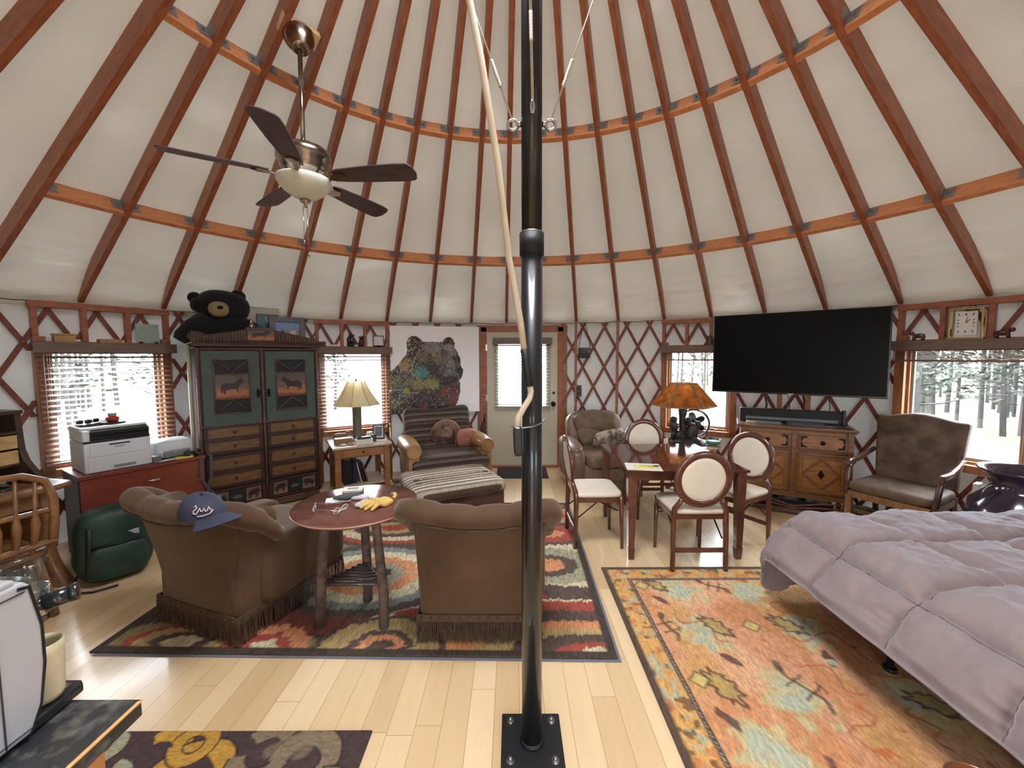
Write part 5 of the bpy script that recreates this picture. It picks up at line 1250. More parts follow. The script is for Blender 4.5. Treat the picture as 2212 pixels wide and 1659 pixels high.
b = MB(); b.box((0, 0, .03), (.20, .11, .06)); o = obj('white_box', b, m_white, None, .003); tag(o, 'white box with black glasses case on it at the front of the end table', 'box', loc=on_ns(.03, .10), rz=28)
b = MB(); b.cush((0, 0, .014), (.18, .07, .03), .6, n=10); o = obj('glasses_case', b, m_pk); tag(o, 'glossy black glasses case lying on the white box', 'case', loc=on_ns(.03, .10, .661), rz=28)
b = MB(); b.cush((0, 0, .03), (.12, .07, .06), .7, n=10, fn=crump(7)); o = obj('camera_bag', b, m_pk); tag(o, 'small black bag in front of the lamp base on the end table', 'bag', loc=on_ns(.06, .22), rz=28)
b = MB(); b.lathe([(.001, 0), (.026, 0), (.028, .06), (.022, .075), (.022, .085), (.001, .085)], 16); o = obj('dark_jar', b, plain('dark_glaze', (70, 62, 60), .3)); tag(o, 'small dark jar between the lamp and the photo frame', 'jar', loc=on_ns(.165, .20))
b = MB(); b.cyl((0, 0, 0), (0, 0, .09), .035, n=20); o = obj('candle', b, plain('wax', (220, 212, 190), .5)); tag(o, 'short pale candle behind the small dark jar', 'candle', loc=on_ns(.155, .38))
b = MB(); b.box((0, 0, .007), (.12, .085, .014)); o = obj('coaster_stack', b, m_white, None, .002); tag(o, 'stack of white cards at the right front of the end table', 'cards', loc=on_ns(.25, .14), rz=20)
t = thing('photo_frame', 'small black photo frame with grey picture standing on the end table', 'frame', on_ns(.25, .30), 16)
M = TR((0, 0, 0), (-12, 0, 0)) @ TR((0, 0, .095)); b = MB(); b.box((0, 0, 0), (.15, .022, .19), M=M); b.box((0, .05, -.045), (.03, .006, .10), (30, 0, 0), M=M); obj('frame', b, m_pk, t, .003)
b = MB(); b.box((0, -.0115, 0), (.105, .002, .145), M=M); obj('inner_rim', b, m_steel, t); b = MB(); b.box((0, -.0125, 0), (.092, .002, .13), M=M); obj('photo', b, plain('grey_photo', (84, 92, 92), .4), t)
# ================================================================== bear painting
M_, W_ = chord(-22.755, -6.8, 4.52)
def bearpaint(X, Z, A):
    w, h = X.max(), Z.max()
    PX_ = 608+X/w*719; PY_ = 780-Z/h*692       # layout grid used for the motif
    put(A, np.ones_like(X), (246, 247, 250))
    poly = [(600, 445), (640, 420), (660, 400), (700, 350), (735, 305), (742, 270), (736, 215), (748, 185), (775, 168), (812, 168), (845, 185), (866, 212), (900, 212), (950, 210), (1000, 213), (1026, 214), (1032, 195), (1055, 178), (1085, 172), (1110, 190), (1126, 225), (1121, 260), (1150, 300), (1168, 345), (1170, 390), (1176, 413), (1190, 430), (1190, 452), (1180, 492), (1160, 516), (1166, 560), (1165, 610), (1150, 680), (1122, 730), (1098, 790), (600, 790)]
    mk = inside(PX_+(fnoise(PX_*.09, PY_*.09, 2)-.5)*9, PY_+(fnoise(PX_*.09+9, PY_*.09, 2)-.5)*9, poly).astype(float)
    B = np.ones_like(A)*L3((56, 52, 50))
    def spot(x, y, r, c, k=.85, kx=1): d = np.hypot((PX_-x)/kx, PY_-y)/r+(fnoise(PX_*.05, PY_*.05, 3)-.5)*1.2; put(B, smooth(1, .5, d), c, k)
    for (x, y, r, c) in [(720, 400, 70, (168, 140, 104)), (650, 520, 70, (120, 116, 70)), (845, 460, 75, (64, 136, 138)), (760, 520, 60, (112, 96, 92)), (690, 600, 60, (60, 110, 110)), (820, 545, 70, (134, 124, 84)), (920, 560, 80, (140, 138, 82)), (980, 350, 60, (120, 100, 62)), (900, 640, 80, (72, 52, 60)), (1045, 612, 48, (186, 88, 60)), (990, 660, 60, (96, 60, 50)), (800, 690, 90, (58, 34, 56)), (930, 710, 90, (44, 34, 46)), (870, 750, 40, (150, 60, 60)), (650, 690, 50, (110, 110, 84)), (1090, 590, 90, (88, 50, 46)), (1110, 680, 80, (112, 70, 56)), (700, 470, 40, (96, 88, 110))]: spot(x, y, r, c)
    spot(960, 262, 62, (136, 132, 128), .8, 2.0); spot(1095, 300, 55, (124, 122, 120)); spot(860, 330, 60, (104, 94, 88)); spot(1010, 430, 70, (66, 60, 58)); spot(1040, 365, 60, (104, 100, 98), .8, 1.3); spot(1075, 455, 50, (112, 108, 108)); spot(800, 205, 45, (36, 31, 31), .95); spot(1080, 215, 34, (38, 34, 33), .95)
    spot(900, 245, 30, (120, 112, 106), .7, 2.2); spot(1075, 255, 34, (150, 147, 144), .7, 1.5); spot(1095, 395, 38, (128, 124, 122), .75, 1.3); spot(1145, 395, 26, (92, 90, 90), .8); spot(1040, 300, 26, (84, 78, 76), .7, 1.6); spot(1120, 470, 30, (96, 92, 92), .8, 1.5); spot(1060, 530, 34, (40, 34, 34), .8, 2.0); spot(940, 420, 60, (58, 50, 46), .6); spot(1128, 330, 20, (36, 33, 33), .9, 1.5)
    for (x, y, r, c, kx) in [(1155, 440, 30, (26, 26, 28), 1), (1125, 345, 16, (24, 22, 22), 1.5), (1110, 505, 26, (44, 40, 40), 1.8), (1160, 350, 22, (46, 42, 42), .6)]: put(B, smooth(1, .7, np.hypot((PX_-x)/kx, PY_-y)/r), c, .95)
    put(B, smooth(8, 4, seg_d(PX_, PY_, [(900, 250), (830, 290), (790, 360), (770, 440)])), (150, 132, 116), .6); put(B, smooth(5, 2, seg_d(PX_, PY_, [(1060, 515), (1120, 520), (1165, 500)])), (30, 26, 26), .8); put(B, smooth(4, 1.5, np.abs(np.hypot(PX_-1155, PY_-432)-20)), (70, 70, 72), .7)
    sp = fnoise(PX_*.11, PY_*.11, 2); lm = smooth(1080, 760, PX_+PY_*.25)
    put(B, smooth(.66, .72, sp)*lm, (206, 190, 158), .85); put(B, smooth(.68, .74, fnoise(PX_*.13+40, PY_*.13, 2))*lm, (34, 30, 34), .8); put(B, smooth(.70, .76, fnoise(PX_*.1+80, PY_*.1+9, 2)), (196, 180, 150), .5)
    A[:] = A*(1-mk[..., None])+B*mk[..., None]
cv = painted('bear_painting', W_, 1.245, .005, bearpaint, attr_mat('canvas_print', .6, (60, 60, 60), .12, 0), None, TR((0, 0, 0)))
cv.matrix_world = M_ @ Matrix.Translation((0, -.03, 1.478)); tag(cv, 'large white canvas painted with a colourful bear head', 'painting')
# ================================================================== chair-and-a-half, cushions, ottoman
def stripes(name, c_list, axis=2, freq=26):
    if name in MATS: return MATS[name]
    m, nt, bs, out = _mat(name); bs.inputs['Roughness'].default_value = .9
    tc_ = nt.nodes.new('ShaderNodeTexCoord'); sx_ = nt.nodes.new('ShaderNodeSeparateXYZ'); nt.links.new(tc_.outputs['Object'], sx_.inputs[0])
    ad = nt.nodes.new('ShaderNodeMath'); ad.operation = 'MULTIPLY'; ad.inputs[1].default_value = freq; src = nt.nodes.new('ShaderNodeMath'); src.operation = 'ADD'
    nt.links.new(sx_.outputs[1], src.inputs[0]); ml = nt.nodes.new('ShaderNodeMath'); ml.operation = 'MULTIPLY'; ml.inputs[1].default_value = -1.0 if axis == 2 else 0; nt.links.new(sx_.outputs[2], ml.inputs[0]); nt.links.new(ml.outputs[0], src.inputs[1])
    nt.links.new(src.outputs[0], ad.inputs[0])
    fr = nt.nodes.new('ShaderNodeMath'); fr.operation = 'FRACT'; nt.links.new(ad.outputs[0], fr.inputs[0])
    n = len(c_list); r = _ramp(nt, fr.outputs[0], [(i/n, rgb(c)) for i, c in enumerate(c_list)]); r.color_ramp.interpolation = 'CONSTANT'
    wv = _noise(nt, _map(nt, (60, 8, 8)), 1.5, 3); mr = nt.nodes.new('ShaderNodeMapRange'); mr.inputs['From Min'].default_value = .35; mr.inputs['From Max'].default_value = .65; mr.inputs['To Min'].default_value = .8; mr.inputs['To Max'].default_value = 1.15; nt.links.new(wv.outputs[0], mr.inputs[0])
    mu = nt.nodes.new('ShaderNodeVectorMath'); mu.operation = 'SCALE'; nt.links.new(r.outputs[0], mu.inputs[0]); nt.links.new(mr.outputs[0], mu.inputs['Scale']); nt.links.new(mu.outputs[0], bs.inputs['Base Color'])
    _bump(nt, bs, fr.outputs[0], .15, .004); MATS[name] = m; return m
m_stripe = stripes('striped_kilim', [(66, 52, 46), (98, 86, 74), (54, 42, 38), (76, 60, 52), (112, 100, 84), (62, 50, 44), (84, 68, 60), (50, 38, 36)], 2, 4.2)
m_stripe2 = stripes('striped_kilim_pale', [(120, 104, 88), (188, 178, 160), (96, 78, 68), (196, 186, 168), (110, 92, 80), (160, 148, 130), (104, 82, 70), (178, 164, 142), (84, 66, 58), (170, 158, 140)], 1, 2.6)
m_cam = plain('camel_leather', (160, 122, 78), .38, c2=(128, 92, 56), nscale=4, coat=.25, bump=.1, bscale=80)
m_camd = plain('brown_leather', (92, 68, 56), .5, c2=(76, 52, 44), nscale=5)
Tq = Matrix.Translation((-.89, 5.08, 0)) @ Matrix.Rotation(R(204), 4, 'Z')
def on_q(x, y, z): return tuple((Tq @ Vector((x, y, z)))[:])
t = thing('armchair', 'wide striped armchair with camel leather rolled arms under the bear painting', 'armchair', (-.89, 5.08, 0), 204)
b = MB(); b.cush((0, .0, .20), (.92, .84, .30), .15, n=16); obj('base', b, m_camd, t)
for s in (-1, 1):
    b = MB(); b.cush((s*.43, .02, .36), (.14, .80, .42), .3, n=14); b.cush((s*.445, .04, .585), (.22, .82, .20), .75, n=18, ez=.9, fn=lambda p: p); obj('armrest', b, m_cam, t)
    b = MB(); b.cyl((s*.445, .425, .585), (s*.445, .452, .585), .072, n=24); b.tube([(s*.445+.078*math.cos(a_), .448, .585+.078*math.sin(a_)) for a_ in [i*2*PI/24 for i in range(24)]], .008, 6, closed=True); b.cush((s*.44, .41, .36), (.13, .04, .36), .3, n=10); obj('arm_front', b, m_cam, t)
b = MB(); b.cush((0, .08, .425), (.73, .80, .17), .28, n=22); b.cush((0, .42, .405), (.93, .15, .15), .35, n=18); obj('seat_cushion', b, m_stripe, t)
b = MB(); b.cush((0, -.30, .70), (.88, .24, .58), .3, (12, 0, 0), 24, fn=lambda p: [p[0]*(1+.04*p[2]), p[1], p[2]+.035*math.cos(p[0]*6.2)*(-1 if p[2] > 0 else 0)]); obj('back_cushion', b, m_stripe, t)
b = MB(); b.cush((0, -.36, .50), (.84, .14, .66), .2, (12, 0, 0), 14); obj('back_frame', b, m_camd, t)
for x in (-.42, .42):
    for y in (-.34, .34): b = MB(); b.cyl((x, y, .07), (x, y, 0), .03, .02, n=14); obj('foot', b, m_iron, t)
t = thing('round_cushion', 'round brown tapestry cushion with a faded animal on the striped armchair', 'cushion', on_q(-.06, -.08, .675), 198)
def rp(X, Z, A): pass
b = MB(); b.cush((0, 0, 0), (.37, .09, .37), 1, (-16, 0, 0), 24, ez=1); obj('cover', b, plain('tapestry_round', (124, 98, 82), .85, c2=(84, 62, 58), nscale=9, lo=.42, hi=.56), t)
b = MB(); M = TR((0, 0, 0), (-16, 0, 0)); b.tube([tuple((M @ Vector((.185*math.cos(a_), 0, .185*math.sin(a_))))[:]) for a_ in [i*2*PI/40 for i in range(40)]], .006, 6, closed=True); obj('cord_edge', b, plain('cord', (170, 148, 112), .8), t)
b = MB(); b.cush((-.01, .042, .01), (.15, .02, .16), .8, (-16, 0, 0), 12); obj('woven_animal', b, plain('woven_motif', (164, 140, 114), .9, c2=(110, 84, 74), nscale=20), t)
t = thing('square_cushion', 'small dusty pink fringed cushion on the right of the striped armchair', 'cushion', on_q(-.31, .04, .615), 190)
b = MB(); b.cush((0, 0, 0), (.27, .10, .24), .35, (-14, 0, 3), 18, ez=.6); obj('cover', b, plain('dusty_pink', (176, 120, 100), .85, c2=(158, 102, 84), nscale=14, bump=.3, bscale=200), t)
M = TR((0, 0, 0), (-14, 0, 3))
for s in (-1, 1):
    b = MB()
    for i in range(22): z = -.11+.22*i/21; b.tube([tuple((M @ Vector(v))[:]) for v in ((s*.13, 0, z), (s*.15, .01, z-.006), (s*.155, .004, z-.016))], .0022, 4, caps=False)
    obj('tassel_edge', b, plain('tassel', (150, 120, 92), .9), t)
Oz = .38
t = thing('ottoman', 'large striped ottoman on turned feet in front of the striped armchair', 'ottoman', (-.66, 4.25, .003), 26)
b = MB(); b.cush((0, 0, .20), (.94, .78, .20), .12, n=16); obj('base', b, m_camd, t)
b = MB(); b.cush((0, 0, .325), (.98, .86, .14), .2, n=28, ez=.5); obj('cushion', b, m_stripe2, t)
b = MB(); b.tube([(.48*math.copysign(abs(math.cos(a_))**.22, math.cos(a_)), .42*math.copysign(abs(math.sin(a_))**.22, math.sin(a_)), .285) for a_ in [i*2*PI/72 for i in range(72)]], .007, 6, closed=True); obj('piping', b, m_camd, t)
b = MB()
for sy in (-.145, -.03):
    for i in range(9): x = -.38+.095*i; b.prism([(x-.03, sy-.02), (x, sy), (x-.03, sy+.02)], .388, .3945); b.prism([(x+.03, sy-.02), (x, sy), (x+.03, sy+.02)], .388, .3945)
obj('woven_diamond', b, m_camd, t)['kind'] = 'stuff'
for x in (-.40, .40):
    for y in (-.34, .34): b = MB(); b.lathe([(.001, 0), (.022, 0), (.026, .02), (.018, .03), (.032, .055), (.036, .075), (.024, .09), (.03, .11), (.001, .11)], 20, TR((x, y, 0))); obj('foot', b, m_maroon, t)
# pharmacy floor lamp
m_brass = plain('aged_brass', (176, 166, 120), .28, .9)
t = thing('floor_lamp', 'slim brass reading floor lamp beside the striped armchair', 'lamp', (-1.615, 5.27, 0))
b = MB(); b.lathe([(.001, 0), (.12, 0), (.12, .012), (.03, .022), (.012, .035), (.001, .035)], 28); obj('base', b, m_brass, t)
b = MB(); b.tube([(0, 0, .03), (0, 0, .78)], .009, 10); b.tube([(0, 0, .76), (0, 0, 1.19), (.012, -.004, 1.215), (.03, -.01, 1.225), (.21, -.05, 1.235)], .006, 10); b.cyl((0, 0, .74), (0, 0, .79), .012); obj('pole', b, m_brass, t)
b = MB(); b.add([(-.05, -.05, 0), (.05, -.05, 0), (.05, .05, 0), (-.05, .05, 0), (-.02, -.03, .07), (.03, -.03, .07), (.03, .03, .07), (-.02, .03, .07)], [(4, 5, 6, 7), (0, 1, 5, 4), (1, 2, 6, 5), (2, 3, 7, 6), (3, 0, 4, 7)], M=TR((.24, -.06, 1.19), (0, 15, 0))); b.box((.33, -.08, 1.20), (.13, .05, .025), (0, 0, -10)); obj('lamp_shade', b, m_brass, t)
# umbrella leaning at the door frame
t = thing('umbrella', 'closed dark tartan umbrella leaning between the striped armchair and the door', 'umbrella', (-.44, 5.78, 0), 0)
b = MB(); b.tube([(-.02, .03, .03), (-.01, .02, .35), (.01, .01, .6), (.03, .0, .72)], [.012, .045, .04, .03], 12, flat=1); obj('canopy', b, plain('tartan', (72, 44, 56), .8, c2=(30, 62, 48), nscale=10), t)
b = MB(); b.tube([(.03, 0, .70), (.05, 0, .84)], [.014, .017], 10); obj('handle', b, m_pk, t)
# ================================================================== folding dining chairs, oval-backed
m_mahog = wood('mahogany', (104, 62, 44), (74, 40, 28), .25, (4, 4, 3), 3, coat=.5, bump=.02)
m_vinyl_w = plain('cream_upholstery', (222, 212, 196), .6, c2=(214, 203, 186), nscale=6, bump=.1, bscale=300)
def sweep_loop(b, pts, w, h, n=8, mi=0):
    b.tube(pts, w, n, closed=True)
def make_dining():
    t = thing('dining_chair', 'x', 'chair')
    b = MB(); b.cush((0, .0, .475), (.43, .42, .06), .28, n=18, ez=.55); obj('seat', b, m_vinyl_w, t)
    b = MB(); b.box((0, .185, .435), (.40, .022, .045)); b.box((0, -.185, .435), (.40, .022, .045))
    for s in (-1, 1): b.box((s*.195, 0, .435), (.022, .38, .045))
    obj('seat_frame', b, m_mahog, t, .003)
    cz, cy, tl = .735, -.235, 7
    M = TR((0, cy, cz), (tl, 0, 0))
    b = MB(); K = 48; rw, rh = .193, .200; prof = [(-.028, -.008), (-.022, .010), (0, .016), (.02, .012), (.028, 0), (.02, -.012), (0, -.014), (-.018, -.012)]
    vs = []; fs = []; P = len(prof)
    for i in range(K):
        a = 2*PI*i/K
        for (dr, dy) in prof: vs.append(((rw+dr)*math.cos(a), dy, (rh+dr)*math.sin(a)))
    for i in range(K):
        for j in range(P): fs.append((i*P+j, i*P+(j+1) % P, ((i+1) % K)*P+(j+1) % P, ((i+1) % K)*P+j))
    b.add(vs, fs, True, M); obj('oval_frame', b, m_mahog, t)
    b = MB(); b.cush((0, 0, 0), (.345, .034, .36), 1, None, 18, M, ez=1, fn=lambda p: [p[0], math.copysign(min(abs(p[1])*1.6, .014), p[1]), p[2]]); obj('back_pad', b, m_vinyl_w, t)
    for s in (-1, 1):
        b = MB(); b.tube([(s*.205, -.205, 0), (s*.203, -.20, .25), (s*.200, -.195, .44), (s*.195, -.20, .50), (s*.165, -.212, .545), (s*.150, -.222, .585)], [.019, .021, .022, .022, .020, .016], 8); obj('leg', b, m_mahog, t)
        b = MB(); b.tube([(s*.195, .205, 0), (s*.192, .20, .25), (s*.19, .195, .46)], [.014, .018, .021], 8); obj('leg', b, m_mahog, t)
    b = MB(); b.box((0, -.205, .175), (.37, .018, .035)); obj('stretcher', b, m_mahog, t, .003)
    b = MB(); b.box((0, .195, .36), (.36, .016, .03)); obj('stretcher', b, m_mahog, t, .003)
    b = MB()
    for s in (-1, 1): b.tube([(s*.178, -.19, .26), (s*.176, -.0, .415), (s*.178, .17, .33)], .006, 6)
    b.cyl((-.178, .0, .41), (.178, .0, .41), .005); obj('folding_brace', b, m_black, t)
    return t
dc = make_dining()
tag(dc, 'oval-backed dining chair nearest the camera, its back to the viewer on the floral rug edge', 'chair', 'cream oval-backed chairs at the dining table', (1.435, 3.19, .0), 0)
dup(dc, (.735, 3.56, 0), -88, 'oval-backed dining chair on the left side of the table, seen side-on with its cream seat')
dup(dc, (1.475, 4.20, 0), 180, 'oval-backed dining chair on the far side of the table in front of the brown armchair')
dup(dc, (1.985, 3.53, 0), 118, 'oval-backed dining chair on the right side of the table before the carved sideboard')
# dining table
m_dtop = wood('dining_top', (84, 48, 36), (62, 32, 24), .07, (1.2, 10, 10), 2, coat=.0, bump=.008)
t = thing('dining_table', 'square dark mahogany dining table with tapered legs', 'table', (1.41, 3.637, 0))
b = MB(); b.box((0, 0, .739), (.985, .99, .022)); obj('table_top', b, m_dtop, t, .005)
b = MB()
for s in (-1, 1): b.box((0, s*.43, .69), (.80, .02, .075)); b.box((s*.43, 0, .69), (.02, .80, .075))
obj('apron', b, m_mahog, t, .002)
for sx in (-1, 1):
    for sy in (-1, 1):
        b = MB(); vs = []
        for z, w in ((.728, .036), (.63, .036), (.10, .024), (.098, .028), (0, .022)):
            for q in ((-1, -1), (1, -1), (1, 1), (-1, 1)): vs.append((sx*.44+q[0]*w, sy*.44+q[1]*w, z))
        fs = [(0, 1, 2, 3), (19, 18, 17, 16)]
        for k in range(4):
            for j in range(4): fs.append((k*4+j, (k+1)*4+j, (k+1)*4+(j+1) % 4, k*4+(j+1) % 4))
        b.add(vs, fs); obj('leg', b, m_mahog, t, .003)
b = MB(); b.box((0, 0, .001), (.215, .28, .002)); o = obj('paper_sheet', b, m_white); tag(o, 'white sheet of paper at the near left corner of the dining table', 'paper', loc=(1.08, 3.255, .75), rz=80)
b = MB(); b.box((0, 0, .003), (.08, .19, .006)); o = obj('yellow_pad', b, plain('pale_yellow_pad', (226, 220, 130), .7)); tag(o, 'pale yellow note pad lying on the white sheet on the dining table', 'note pad', loc=(1.10, 3.24, .752), rz=82)
t = thing('pen', 'pen with a dark cap lying on the yellow pad on the dining table', 'pen', (1.11, 3.245, .7585), 84)
b = MB(); b.cyl((0, -.05, .005), (0, .06, .005), .0045, n=10); obj('barrel', b, plain('yellow_barrel', (214, 200, 80), .4), t); b = MB(); b.cyl((0, -.05, .005), (0, -.095, .005), .0052, n=10); obj('pen_cap', b, m_pk, t)
# ================================================================== brown leather armchair in the corner
m_leather = plain('worn_brown_leather', (124, 100, 84), .42, c2=(96, 74, 60), nscale=5, bump=.25, bscale=30, coat=.1)
t = thing('armchair', 'worn brown leather armchair with nailhead trim behind the dining table', 'armchair', (1.12, 4.98, 0), 186)
b = MB(); b.cush((0, .0, .22), (.76, .80, .36), .15, n=16); obj('base', b, m_leather, t)
def humped(p): return [p[0], p[1], p[2]+(.035*math.cos(p[0]*5)+.02*nz(p[0]*9, 2) if p[2] > .1 else 0)]
b = MB(); b.cush((0, -.33, .66), (.74, .20, .50), .35, (12, 0, 0), 22, fn=humped); obj('backrest', b, m_leather, t)
for s in (-1, 1):
    b = MB(); b.cush((s*.39, .02, .36), (.15, .82, .44), .3, n=14); b.cush((s*.40, .0, .565), (.21, .78, .17), .8, n=18, ez=.9); obj('armrest', b, m_leather, t)
b = MB(); b.cush((0, .08, .43), (.62, .70, .16), .3, n=20, fn=lambda p: [p[0], p[1], p[2]+.008*nz(p[0]*12, p[1]*12, 2)]); obj('seat_cushion', b, m_leather, t)
b = MB(); b.cush((0, .40, .10), (.74, .03, .18), .1, n=10); b.box((0, .405, .20), (.76, .02, .012)); obj('skirt', b, m_leather, t)
b = MB()
for i in range(34): x = -.37+.74*i/33; b.ell((x, .418, .20+.012*math.cos(x*9)), (.006, .005, .006), n=4)
for s in (-1, 1):
    for i in range(14): b.ell((s*.465, .425, .22+.025*i), (.006, .005, .006), n=4)
obj('nailhead', b, m_nail, t)['kind'] = 'stuff'
b = MB(); b.cush((-.0, -.24, .80), (.56, .13, .26), .7, (10, 0, -4), 20, fn=lambda p: [p[0]*(1+.12*nz(p[2]*20, 1)), p[1]*(.7+.9*nz(p[0]*14, p[2]*18, 2)), p[2]*(1+.2*nz(p[0]*12, 4))]); b.cush((.10, -.19, .64), (.30, .10, .28), .7, (14, 20, 0), 18, fn=lambda p: [p[0], p[1]*(.7+.9*nz(p[0]*16, p[2]*16, 2)), p[2]])
Tl = Matrix.Translation((1.12, 4.98, 0)) @ Matrix.Rotation(R(186), 4, 'Z')
o = obj('leather_throw', b, plain('soft_leather_throw', (110, 88, 68), .6, c2=(92, 72, 54), nscale=6)); o.matrix_world = Tl; tag(o, 'bunched brown leather jacket thrown over the back of the leather armchair', 'jacket')
t = thing('cowhide_cushion', 'grey and white cowhide cushion on the leather armchair', 'cushion', tuple((Tl @ Vector((-.12, .02, .62)))[:]), 190)
b = MB(); b.cush((0, 0, 0), (.46, .13, .30), .4, (-30, 8, 0), 20, ez=.7); obj('cover', b, plain('cowhide', (176, 166, 152), .9, c2=(96, 84, 76), nscale=14, bump=.5, bscale=200, lo=.42, hi=.6), t)
# ================================================================== round side table with sculpture lamp, fan, bowl
SX_, SY_, SZ = 2.16, 4.85, .60
t = thing('side_table', 'small round side table under the sculpture lamp', 'table', (SX_, SY_, 0))
b = MB(); b.lathe([(.001, SZ-.03), (.34, SZ-.03), (.35, SZ-.015), (.34, SZ), (.001, SZ)], 48); obj('table_top', b, wood('worn_round_top', (186, 160, 150), (150, 118, 104), .2, (2, 9, 9), 2, coat=.5), t)
b = MB(); b.lathe([(.001, .02), (.16, .02), (.16, .05), (.05, .08), (.04, .3), (.05, .5), (.14, SZ-.03), (.001, SZ-.03)], 24); obj('pedestal', b, m_mahog, t)
for k in range(3):
    b = MB(); a = k*2*PI/3+.5; b.tube([(.03*math.cos(a), .03*math.sin(a), .12), (.17*math.cos(a), .17*math.sin(a), .06), (.25*math.cos(a), .25*math.sin(a), .0)], [.03, .024, .02], 8); obj('foot', b, m_mahog, t)
m_bronze = plain('dark_bronze', (44, 40, 40), .4, .3, c2=(70, 66, 64), nscale=24, bump=.9, bscale=45)
t = thing('sculpture_lamp', 'lamp with orange mica shade on a dark bronze sculpture of bears and a tree stump', 'lamp', (2.085, 4.78, SZ))
b = MB(); b.cush((0, 0, .035), (.36, .24, .09), .7, n=18, fn=lambda p: [p[0]*(1+.2*nz(p[1]*20, p[2]*20, 2)), p[1]*(1+.2*nz(p[0]*20, 2)), p[2]*(1+.6*nz(p[0]*18, p[1]*18, 2))])
b.cush((-.06, 0, .10), (.16, .14, .13), .9, n=14, fn=lambda p: [p[0]*(1+.25*nz(p[1]*25, p[2]*25, 2)), p[1], p[2]*(1+.3*nz(p[0]*25, 5))]); obj('rock_base', b, m_bronze, t)
b = MB(); b.tube([(-.02, .01, .08), (-.025, .01, .2), (-.035, .01, .32), (-.03, .01, .40), (-.035, .01, .455)], [.05, .042, .036, .05, .046], 12); b.tube([(-.03, 0, .36), (-.065, 0, .42)], [.02, .012], 6); obj('tree_stump', b, m_bronze, t)
b = MB(); b.cush((-.145, 0, .23), (.10, .12, .15), .9, (0, -15, 0), 14); b.cush((-.155, -.03, .31), (.085, .08, .07), .95, n=12); b.tube([(-.15, -.03, .17), (-.17, -.04, .08)], [.03, .022], 8); obj('seated_cub', b, m_bronze, t)
b = MB(); b.cush((.045, -.05, .17), (.11, .12, .21), .9, (0, 12, 0), 14); b.cush((.01, -.06, .30), (.07, .08, .08), .95, n=12); b.tube([(.03, -.07, .24), (-.01, -.06, .30)], [.028, .02], 8); b.tube([(.07, -.06, .1), (.1, -.09, .05)], [.035, .026], 8); b.cush((.145, 0, .24), (.085, .08, .09), .95, n=12); b.tube([(.14, 0, .22), (.1, 0, .08)], [.035, .045], 8); obj('climbing_cub', b, m_bronze, t)
b = MB(); b.cyl((-.03, .01, .45), (-.03, .01, .76), .006); b.ell((-.03, .01, .775), (.012, .012, .014)); obj('harp_rod', b, m_brass, t)
b = MB(); panel_shade(b, 6, .365, .475, .145, .735, math.radians(12)); o = obj('shade', b, shade_mat('amber_mica', (186, 122, 62), .45, (132, 78, 38), 12), t); o.location = (-.03, .01, 0)
b = MB()
for j in range(6):
    a = 2*PI*(j+.5)/6+math.radians(12); a2 = 2*PI*(j+1.5)/6+math.radians(12)
    P0 = Vector((.368*math.cos(a), .368*math.sin(a), .474)); P1 = Vector((.148*math.cos(a), .148*math.sin(a), .736)); Q0 = Vector((.368*math.cos(a2), .368*math.sin(a2), .474)); Q1 = Vector((.148*math.cos(a2), .148*math.sin(a2), .736))
    b.bar(P0, P1, .024, .010, up=tuple(P0)); b.bar(P0, Q0, .010, .014); b.bar(P1, Q1, .010, .014)
o = obj('shade_frame', b, wood('shade_strips', (150, 112, 78), (104, 70, 46), .6, (9, 9, 9), 3), t); o.location = (-.03, .01, 0)
l = bpy.data.lights.new('amber_bulb', 'POINT'); l.energy = .7; l.color = (1, .66, .32); l.shadow_soft_size = .04; o = bpy.data.objects.new('amber_bulb', l); COL.objects.link(o); o.location = (2.055, 4.79, SZ+.62)
t = thing('desk_fan', 'black round desk fan behind the bronze sculpture', 'fan', (2.26, 4.93, SZ), 150)
m_fan = plain('fan_black', (22, 24, 26), .3)
b = MB()
for k in range(24):
    a = 2*PI*k/24; b.tube([(math.cos(a+.35*q)*(.03+.135*q), -.045*math.sin(q*PI*.5+.2)+.0, .235+math.sin(a+.35*q)*(.03+.135*q)) for q in (0, .25, .5, .75, 1)], .003, 5)
for rr2, y in ((.165, -.03), (.172, .0), (.165, .04), (.10, -.045), (.035, -.02)): b.tube([(rr2*math.cos(a_), y, .235+rr2*math.sin(a_)) for a_ in [i*2*PI/36 for i in range(36)]], .006 if rr2 > .15 else .003, 6, closed=True)
obj('grille', b, m_fan, t)
b = MB(); b.cyl((0, -.01, .235), (0, .07, .235), .045, n=20); 
for k in range(5):
    a = 2*PI*k/5; b.cush((.075*math.cos(a), 0, .235+.075*math.sin(a)), (.12, .012, .08), .8, (20, -math.degrees(a), 0), 8)
obj('blades', b, m_fan, t)
b = MB(); b.lathe([(.001, 0), (.095, 0), (.09, .02), (.03, .035), (.02, .06), (.02, .09), (.001, .09)], 24, TR((0, .05, 0))); b.tube([(-.165, .02, .235), (-.13, .05, .08), (0, .06, .05), (.13, .05, .08), (.165, .02, .235)], .009, 8); obj('stand', b, m_fan, t)
t = thing('glass_bowl', 'round glass bowl of pale blue candy on the side table', 'bowl', (2.395, 4.72, SZ+.001))
b = MB(); b.lathe([(.001, 0), (.068, 0), (.08, .015), (.085, .075), (.081, .075), (.076, .02), (.001, .008)], 32); obj('bowl', b, glass('bowl_glass', (214, 230, 226)), t)
b = MB(); b.lathe([(.001, .01), (.074, .016), (.077, .05), (.001, .052)], 32); obj('filling', b, plain('pale_aqua', (160, 180, 180), .4, c2=(196, 208, 206), nscale=30), t)
t = thing('papers', 'small crumple of blue and white wrappers at the foot of the sculpture lamp', 'papers', (2.27, 4.70, SZ+.001), 20)
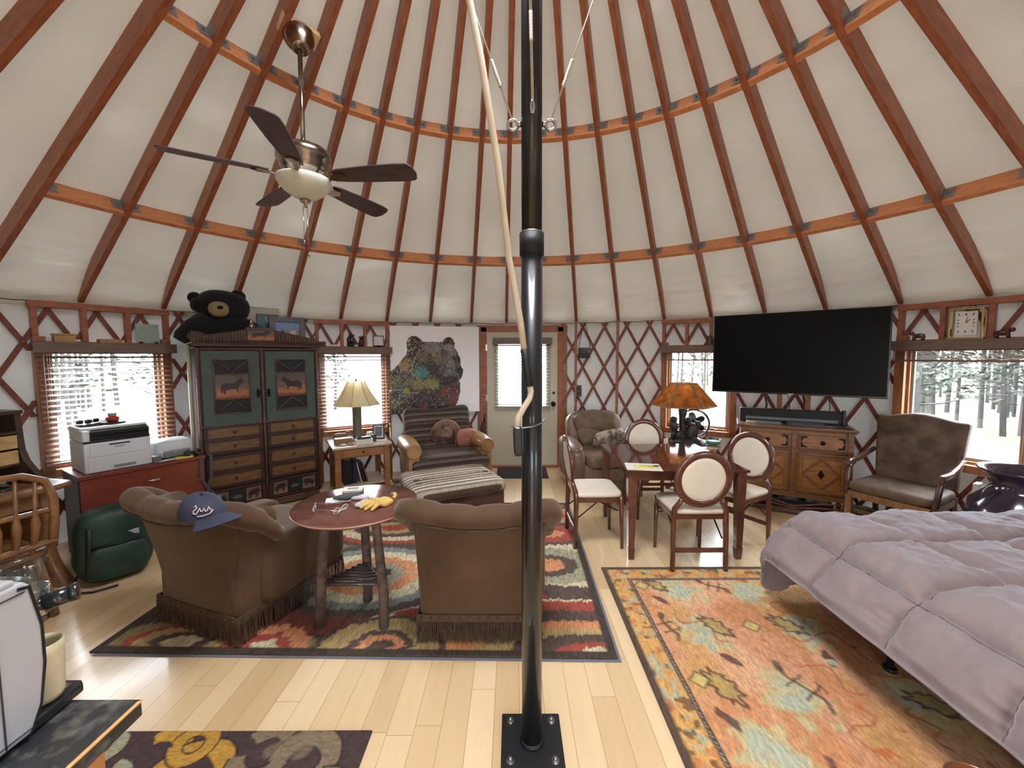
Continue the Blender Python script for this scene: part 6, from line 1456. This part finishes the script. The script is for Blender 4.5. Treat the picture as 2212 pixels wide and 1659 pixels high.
b = MB(); b.cush((0, 0, .02), (.09, .05, .04), .8, (0, 10, 20), 8); obj('wrapper', b, plain('blue_wrap', (120, 130, 200), .4), t); b = MB(); b.cush((-.02, .0, .04), (.07, .03, .03), .9, (0, 30, 0), 8); obj('wrapper', b, m_white, t)
# ================================================================== sideboard
m_oak = wood('antique_oak', (158, 106, 52), (112, 70, 30), .35, (3, 12, 12), 3, coat=.3, bump=.05, knots=3)
m_oakd = wood('oak_moulding', (124, 80, 38), (84, 50, 22), .35, (3, 12, 12), 3, coat=.3)
Ts = Matrix.Translation((2.96, 4.16, 0)) @ Matrix.Rotation(R(-28.7), 4, 'Z')
def on_sb(x, y, z=.92): return tuple((Ts @ Vector((x, y, z)))[:])
SW, SD = 1.00, .42
t = thing('sideboard', 'carved oak sideboard with diamond door panels under the television', 'sideboard', (2.96, 4.16, 0), -28.7)
b = MB(); b.box((0, SD/2, .56), (SW-.02, SD-.02, .66)); obj('body', b, m_oak, t, .003)
b = MB(); b.box((0, SD/2, .908), (SW+.05, SD+.05, .024)); b.box((0, SD/2, .888), (SW+.02, SD+.02, .018)); obj('top', b, m_oakd, t, .006)
b = MB(); b.box((0, .0, .205), (SW+.01, .03, .05)); b.box((0, -.008, .185), (SW+.02, .03, .018)); b.box((0, -.004, .685), (SW-.04, .02, .02)); b.box((0, 0, .55), (.045, .02, .66)); obj('front_rail', b, m_oakd, t, .004)
for x in (-SW/2+.035, SW/2-.035):
    b = MB(); b.box((x, .0, .55), (.05, .03, .68)); b.lathe([(.001, 0), (.02, 0), (.03, .03), (.022, .06), (.034, .09), (.034, .12), (.025, .18), (.001, .18)], 18, TR((x, .03, 0))); b.lathe([(.001, 0), (.02, 0), (.03, .03), (.022, .06), (.034, .12), (.025, .22), (.001, .22)], 14, TR((x, SD-.05, 0))); obj('leg', b, m_oakd, t, .003)
for s in (-1, 1):
    cx = s*.237; ww = .40
    b = MB(); b.box((cx, -.012, .775), (ww, .022, .15)); d = obj('drawer', b, m_oak, t, .003)
    b = MB()
    for q in (-1, 1): b.box((cx+q*(ww/2-.01), -.026, .775), (.012, .012, .15)); b.box((cx, -.026, .775+q*.07), (ww, .012, .012))
    obj('drawer_moulding', b, m_oakd, d)
    for qx in (-1, 1):
        b = MB()
        for qz in (-1, 1): b.prism([(0, 0), (-qx*.055, 0), (-qx*.05, -qz*.014), (-qx*.02, -qz*.02), (-qx*.012, -qz*.05), (0, -qz*.055)], 0, .004, Matrix(((1, 0, 0, cx+qx*(ww/2-.02)), (0, 0, -1, -.024), (0, 1, 0, .775+qz*.058), (0, 0, 0, 1))))
        obj('corner_mount', b, m_iron, d)
    b = MB(); b.cyl((cx, -.02, .775), (cx, -.036, .775), .008, n=12); b.lathe([(.001, -.012), (.018, -.008), (.022, 0), (.016, .01), (.001, .014)], 14, TR((cx, -.045, .775), (90, 0, 0))); obj('knob', b, m_iron, d)
    zc, hh = .445, .40
    b = MB(); b.box((cx, -.010, zc), (ww, .020, hh+.02)); d = obj('door', b, m_oak, t, .003)
    b = MB()
    for q in (-1, 1):
        b.box((cx+q*(ww/2-.012), -.024, zc), (.014, .012, hh)); b.box((cx, -.024, zc+q*(hh/2-.007)), (ww, .012, .014)); b.box((cx+q*(ww/2-.04), -.022, zc), (.008, .008, hh-.07)); b.box((cx, -.022, zc+q*(hh/2-.04)), (ww-.08, .008, .008))
    obj('door_moulding', b, m_oakd, d)
    dm = [(cx, zc+.155), (cx+.155, zc), (cx, zc-.155), (cx-.155, zc)]
    b = MB()
    for k in range(4): (x0, z0), (x1, z1) = dm[k], dm[(k+1) % 4]; b.bar((x0, -.024, z0), (x1, -.024, z1), .016, .012, up=(0, 1, 0))
    obj('diamond_moulding', b, m_oakd, d)
    b = MB(); b.prism([(cx, zc+.05), (cx+.028, zc), (cx, zc-.05), (cx-.028, zc)], 0, .005, Matrix(((1, 0, 0, 0), (0, 0, -1, -.020), (0, 1, 0, 0), (0, 0, 0, 1)))); b.lathe([(.001, -.014), (.016, -.008), (.018, 0), (.010, .01), (.001, .012)], 12, TR((cx, -.036, zc), (90, 0, 0))); obj('diamond_pull', b, m_iron, d)
# low curved wooden rack in front of the sideboard's feet
t = thing('luggage_rack', 'low reddish bentwood rack lying at the foot of the sideboard', 'rack', on_sb(0, -.06, 0), -31)
b = MB()
for q, z in ((0, .175), (1, .13), (2, .045), (3, .02)): b.tube([(-.50, .0, z), (-.25, 0, z-.02*(q < 2)), (0, -.01, .095 if q == 0 else (.075 if q == 1 else z+.01)), (.25, 0, z-.02*(q < 2)), (.50, 0, z)], .010, 8)
obj('bent_rails', b, m_mahog, t)
b = MB(); b.box((0, -.01, .085), (.06, .022, .05)); 
for x in (-.505, .505): b.box((x, .0, .10), (.03, .04, .20))
obj('end_posts', b, m_mahog, t, .003)
b = MB(); b.box((0, .10, .08), (.86, .14, .10)); o = obj('low_speaker', b, m_pk, None, .006); tag(o, 'long black box in the shadow below the sideboard', 'speaker', loc=on_sb(-.05, .10, -.02), rz=-28.7); o.location.z = -.03
# sound bar, receiver and remote controls
t = thing('soundbar', 'long black soundbar standing on the sideboard below the television', 'speaker', on_sb(-.03, .26), -28.7)
b = MB(); b.box((0, 0, .075), (.94, .08, .15)); obj('cabinet', b, plain('matte_black', (16, 16, 18), .6), t, .012)
b = MB(); b.box((.01, -.0415, .045), (.84, .003, .030)); obj('silver_strip', b, plain('grey_strip', (112, 116, 120), .4), t)
b = MB(); b.box((.475, -.02, .085), (.03, .06, .17)); obj('end_cap', b, m_pk, t, .008)
for (x, y, w, d, h, rz_, nm, lab, m_) in [(.10, .10, .32, .12, .03, -3, 'cable_box', 'flat black receiver box in front of the soundbar', m_pk), (-.22, .12, .22, .10, .025, 0, 'disc_player', 'flat silver box left of the black receiver on the sideboard', plain('dull_silver', (104, 104, 108), .4)), (-.38, .14, .11, .06, .02, 8, 'card_box', 'small pale box at the left end of the soundbar', m_nst2)]:
    b = MB(); b.box((0, 0, h/2), (w, d, h)); o = obj(nm, b, m_, None, .003); tag(o, lab, 'box', loc=on_sb(x, y), rz=-28.7+rz_)
for (x, y, rz_, lab) in [(.34, .10, 60, 'dark remote control lying at the right end of the sideboard'), (.42, .08, 35, 'second remote control at the right corner of the sideboard, next to the other')]:
    t = thing('remote_control', lab, 'remote', on_sb(x, y), rz_); b = MB(); b.cush((0, 0, .009), (.045, .17, .018), .3, n=10); obj('shell', b, m_pk, t)
    b = MB()
    for i in range(6):
        for j in range(3): b.box((-.011+.011*j, -.05+.02*i, .018), (.006, .008, .002))
    obj('buttons', b, plain('grey_keys', (130, 130, 134), .5), t)
# television on a swing arm
m_tv = plain('tv_screen', (4, 4, 5), .35, spec=.12)
t = thing('television', 'large black flat television on a swing arm above the sideboard', 'television', (2.787, 3.995, 1.272), -37.7)
b = MB(); b.box((0, 0, .412), (1.43, .03, .824)); b.box((0, .045, .35), (.9, .06, .5)); obj('casing', b, m_pk, t, .006)
b = MB(); b.box((0, -.0165, .418), (1.405, .002, .80)); obj('screen', b, m_tv, t)
b = MB(); b.box((0, -.018, .007), (.05, .004, .010)); obj('badge', b, m_steel, t)
t2 = thing('wall_mount', 'black swing-arm bracket and posts holding the television', 'bracket', (2.787, 3.995, 0), -37.7)
b = MB(); b.box((-.02, .095, 1.65), (.5, .03, .4)); b.bar((-.02, .11, 1.65), (.12, .42, 1.65), .05, .05); b.bar((.12, .42, 1.65), (.0, .60, 1.65), .05, .05); b.box((.0, .585, 1.5), (.30, .03, .5)); obj('arm', b, m_black, t2)
for x in (-.13, .13):
    b = MB(); b.box((x, .60, 1.08), (.05, .04, 2.10)); obj('backing_post', b, m_red, t2, .002)
t = thing('tv_cables', 'black cables hanging below the television behind the soundbar', 'cables', (0, 0, 0))
for i, dx in enumerate((-.28, -.06, .08, .30)):
    b = MB(); p = [on_sb(dx, .30, 1.55), on_sb(dx+.02, .33, 1.25), on_sb(dx+.05, .36, 1.1), on_sb(dx+.02, .36, .94)]; b.tube(p, .012 if i in (0, 2) else .004, 6); obj('cable', b, m_rub, t)
# ================================================================== carved-arm chair by the right window
m_suede = plain('brown_suede_hide', (104, 84, 66), .6, c2=(74, 56, 44), nscale=7, bump=.3, bscale=30, lo=.4, hi=.6)
m_chw = wood('chair_oak', (150, 110, 72), (112, 76, 46), .4, (9, 9, 2), 3, coat=.2)
m_chd = wood('dark_arm_wood', (88, 60, 50), (60, 38, 30), .22, (6, 6, 6), 3, coat=.6)
t = thing('armchair', 'high-backed brown suede armchair with wooden arms beside the right window', 'armchair', (3.52, 3.56, 0), 117)
b = MB(); b.cush((0, .02, .445), (.60, .54, .13), .25, n=20, ez=.6); obj('seat', b, m_suede, t)
bp = [(-.30, 0), (-.315, .3), (-.32, .62)]
top = [(-.32+.64*i/24, .62+.045*max(0, math.cos((i-12)/24*PI*1.25))**1.5) for i in range(25)]
poly = [(-.28, 0)]+top+[(.28, 0)]
b = MB(); b.prism(poly, -.045, .045, Matrix(((1, 0, 0, 0), (0, math.sin(R(-8)), -1, -.27), (0, math.cos(R(-8)), 0, .46), (0, 0, 0, 1)))); obj('backrest', b, m_suede, t, .025, seg=4)
b = MB(); b.box((0, .265, .375), (.56, .03, .06)); b.box((0, -.235, .375), (.56, .03, .06))
for s in (-1, 1): b.box((s*.27, .01, .375), (.03, .5, .06))
obj('seat_rail', b, m_chw, t, .003)
for s in (-1, 1):
    b = MB(); b.box((s*.275, .255, .185), (.05, .05, .37)); obj('leg', b, m_chw, t, .003)
    b = MB(); b.tube([(s*.27, -.30, 0), (s*.27, -.26, .2), (s*.27, -.24, .42)], [.022, .026, .026], 8); obj('leg', b, m_chd, t)
    b = MB(); b.tube([(s*.295, .26, .38), (s*.305, .235, .50), (s*.31, .21, .60), (s*.31, .20, .635)], [.024, .022, .022, .024], 8)
    b.tube([(s*.315, .27, .645), (s*.315, .20, .662), (s*.315, .05, .672), (s*.31, -.1, .70), (s*.30, -.26, .74)], [.026, .030, .028, .022, .020], 10, flat=1.0); obj('armrest', b, m_chd, t)
b = MB(); b.tube([(-.27, .24, .10), (-.27, -.26, .14)], .014, 6); b.tube([(.27, .24, .10), (.27, -.26, .14)], .014, 6); b.tube([(-.27, 0, .12), (.27, 0, .12)], .014, 6); b.bar((-.26, .24, .22), (.26, .24, .22), .02, .03); obj('stretcher', b, m_chd, t)
# tall jar
t = thing('floor_vase', 'huge glossy aubergine jar with a flared rim below the right window', 'vase', (3.76, 2.86, 0))
b = MB(); b.lathe([(.001, 0), (.17, 0), (.20, .04), (.29, .25), (.315, .42), (.29, .56), (.20, .66), (.175, .70), (.19, .75), (.245, .80), (.262, .812), (.258, .822), (.235, .815), (.175, .77), (.155, .70), (.18, .64), (.26, .54), (.28, .40), (.16, .04), (.001, .03)], 56); obj('jar', b, plain('aubergine_glaze', (52, 38, 48), .16, c2=(42, 36, 66), nscale=2, coat=.7), t)
b = MB(); b.box((0, 0, .30), (.035, .10, .60)); o = obj('white_board', b, m_white, None, .003); tag(o, 'narrow white board standing between the suede armchair and the big jar', 'board', loc=(3.87, 3.27, 0), rz=-62)
b = MB(); b.tube([(-.1, 0, .02), (.1, 0, .04)], [.03, .035], 10); o = obj('drumstick_roll', b, m_chd); tag(o, 'dark wooden bar lying on the floor between sideboard and suede armchair', 'bar', loc=(3.62, 3.83, .0), rz=35); o.location.z = .01
b = MB(); b.lathe([(.001, 0), (.10, 0), (.105, .02), (.085, .06), (.09, .14), (.06, .16), (.001, .16)], 24); o = obj('tin_pot', b, plain('tin', (150, 140, 120), .4, .4)); tag(o, 'small dull metal pot on the floor at the right foot of the sideboard', 'pot', loc=on_sb(.60, .0, 0))
# ================================================================== things hung on the lattice by the door
t = thing('shoulder_bag', 'small black bag hanging by its strap from the lattice right of the door', 'bag', pol(13.0, 4.50), -13)
b = MB(); b.cush((0, -.01, 1.715), (.175, .06, .155), .25, n=14); obj('pouch', b, m_rub, t)
b = MB(); b.cush((0, -.035, 1.745), (.17, .02, .09), .25, n=12); obj('flap', b, m_pk, t)
b = MB(); b.tube([(-.078, 0, 1.78), (-.065, 0, 1.9), (-.02, 0, 2.10), (0, 0, 2.125), (.02, 0, 2.10), (.07, 0, 1.9), (.08, 0, 1.78)], .008, 6, flat=.5); obj('strap', b, m_rub, t)
t = thing('wall_outlet', 'black outlet box with a cable running down, mounted on the lattice by the door', 'outlet', pol(11.9, 4.50), -12)
b = MB(); b.box((0, 0, 1.16), (.105, .06, .165)); obj('box', b, m_pk, t, .004)
for z in (1.125, 1.195): b = MB(); b.box((0, -.032, z), (.04, .006, .03)); obj('socket', b, m_rub, t)
b = MB(); b.tube([(-.02, 0, 1.08), (-.03, .0, .95), (-.05, .01, .75), (-.05, .01, .3), (-.05, .01, .02)], .014, 8); obj('cable', b, m_rub, t)
# ================================================================== things on the window shelves (local frame of each window)
def on_win(k, x, y=-.06, z=1.8005): M, W = WM[k]; return tuple((M @ Vector((x, y, z)))[:])
def rzw(k): M, W = WM[k]; return math.degrees(math.atan2(M[1][0], M[0][0]))
m_box = wood('pale_box_wood', (186, 150, 98), (158, 122, 74), .5, (4, 12, 12), 3)
t = thing('wooden_box', 'lidded pale wooden box in the first opening above the left window', 'box', on_win(0, -.29), rzw(0))
b = MB(); b.box((0, 0, .03), (.13, .09, .06)); obj('body', b, m_box, t, .002); b = MB(); b.box((0, 0, .068), (.14, .10, .014)); obj('lid', b, m_box, t, .002)
t = thing('wooden_box', 'flat pale wooden box in the middle opening above the left window', 'box', on_win(0, .0), rzw(0)+3)
b = MB(); b.box((0, 0, .014), (.155, .08, .028)); obj('body', b, m_box, t, .002); b = MB(); b.box((0, 0, .033), (.155, .08, .009)); obj('lid', b, m_box, t, .002)
t = thing('glass_plaque', 'pale green glass plaque in the right opening above the left window', 'plaque', on_win(0, .29, -.03), rzw(0))
b = MB(); b.box((0, 0, .105), (.18, .008, .19), (-6, 0, 0)); obj('plate', b, plain('frosted_green', (168, 184, 172), .3, c2=(150, 168, 158), nscale=14), t)
for x in (-.06, .06): b = MB(); b.box((x, -.01, .012), (.025, .05, .024)); obj('foot', b, m_maroon, t)
b = MB(); b.box((0, 0, .032), (.10, .08, .064)); o = obj('red_box', b, plain('dark_red_box', (96, 44, 50), .5), None, .003); tag(o, 'dark red box at the left end of the shelf over the middle window', 'box', loc=on_win(1, -.40), rz=rzw(1))
def figurine(lab, loc, rz, m, kind):
    t = thing('figurine', lab, 'figurine', loc, rz); b = MB()
    if kind == 'pair': b.cush((0, 0, .03), (.10, .06, .06), .8, n=10); b.tube([(-.01, 0, .03), (-.02, 0, .10), (.0, 0, .15)], [.035, .03, .018], 10); b.tube([(0, 0, .12), (.05, 0, .16)], [.014, .008], 6); b.ell((-.0, 0, .165), (.02, .02, .022)); b.tube([(.03, 0, .03), (.035, 0, .11)], [.02, .012], 8)
    if kind == 'stand': b.tube([(0, 0, 0), (0, 0, .05), (.005, 0, .11)], [.036, .034, .022], 12); b.ell((.01, 0, .13), (.02, .018, .02)); b.tube([(.01, 0, .11), (.045, 0, .145)], [.012, .006], 6); b.tube([(-.0, 0, .10), (-.03, 0, .14)], [.012, .006], 6)
    if kind == 'bear':
        b.cush((0, 0, .045), (.09, .04, .045), .8, n=10); b.cush((.052, 0, .07), (.04, .035, .038), .9, n=10)
        for x in (-.032, .03):
            for y in (-.012, .012): b.tube([(x, y, .04), (x+.006, y, 0)], [.012, .009], 8)
    obj('figure', b, m, t); return t
figurine('dark bronze figure group in the middle opening over the middle window', on_win(1, -.045), rzw(1), m_bronze, 'pair')
figurine('single dark bronze standing figure right of the figure group over the middle window', on_win(1, .085), rzw(1), m_bronze, 'stand')
t = thing('picture_frame', 'small white picture in a grey frame in the right opening over the middle window', 'frame', on_win(1, .315, -.04), rzw(1))
b = MB(); b.box((0, .0, .08), (.15, .012, .16), (-8, 0, 0)); obj('frame', b, plain('pewter_frame', (106, 104, 108), .5, .3, bump=.6, bscale=60), t, .003); b = MB(); b.box((0, -.008, .082), (.12, .004, .125), (-8, 0, 0)); obj('picture', b, m_white, t); b = MB(); b.cush((0, -.02, .012), (.14, .04, .026), .8, n=8); obj('driftwood', b, m_iron, t)
t = thing('hand_bell', 'dark bell standing on the shelf above the window behind the orange lamp', 'bell', on_win(2, .14, -.08))
b = MB(); b.lathe([(.001, .0), (.072, 0), (.07, .01), (.045, .05), (.036, .09), (.034, .118), (.001, .122)], 28); obj('bell', b, plain('rusty_bell', (92, 76, 68), .5, .5), t)
figurine('small polished brown bear figurine on the shelf over the right window', on_win(3, -.29), rzw(3)+180, plain('polished_brown', (96, 58, 52), .2, coat=.6), 'bear')
figurine('dark reclining figurine at the right end of the right window shelf', on_win(3, .22), rzw(3), plain('dark_red_carving', (84, 44, 40), .4), 'bear')
t = thing('mantel_clock', 'brass and glass mantel clock with a white rectangular dial over the right window', 'clock', on_win(3, .02, -.07), rzw(3))
m_gold = plain('clock_brass', (196, 172, 112), .22, 1)
b = MB(); b.box((0, .0, .008), (.22, .12, .016)); b.box((0, 0, .262), (.22, .12, .014))
for x in (-.098, .098):
    for y in (-.05, .05): b.box((x, y, .135), (.014, .014, .24))
b.tube([(-.05, 0, .268), (-.03, 0, .282), (.03, 0, .282), (.05, 0, .268)], .005, 6); obj('case', b, m_gold, t, .002)
b = MB(); b.box((0, -.03, .137), (.135, .02, .21)); obj('dial', b, plain('dial_white', (228, 226, 222), .5), t, .002)
b = MB()
for k in range(12):
    a = PI/2-k*PI/6; c_, s_ = math.cos(a), math.sin(a); q = min(.052/max(abs(c_), 1e-6), .082/max(abs(s_), 1e-6)); b.bar((c_*q*.80, -.041, .14+s_*q*.80), (c_*q, -.041, .14+s_*q), .006 if k % 3 else .009, .002, up=(0, 1, 0))
obj('hour_marks', b, m_ink, t)
b = MB(); b.bar((0, -.0425, .14), (.024, -.0425, .172), .005, .002, up=(0, 1, 0)); obj('hour_hand', b, m_ink, t)
b = MB(); b.bar((0, -.044, .14), (.010, -.044, .195), .003, .002, up=(0, 1, 0)); obj('minute_hand', b, m_ink, t)
# ================================================================== blinds
m_slat = plain('walnut_blind', (140, 106, 90), .5, c2=(120, 88, 74), nscale=5)
m_slatd = plain('grey_blind', (150, 146, 134), .5)
def blind(k, lab, x0, x1, zt, zb, raised=False, y=-.075, m_=None, tilt=17, val=False):
    M, W = WM[k]; m_ = m_ or m_slat
    t = thing('window_blind', lab, 'blind'); t.matrix_world = M
    b = MB(); b.box(((x0+x1)/2, y-.005, zt+.02), (x1-x0, .05, .04)); obj('headrail', b, m_, t, .002)
    if val: b = MB(); b.box(((x0+x1)/2, y-.02, zt+.03), (x1-x0+.05, .07, .095)); obj('valance', b, plain('valance_grey', (112, 104, 94), .5), t, .003)
    b = MB()
    if raised:
        for i in range(13): b.box(((x0+x1)/2, y, zt-.006-.0062*i), (x1-x0, .05, .0034))
    else:
        n = int((zt-zb)/.047)
        for i in range(n): b.box(((x0+x1)/2, y, zt-.03-.047*i), (x1-x0, .05, .003), (tilt, 0, 0))
    obj('slats', b, m_, t)
    b = MB(); zz = zt-.09 if raised else zb; b.box(((x0+x1)/2, y, zz), (x1-x0, .05, .018)); obj('bottom_rail', b, m_, t, .002)
    b = MB()
    for x in (x0+.10, (x0+x1)/2, x1-.10):
        for dy in (-.026, .026): b.tube([(x, y+dy, zt), (x, y+dy, zz)], .0011, 4)
    if not raised: b.tube([(x0+.03, y-.03, zt), (x0+.03, y-.03, zb+.35)], .002, 5)
    obj('ladder_cord', b, m_white, t)
blind(0, 'open wooden slat blind over the left window behind the printer', -.455, .455, 1.70, .74)
blind(1, 'open wooden slat blind over the middle window behind the table lamp', -.455, .455, 1.70, .74)
blind(2, 'blind raised to the top of the window behind the orange lamp', -.455, .455, 1.70, .7, True)
blind(3, 'blind raised to the top of the right window under the clock shelf', -.46, .46, 1.70, .7, True)
WM.append((Matrix.Translation((.1525, 5.985, 0)), 1)); blind(6, 'grey-brown slat blind on the glass of the cream door', -.41, .41, 1.86, .91, y=-.06, m_=m_slatd, tilt=24, val=True)
# casement crank handles
for k, x in ((3, .02), (2, .20)):
    M, W = WM[k]; b = MB(); b.box((x, -.035, .705), (.09, .03, .02)); b.tube([(x+.02, -.04, .72), (x-.04, -.055, .722), (x-.09, -.06, .735)], .007, 6); b.ell((x-.09, -.06, .742), (.010, .010, .012)); o = obj('casement_crank', b, plain('pewter_crank', (140, 134, 122), .35, .7)); o.matrix_world = M
    tag(o, 'small metal crank handle on the sill of the %s' % ('right window' if k == 3 else 'window behind the orange lamp'), 'handle')
# ================================================================== bed
m_quilt = plain('mauve_comforter', (140, 126, 126), .8, c2=(134, 119, 121), nscale=3, bump=.08, bscale=400, sheen=.5)
m_quilt.node_tree.nodes['Principled BSDF'].inputs['Sheen Tint'].default_value = (.75, .82, 1, 1)
BX0, BX1, BY0, BY1, BZ = 1.93, 3.36, .35, 2.42, .60
t = thing('bed', 'low platform bed on a dark metal frame under the mauve comforter', 'bed', (0, 0, 0))
b = MB(); b.cush(((BX0+BX1)/2, (BY0+BY1)/2, .455), (BX1-BX0, BY1-BY0, .22), .08, n=14); obj('mattress', b, plain('mattress_ticking', (120, 110, 108), .8), t)
m_frame = plain('bed_frame_black', (30, 30, 34), .5, .2)
b = MB()
for x in (BX0+.03, BX1-.03): b.box((x, (BY0+BY1)/2, .315), (.04, BY1-BY0-.04, .05))
for y in (BY0+.03, (BY0+BY1)/2, BY1-.03): b.box(((BX0+BX1)/2, y, .315), (BX1-BX0-.06, .04, .05))
b.box((BX0+.10, (BY0+BY1)/2, .12), (.02, BY1-BY0-.2, .09)); obj('frame', b, m_frame, t, .003)
for x in (BX0+.05, (BX0+BX1)/2, BX1-.05):
    for y in (BY0+.1, (BY0+BY1)/2, BY1-.42): b = MB(); b.cyl((x, y, .012), (x, y, .29), .018, n=12); b.cyl((x, y, .012), (x, y, .03), .03, n=14); obj('leg', b, m_frame, t)
def quilt():
    LA, LB = .41, .62; W, D = BX1-BX0, BY1-BY0; SQ = .43
    nx, ny = 230, 250
    A1 = np.linspace(-LA, W+.2, nx); B1 = np.linspace(-LB, D, ny); A_, B_ = np.meshgrid(A1, B1, indexing='ij')   # B: 0 at the foot edge, growing to the head
    oa = np.maximum(0, -A_); ob = np.maximum(0, -B_); oc = np.maximum(0, A_-W)
    d = np.sqrt(oa**2+ob**2); ux = np.where(d > 1e-6, oa/np.maximum(d, 1e-6), 0); uy = np.where(d > 1e-6, ob/np.maximum(d, 1e-6), 0)
    mx_ = np.radians(62+24*np.clip(uy, 0, 1)**2)        # the foot side hangs steeper than the long side
    NS = 60; out = np.zeros_like(d); dn = np.zeros_like(d); pn = np.zeros_like(d)
    for q in range(NS):
        s_ = d*(q+.5)/NS; pn = mx_*np.clip(s_/.28, 0, 1)**.9; out += np.cos(pn)*d/NS; dn += np.sin(pn)*d/NS
    # puffs between stitched lines
    sa = np.abs((A_-.27)/SQ-np.round((A_-.27)/SQ))*SQ; sb = np.abs((B_-.30)/SQ-np.round((B_-.30)/SQ))*SQ
    puff = .055*(1-np.exp(-sa/.028))*(1-np.exp(-sb/.032))
    wq = lambda n_: 1-np.abs(2*n_-1)**.7
    wr = .030*(fnoise(A_*7+3, B_*30, 2)-.5)*np.exp(-sa/.07)+.030*(fnoise(A_*28, B_*7+5, 2)-.5)*np.exp(-sb/.07)+.05*(fnoise(A_*4, B_*4, 2)-.5)+.016*wq(fnoise(A_*7+B_*3, B_*9-A_*4, 2))+.010*wq(fnoise(A_*16+B_*9, B_*8-A_*9+7, 2))
    hemd = np.minimum(A_+LA, B_+LB); puff = puff*np.clip(hemd/.05, .25, 1)
    fold = .03*np.sin(A_*0+B_*9+2*fnoise(B_*4, A_*2, 2)*3)*np.clip(oa/.3, 0, 1)*np.clip((LA-oa)/.2, .3, 1)*.5
    h = puff+wr+fold
    X = BX0+np.maximum(A_, 0)*1.0-ux*out; Y = BY1-np.maximum(B_, 0)+uy*out; Z = BZ-dn-.10*np.clip(oc/.2, 0, 1)**2
    nxv = -ux*np.sin(pn); nyv = uy*np.sin(pn); nzv = np.cos(pn)
    X = X+nxv*h; Y = Y+nyv*h; Z = Z+nzv*h+.015
    Z = np.maximum(Z, .045+.02*fnoise(A_*9, B_*9, 2))
    g = MB(); V = np.stack([X, Y, Z], -1).reshape(-1, 3); idx = np.arange(nx*ny).reshape(nx, ny)
    f = np.stack([idx[:-1, :-1], idx[:-1, 1:], idx[1:, 1:], idx[1:, :-1]], -1).reshape(-1, 4)
    # underside, set back along the normal, welded at the hem
    th = .035*np.clip(hemd/.06, 0, 1)+.004; V2 = np.stack([X-nxv*th, Y-nyv*th, Z-nzv*th], -1).reshape(-1, 3); n0 = len(V)
    g.v = [tuple(v) for v in np.vstack([V, V2])]; g.f = [tuple(int(q) for q in r) for r in f]+[tuple(int(q)+n0 for q in reversed(r)) for r in f]
    rim = list(idx[:, 0])+list(idx[-1, 1:])+list(idx[-2::-1, -1])+list(idx[0, -2:0:-1]); k = len(rim)
    for i in range(k): a, c = int(rim[i]), int(rim[(i+1) % k]); g.f.append((a, a+n0, c+n0, c))
    g.sm = [True]*len(g.f); g.mi = [0]*len(g.f)
    o = obj('comforter', g, m_quilt); tag(o, 'puffy mauve-grey quilted comforter spread over the bed and hanging off its side', 'comforter')
    # stitching lines, part of the comforter
    st = MB(); Vt = V.reshape(nx, ny, 3)
    for k_ in range(-2, 5):
        a = .27+SQ*k_
        if -LA+.02 < a < W+.2:
            i = int(np.argmin(np.abs(A1-a))); st.tube([tuple(Vt[i, j]+np.array((0, 0, .001))) for j in range(0, ny, 2)], .0022, 4, caps=False)
    for k_ in range(-2, 6):
        b_ = .30+SQ*k_
        if -LB+.02 < b_ < D:
            j = int(np.argmin(np.abs(B1-b_))); st.tube([tuple(Vt[i, j]+np.array((0, 0, .001))) for i in range(0, nx, 2)], .0022, 4, caps=False)
    obj('stitched_seam', st, plain('seam_thread', (104, 84, 84), .9), o)
    hem = MB(); hem.tube([tuple(Vt[0, j]) for j in range(0, ny, 2)], .006, 6); hem.tube([tuple(Vt[i, 0]) for i in range(0, nx, 2)], .006, 6); obj('hem', hem, m_quilt, o)
quilt()
# small copper bin at the lower right
t = thing('copper_bin', 'rim of a copper-coloured round bin standing by the bed at the bottom edge', 'bin', (1.475, 1.16, .012))
b = MB(); b.lathe([(.001, 0), (.075, 0), (.092, .29), (.094, .29), (.088, .292), (.073, .01), (.001, .008)], 48); obj('body', b, plain('dull_copper', (150, 92, 62), .35, .6), t)
b = MB(); b.tube([(.092*math.cos(a_), .092*math.sin(a_), .291) for a_ in [i*2*PI/48 for i in range(48)]], .003, 6, closed=True); obj('rim', b, plain('bright_copper', (220, 170, 140), .2, 1), t)
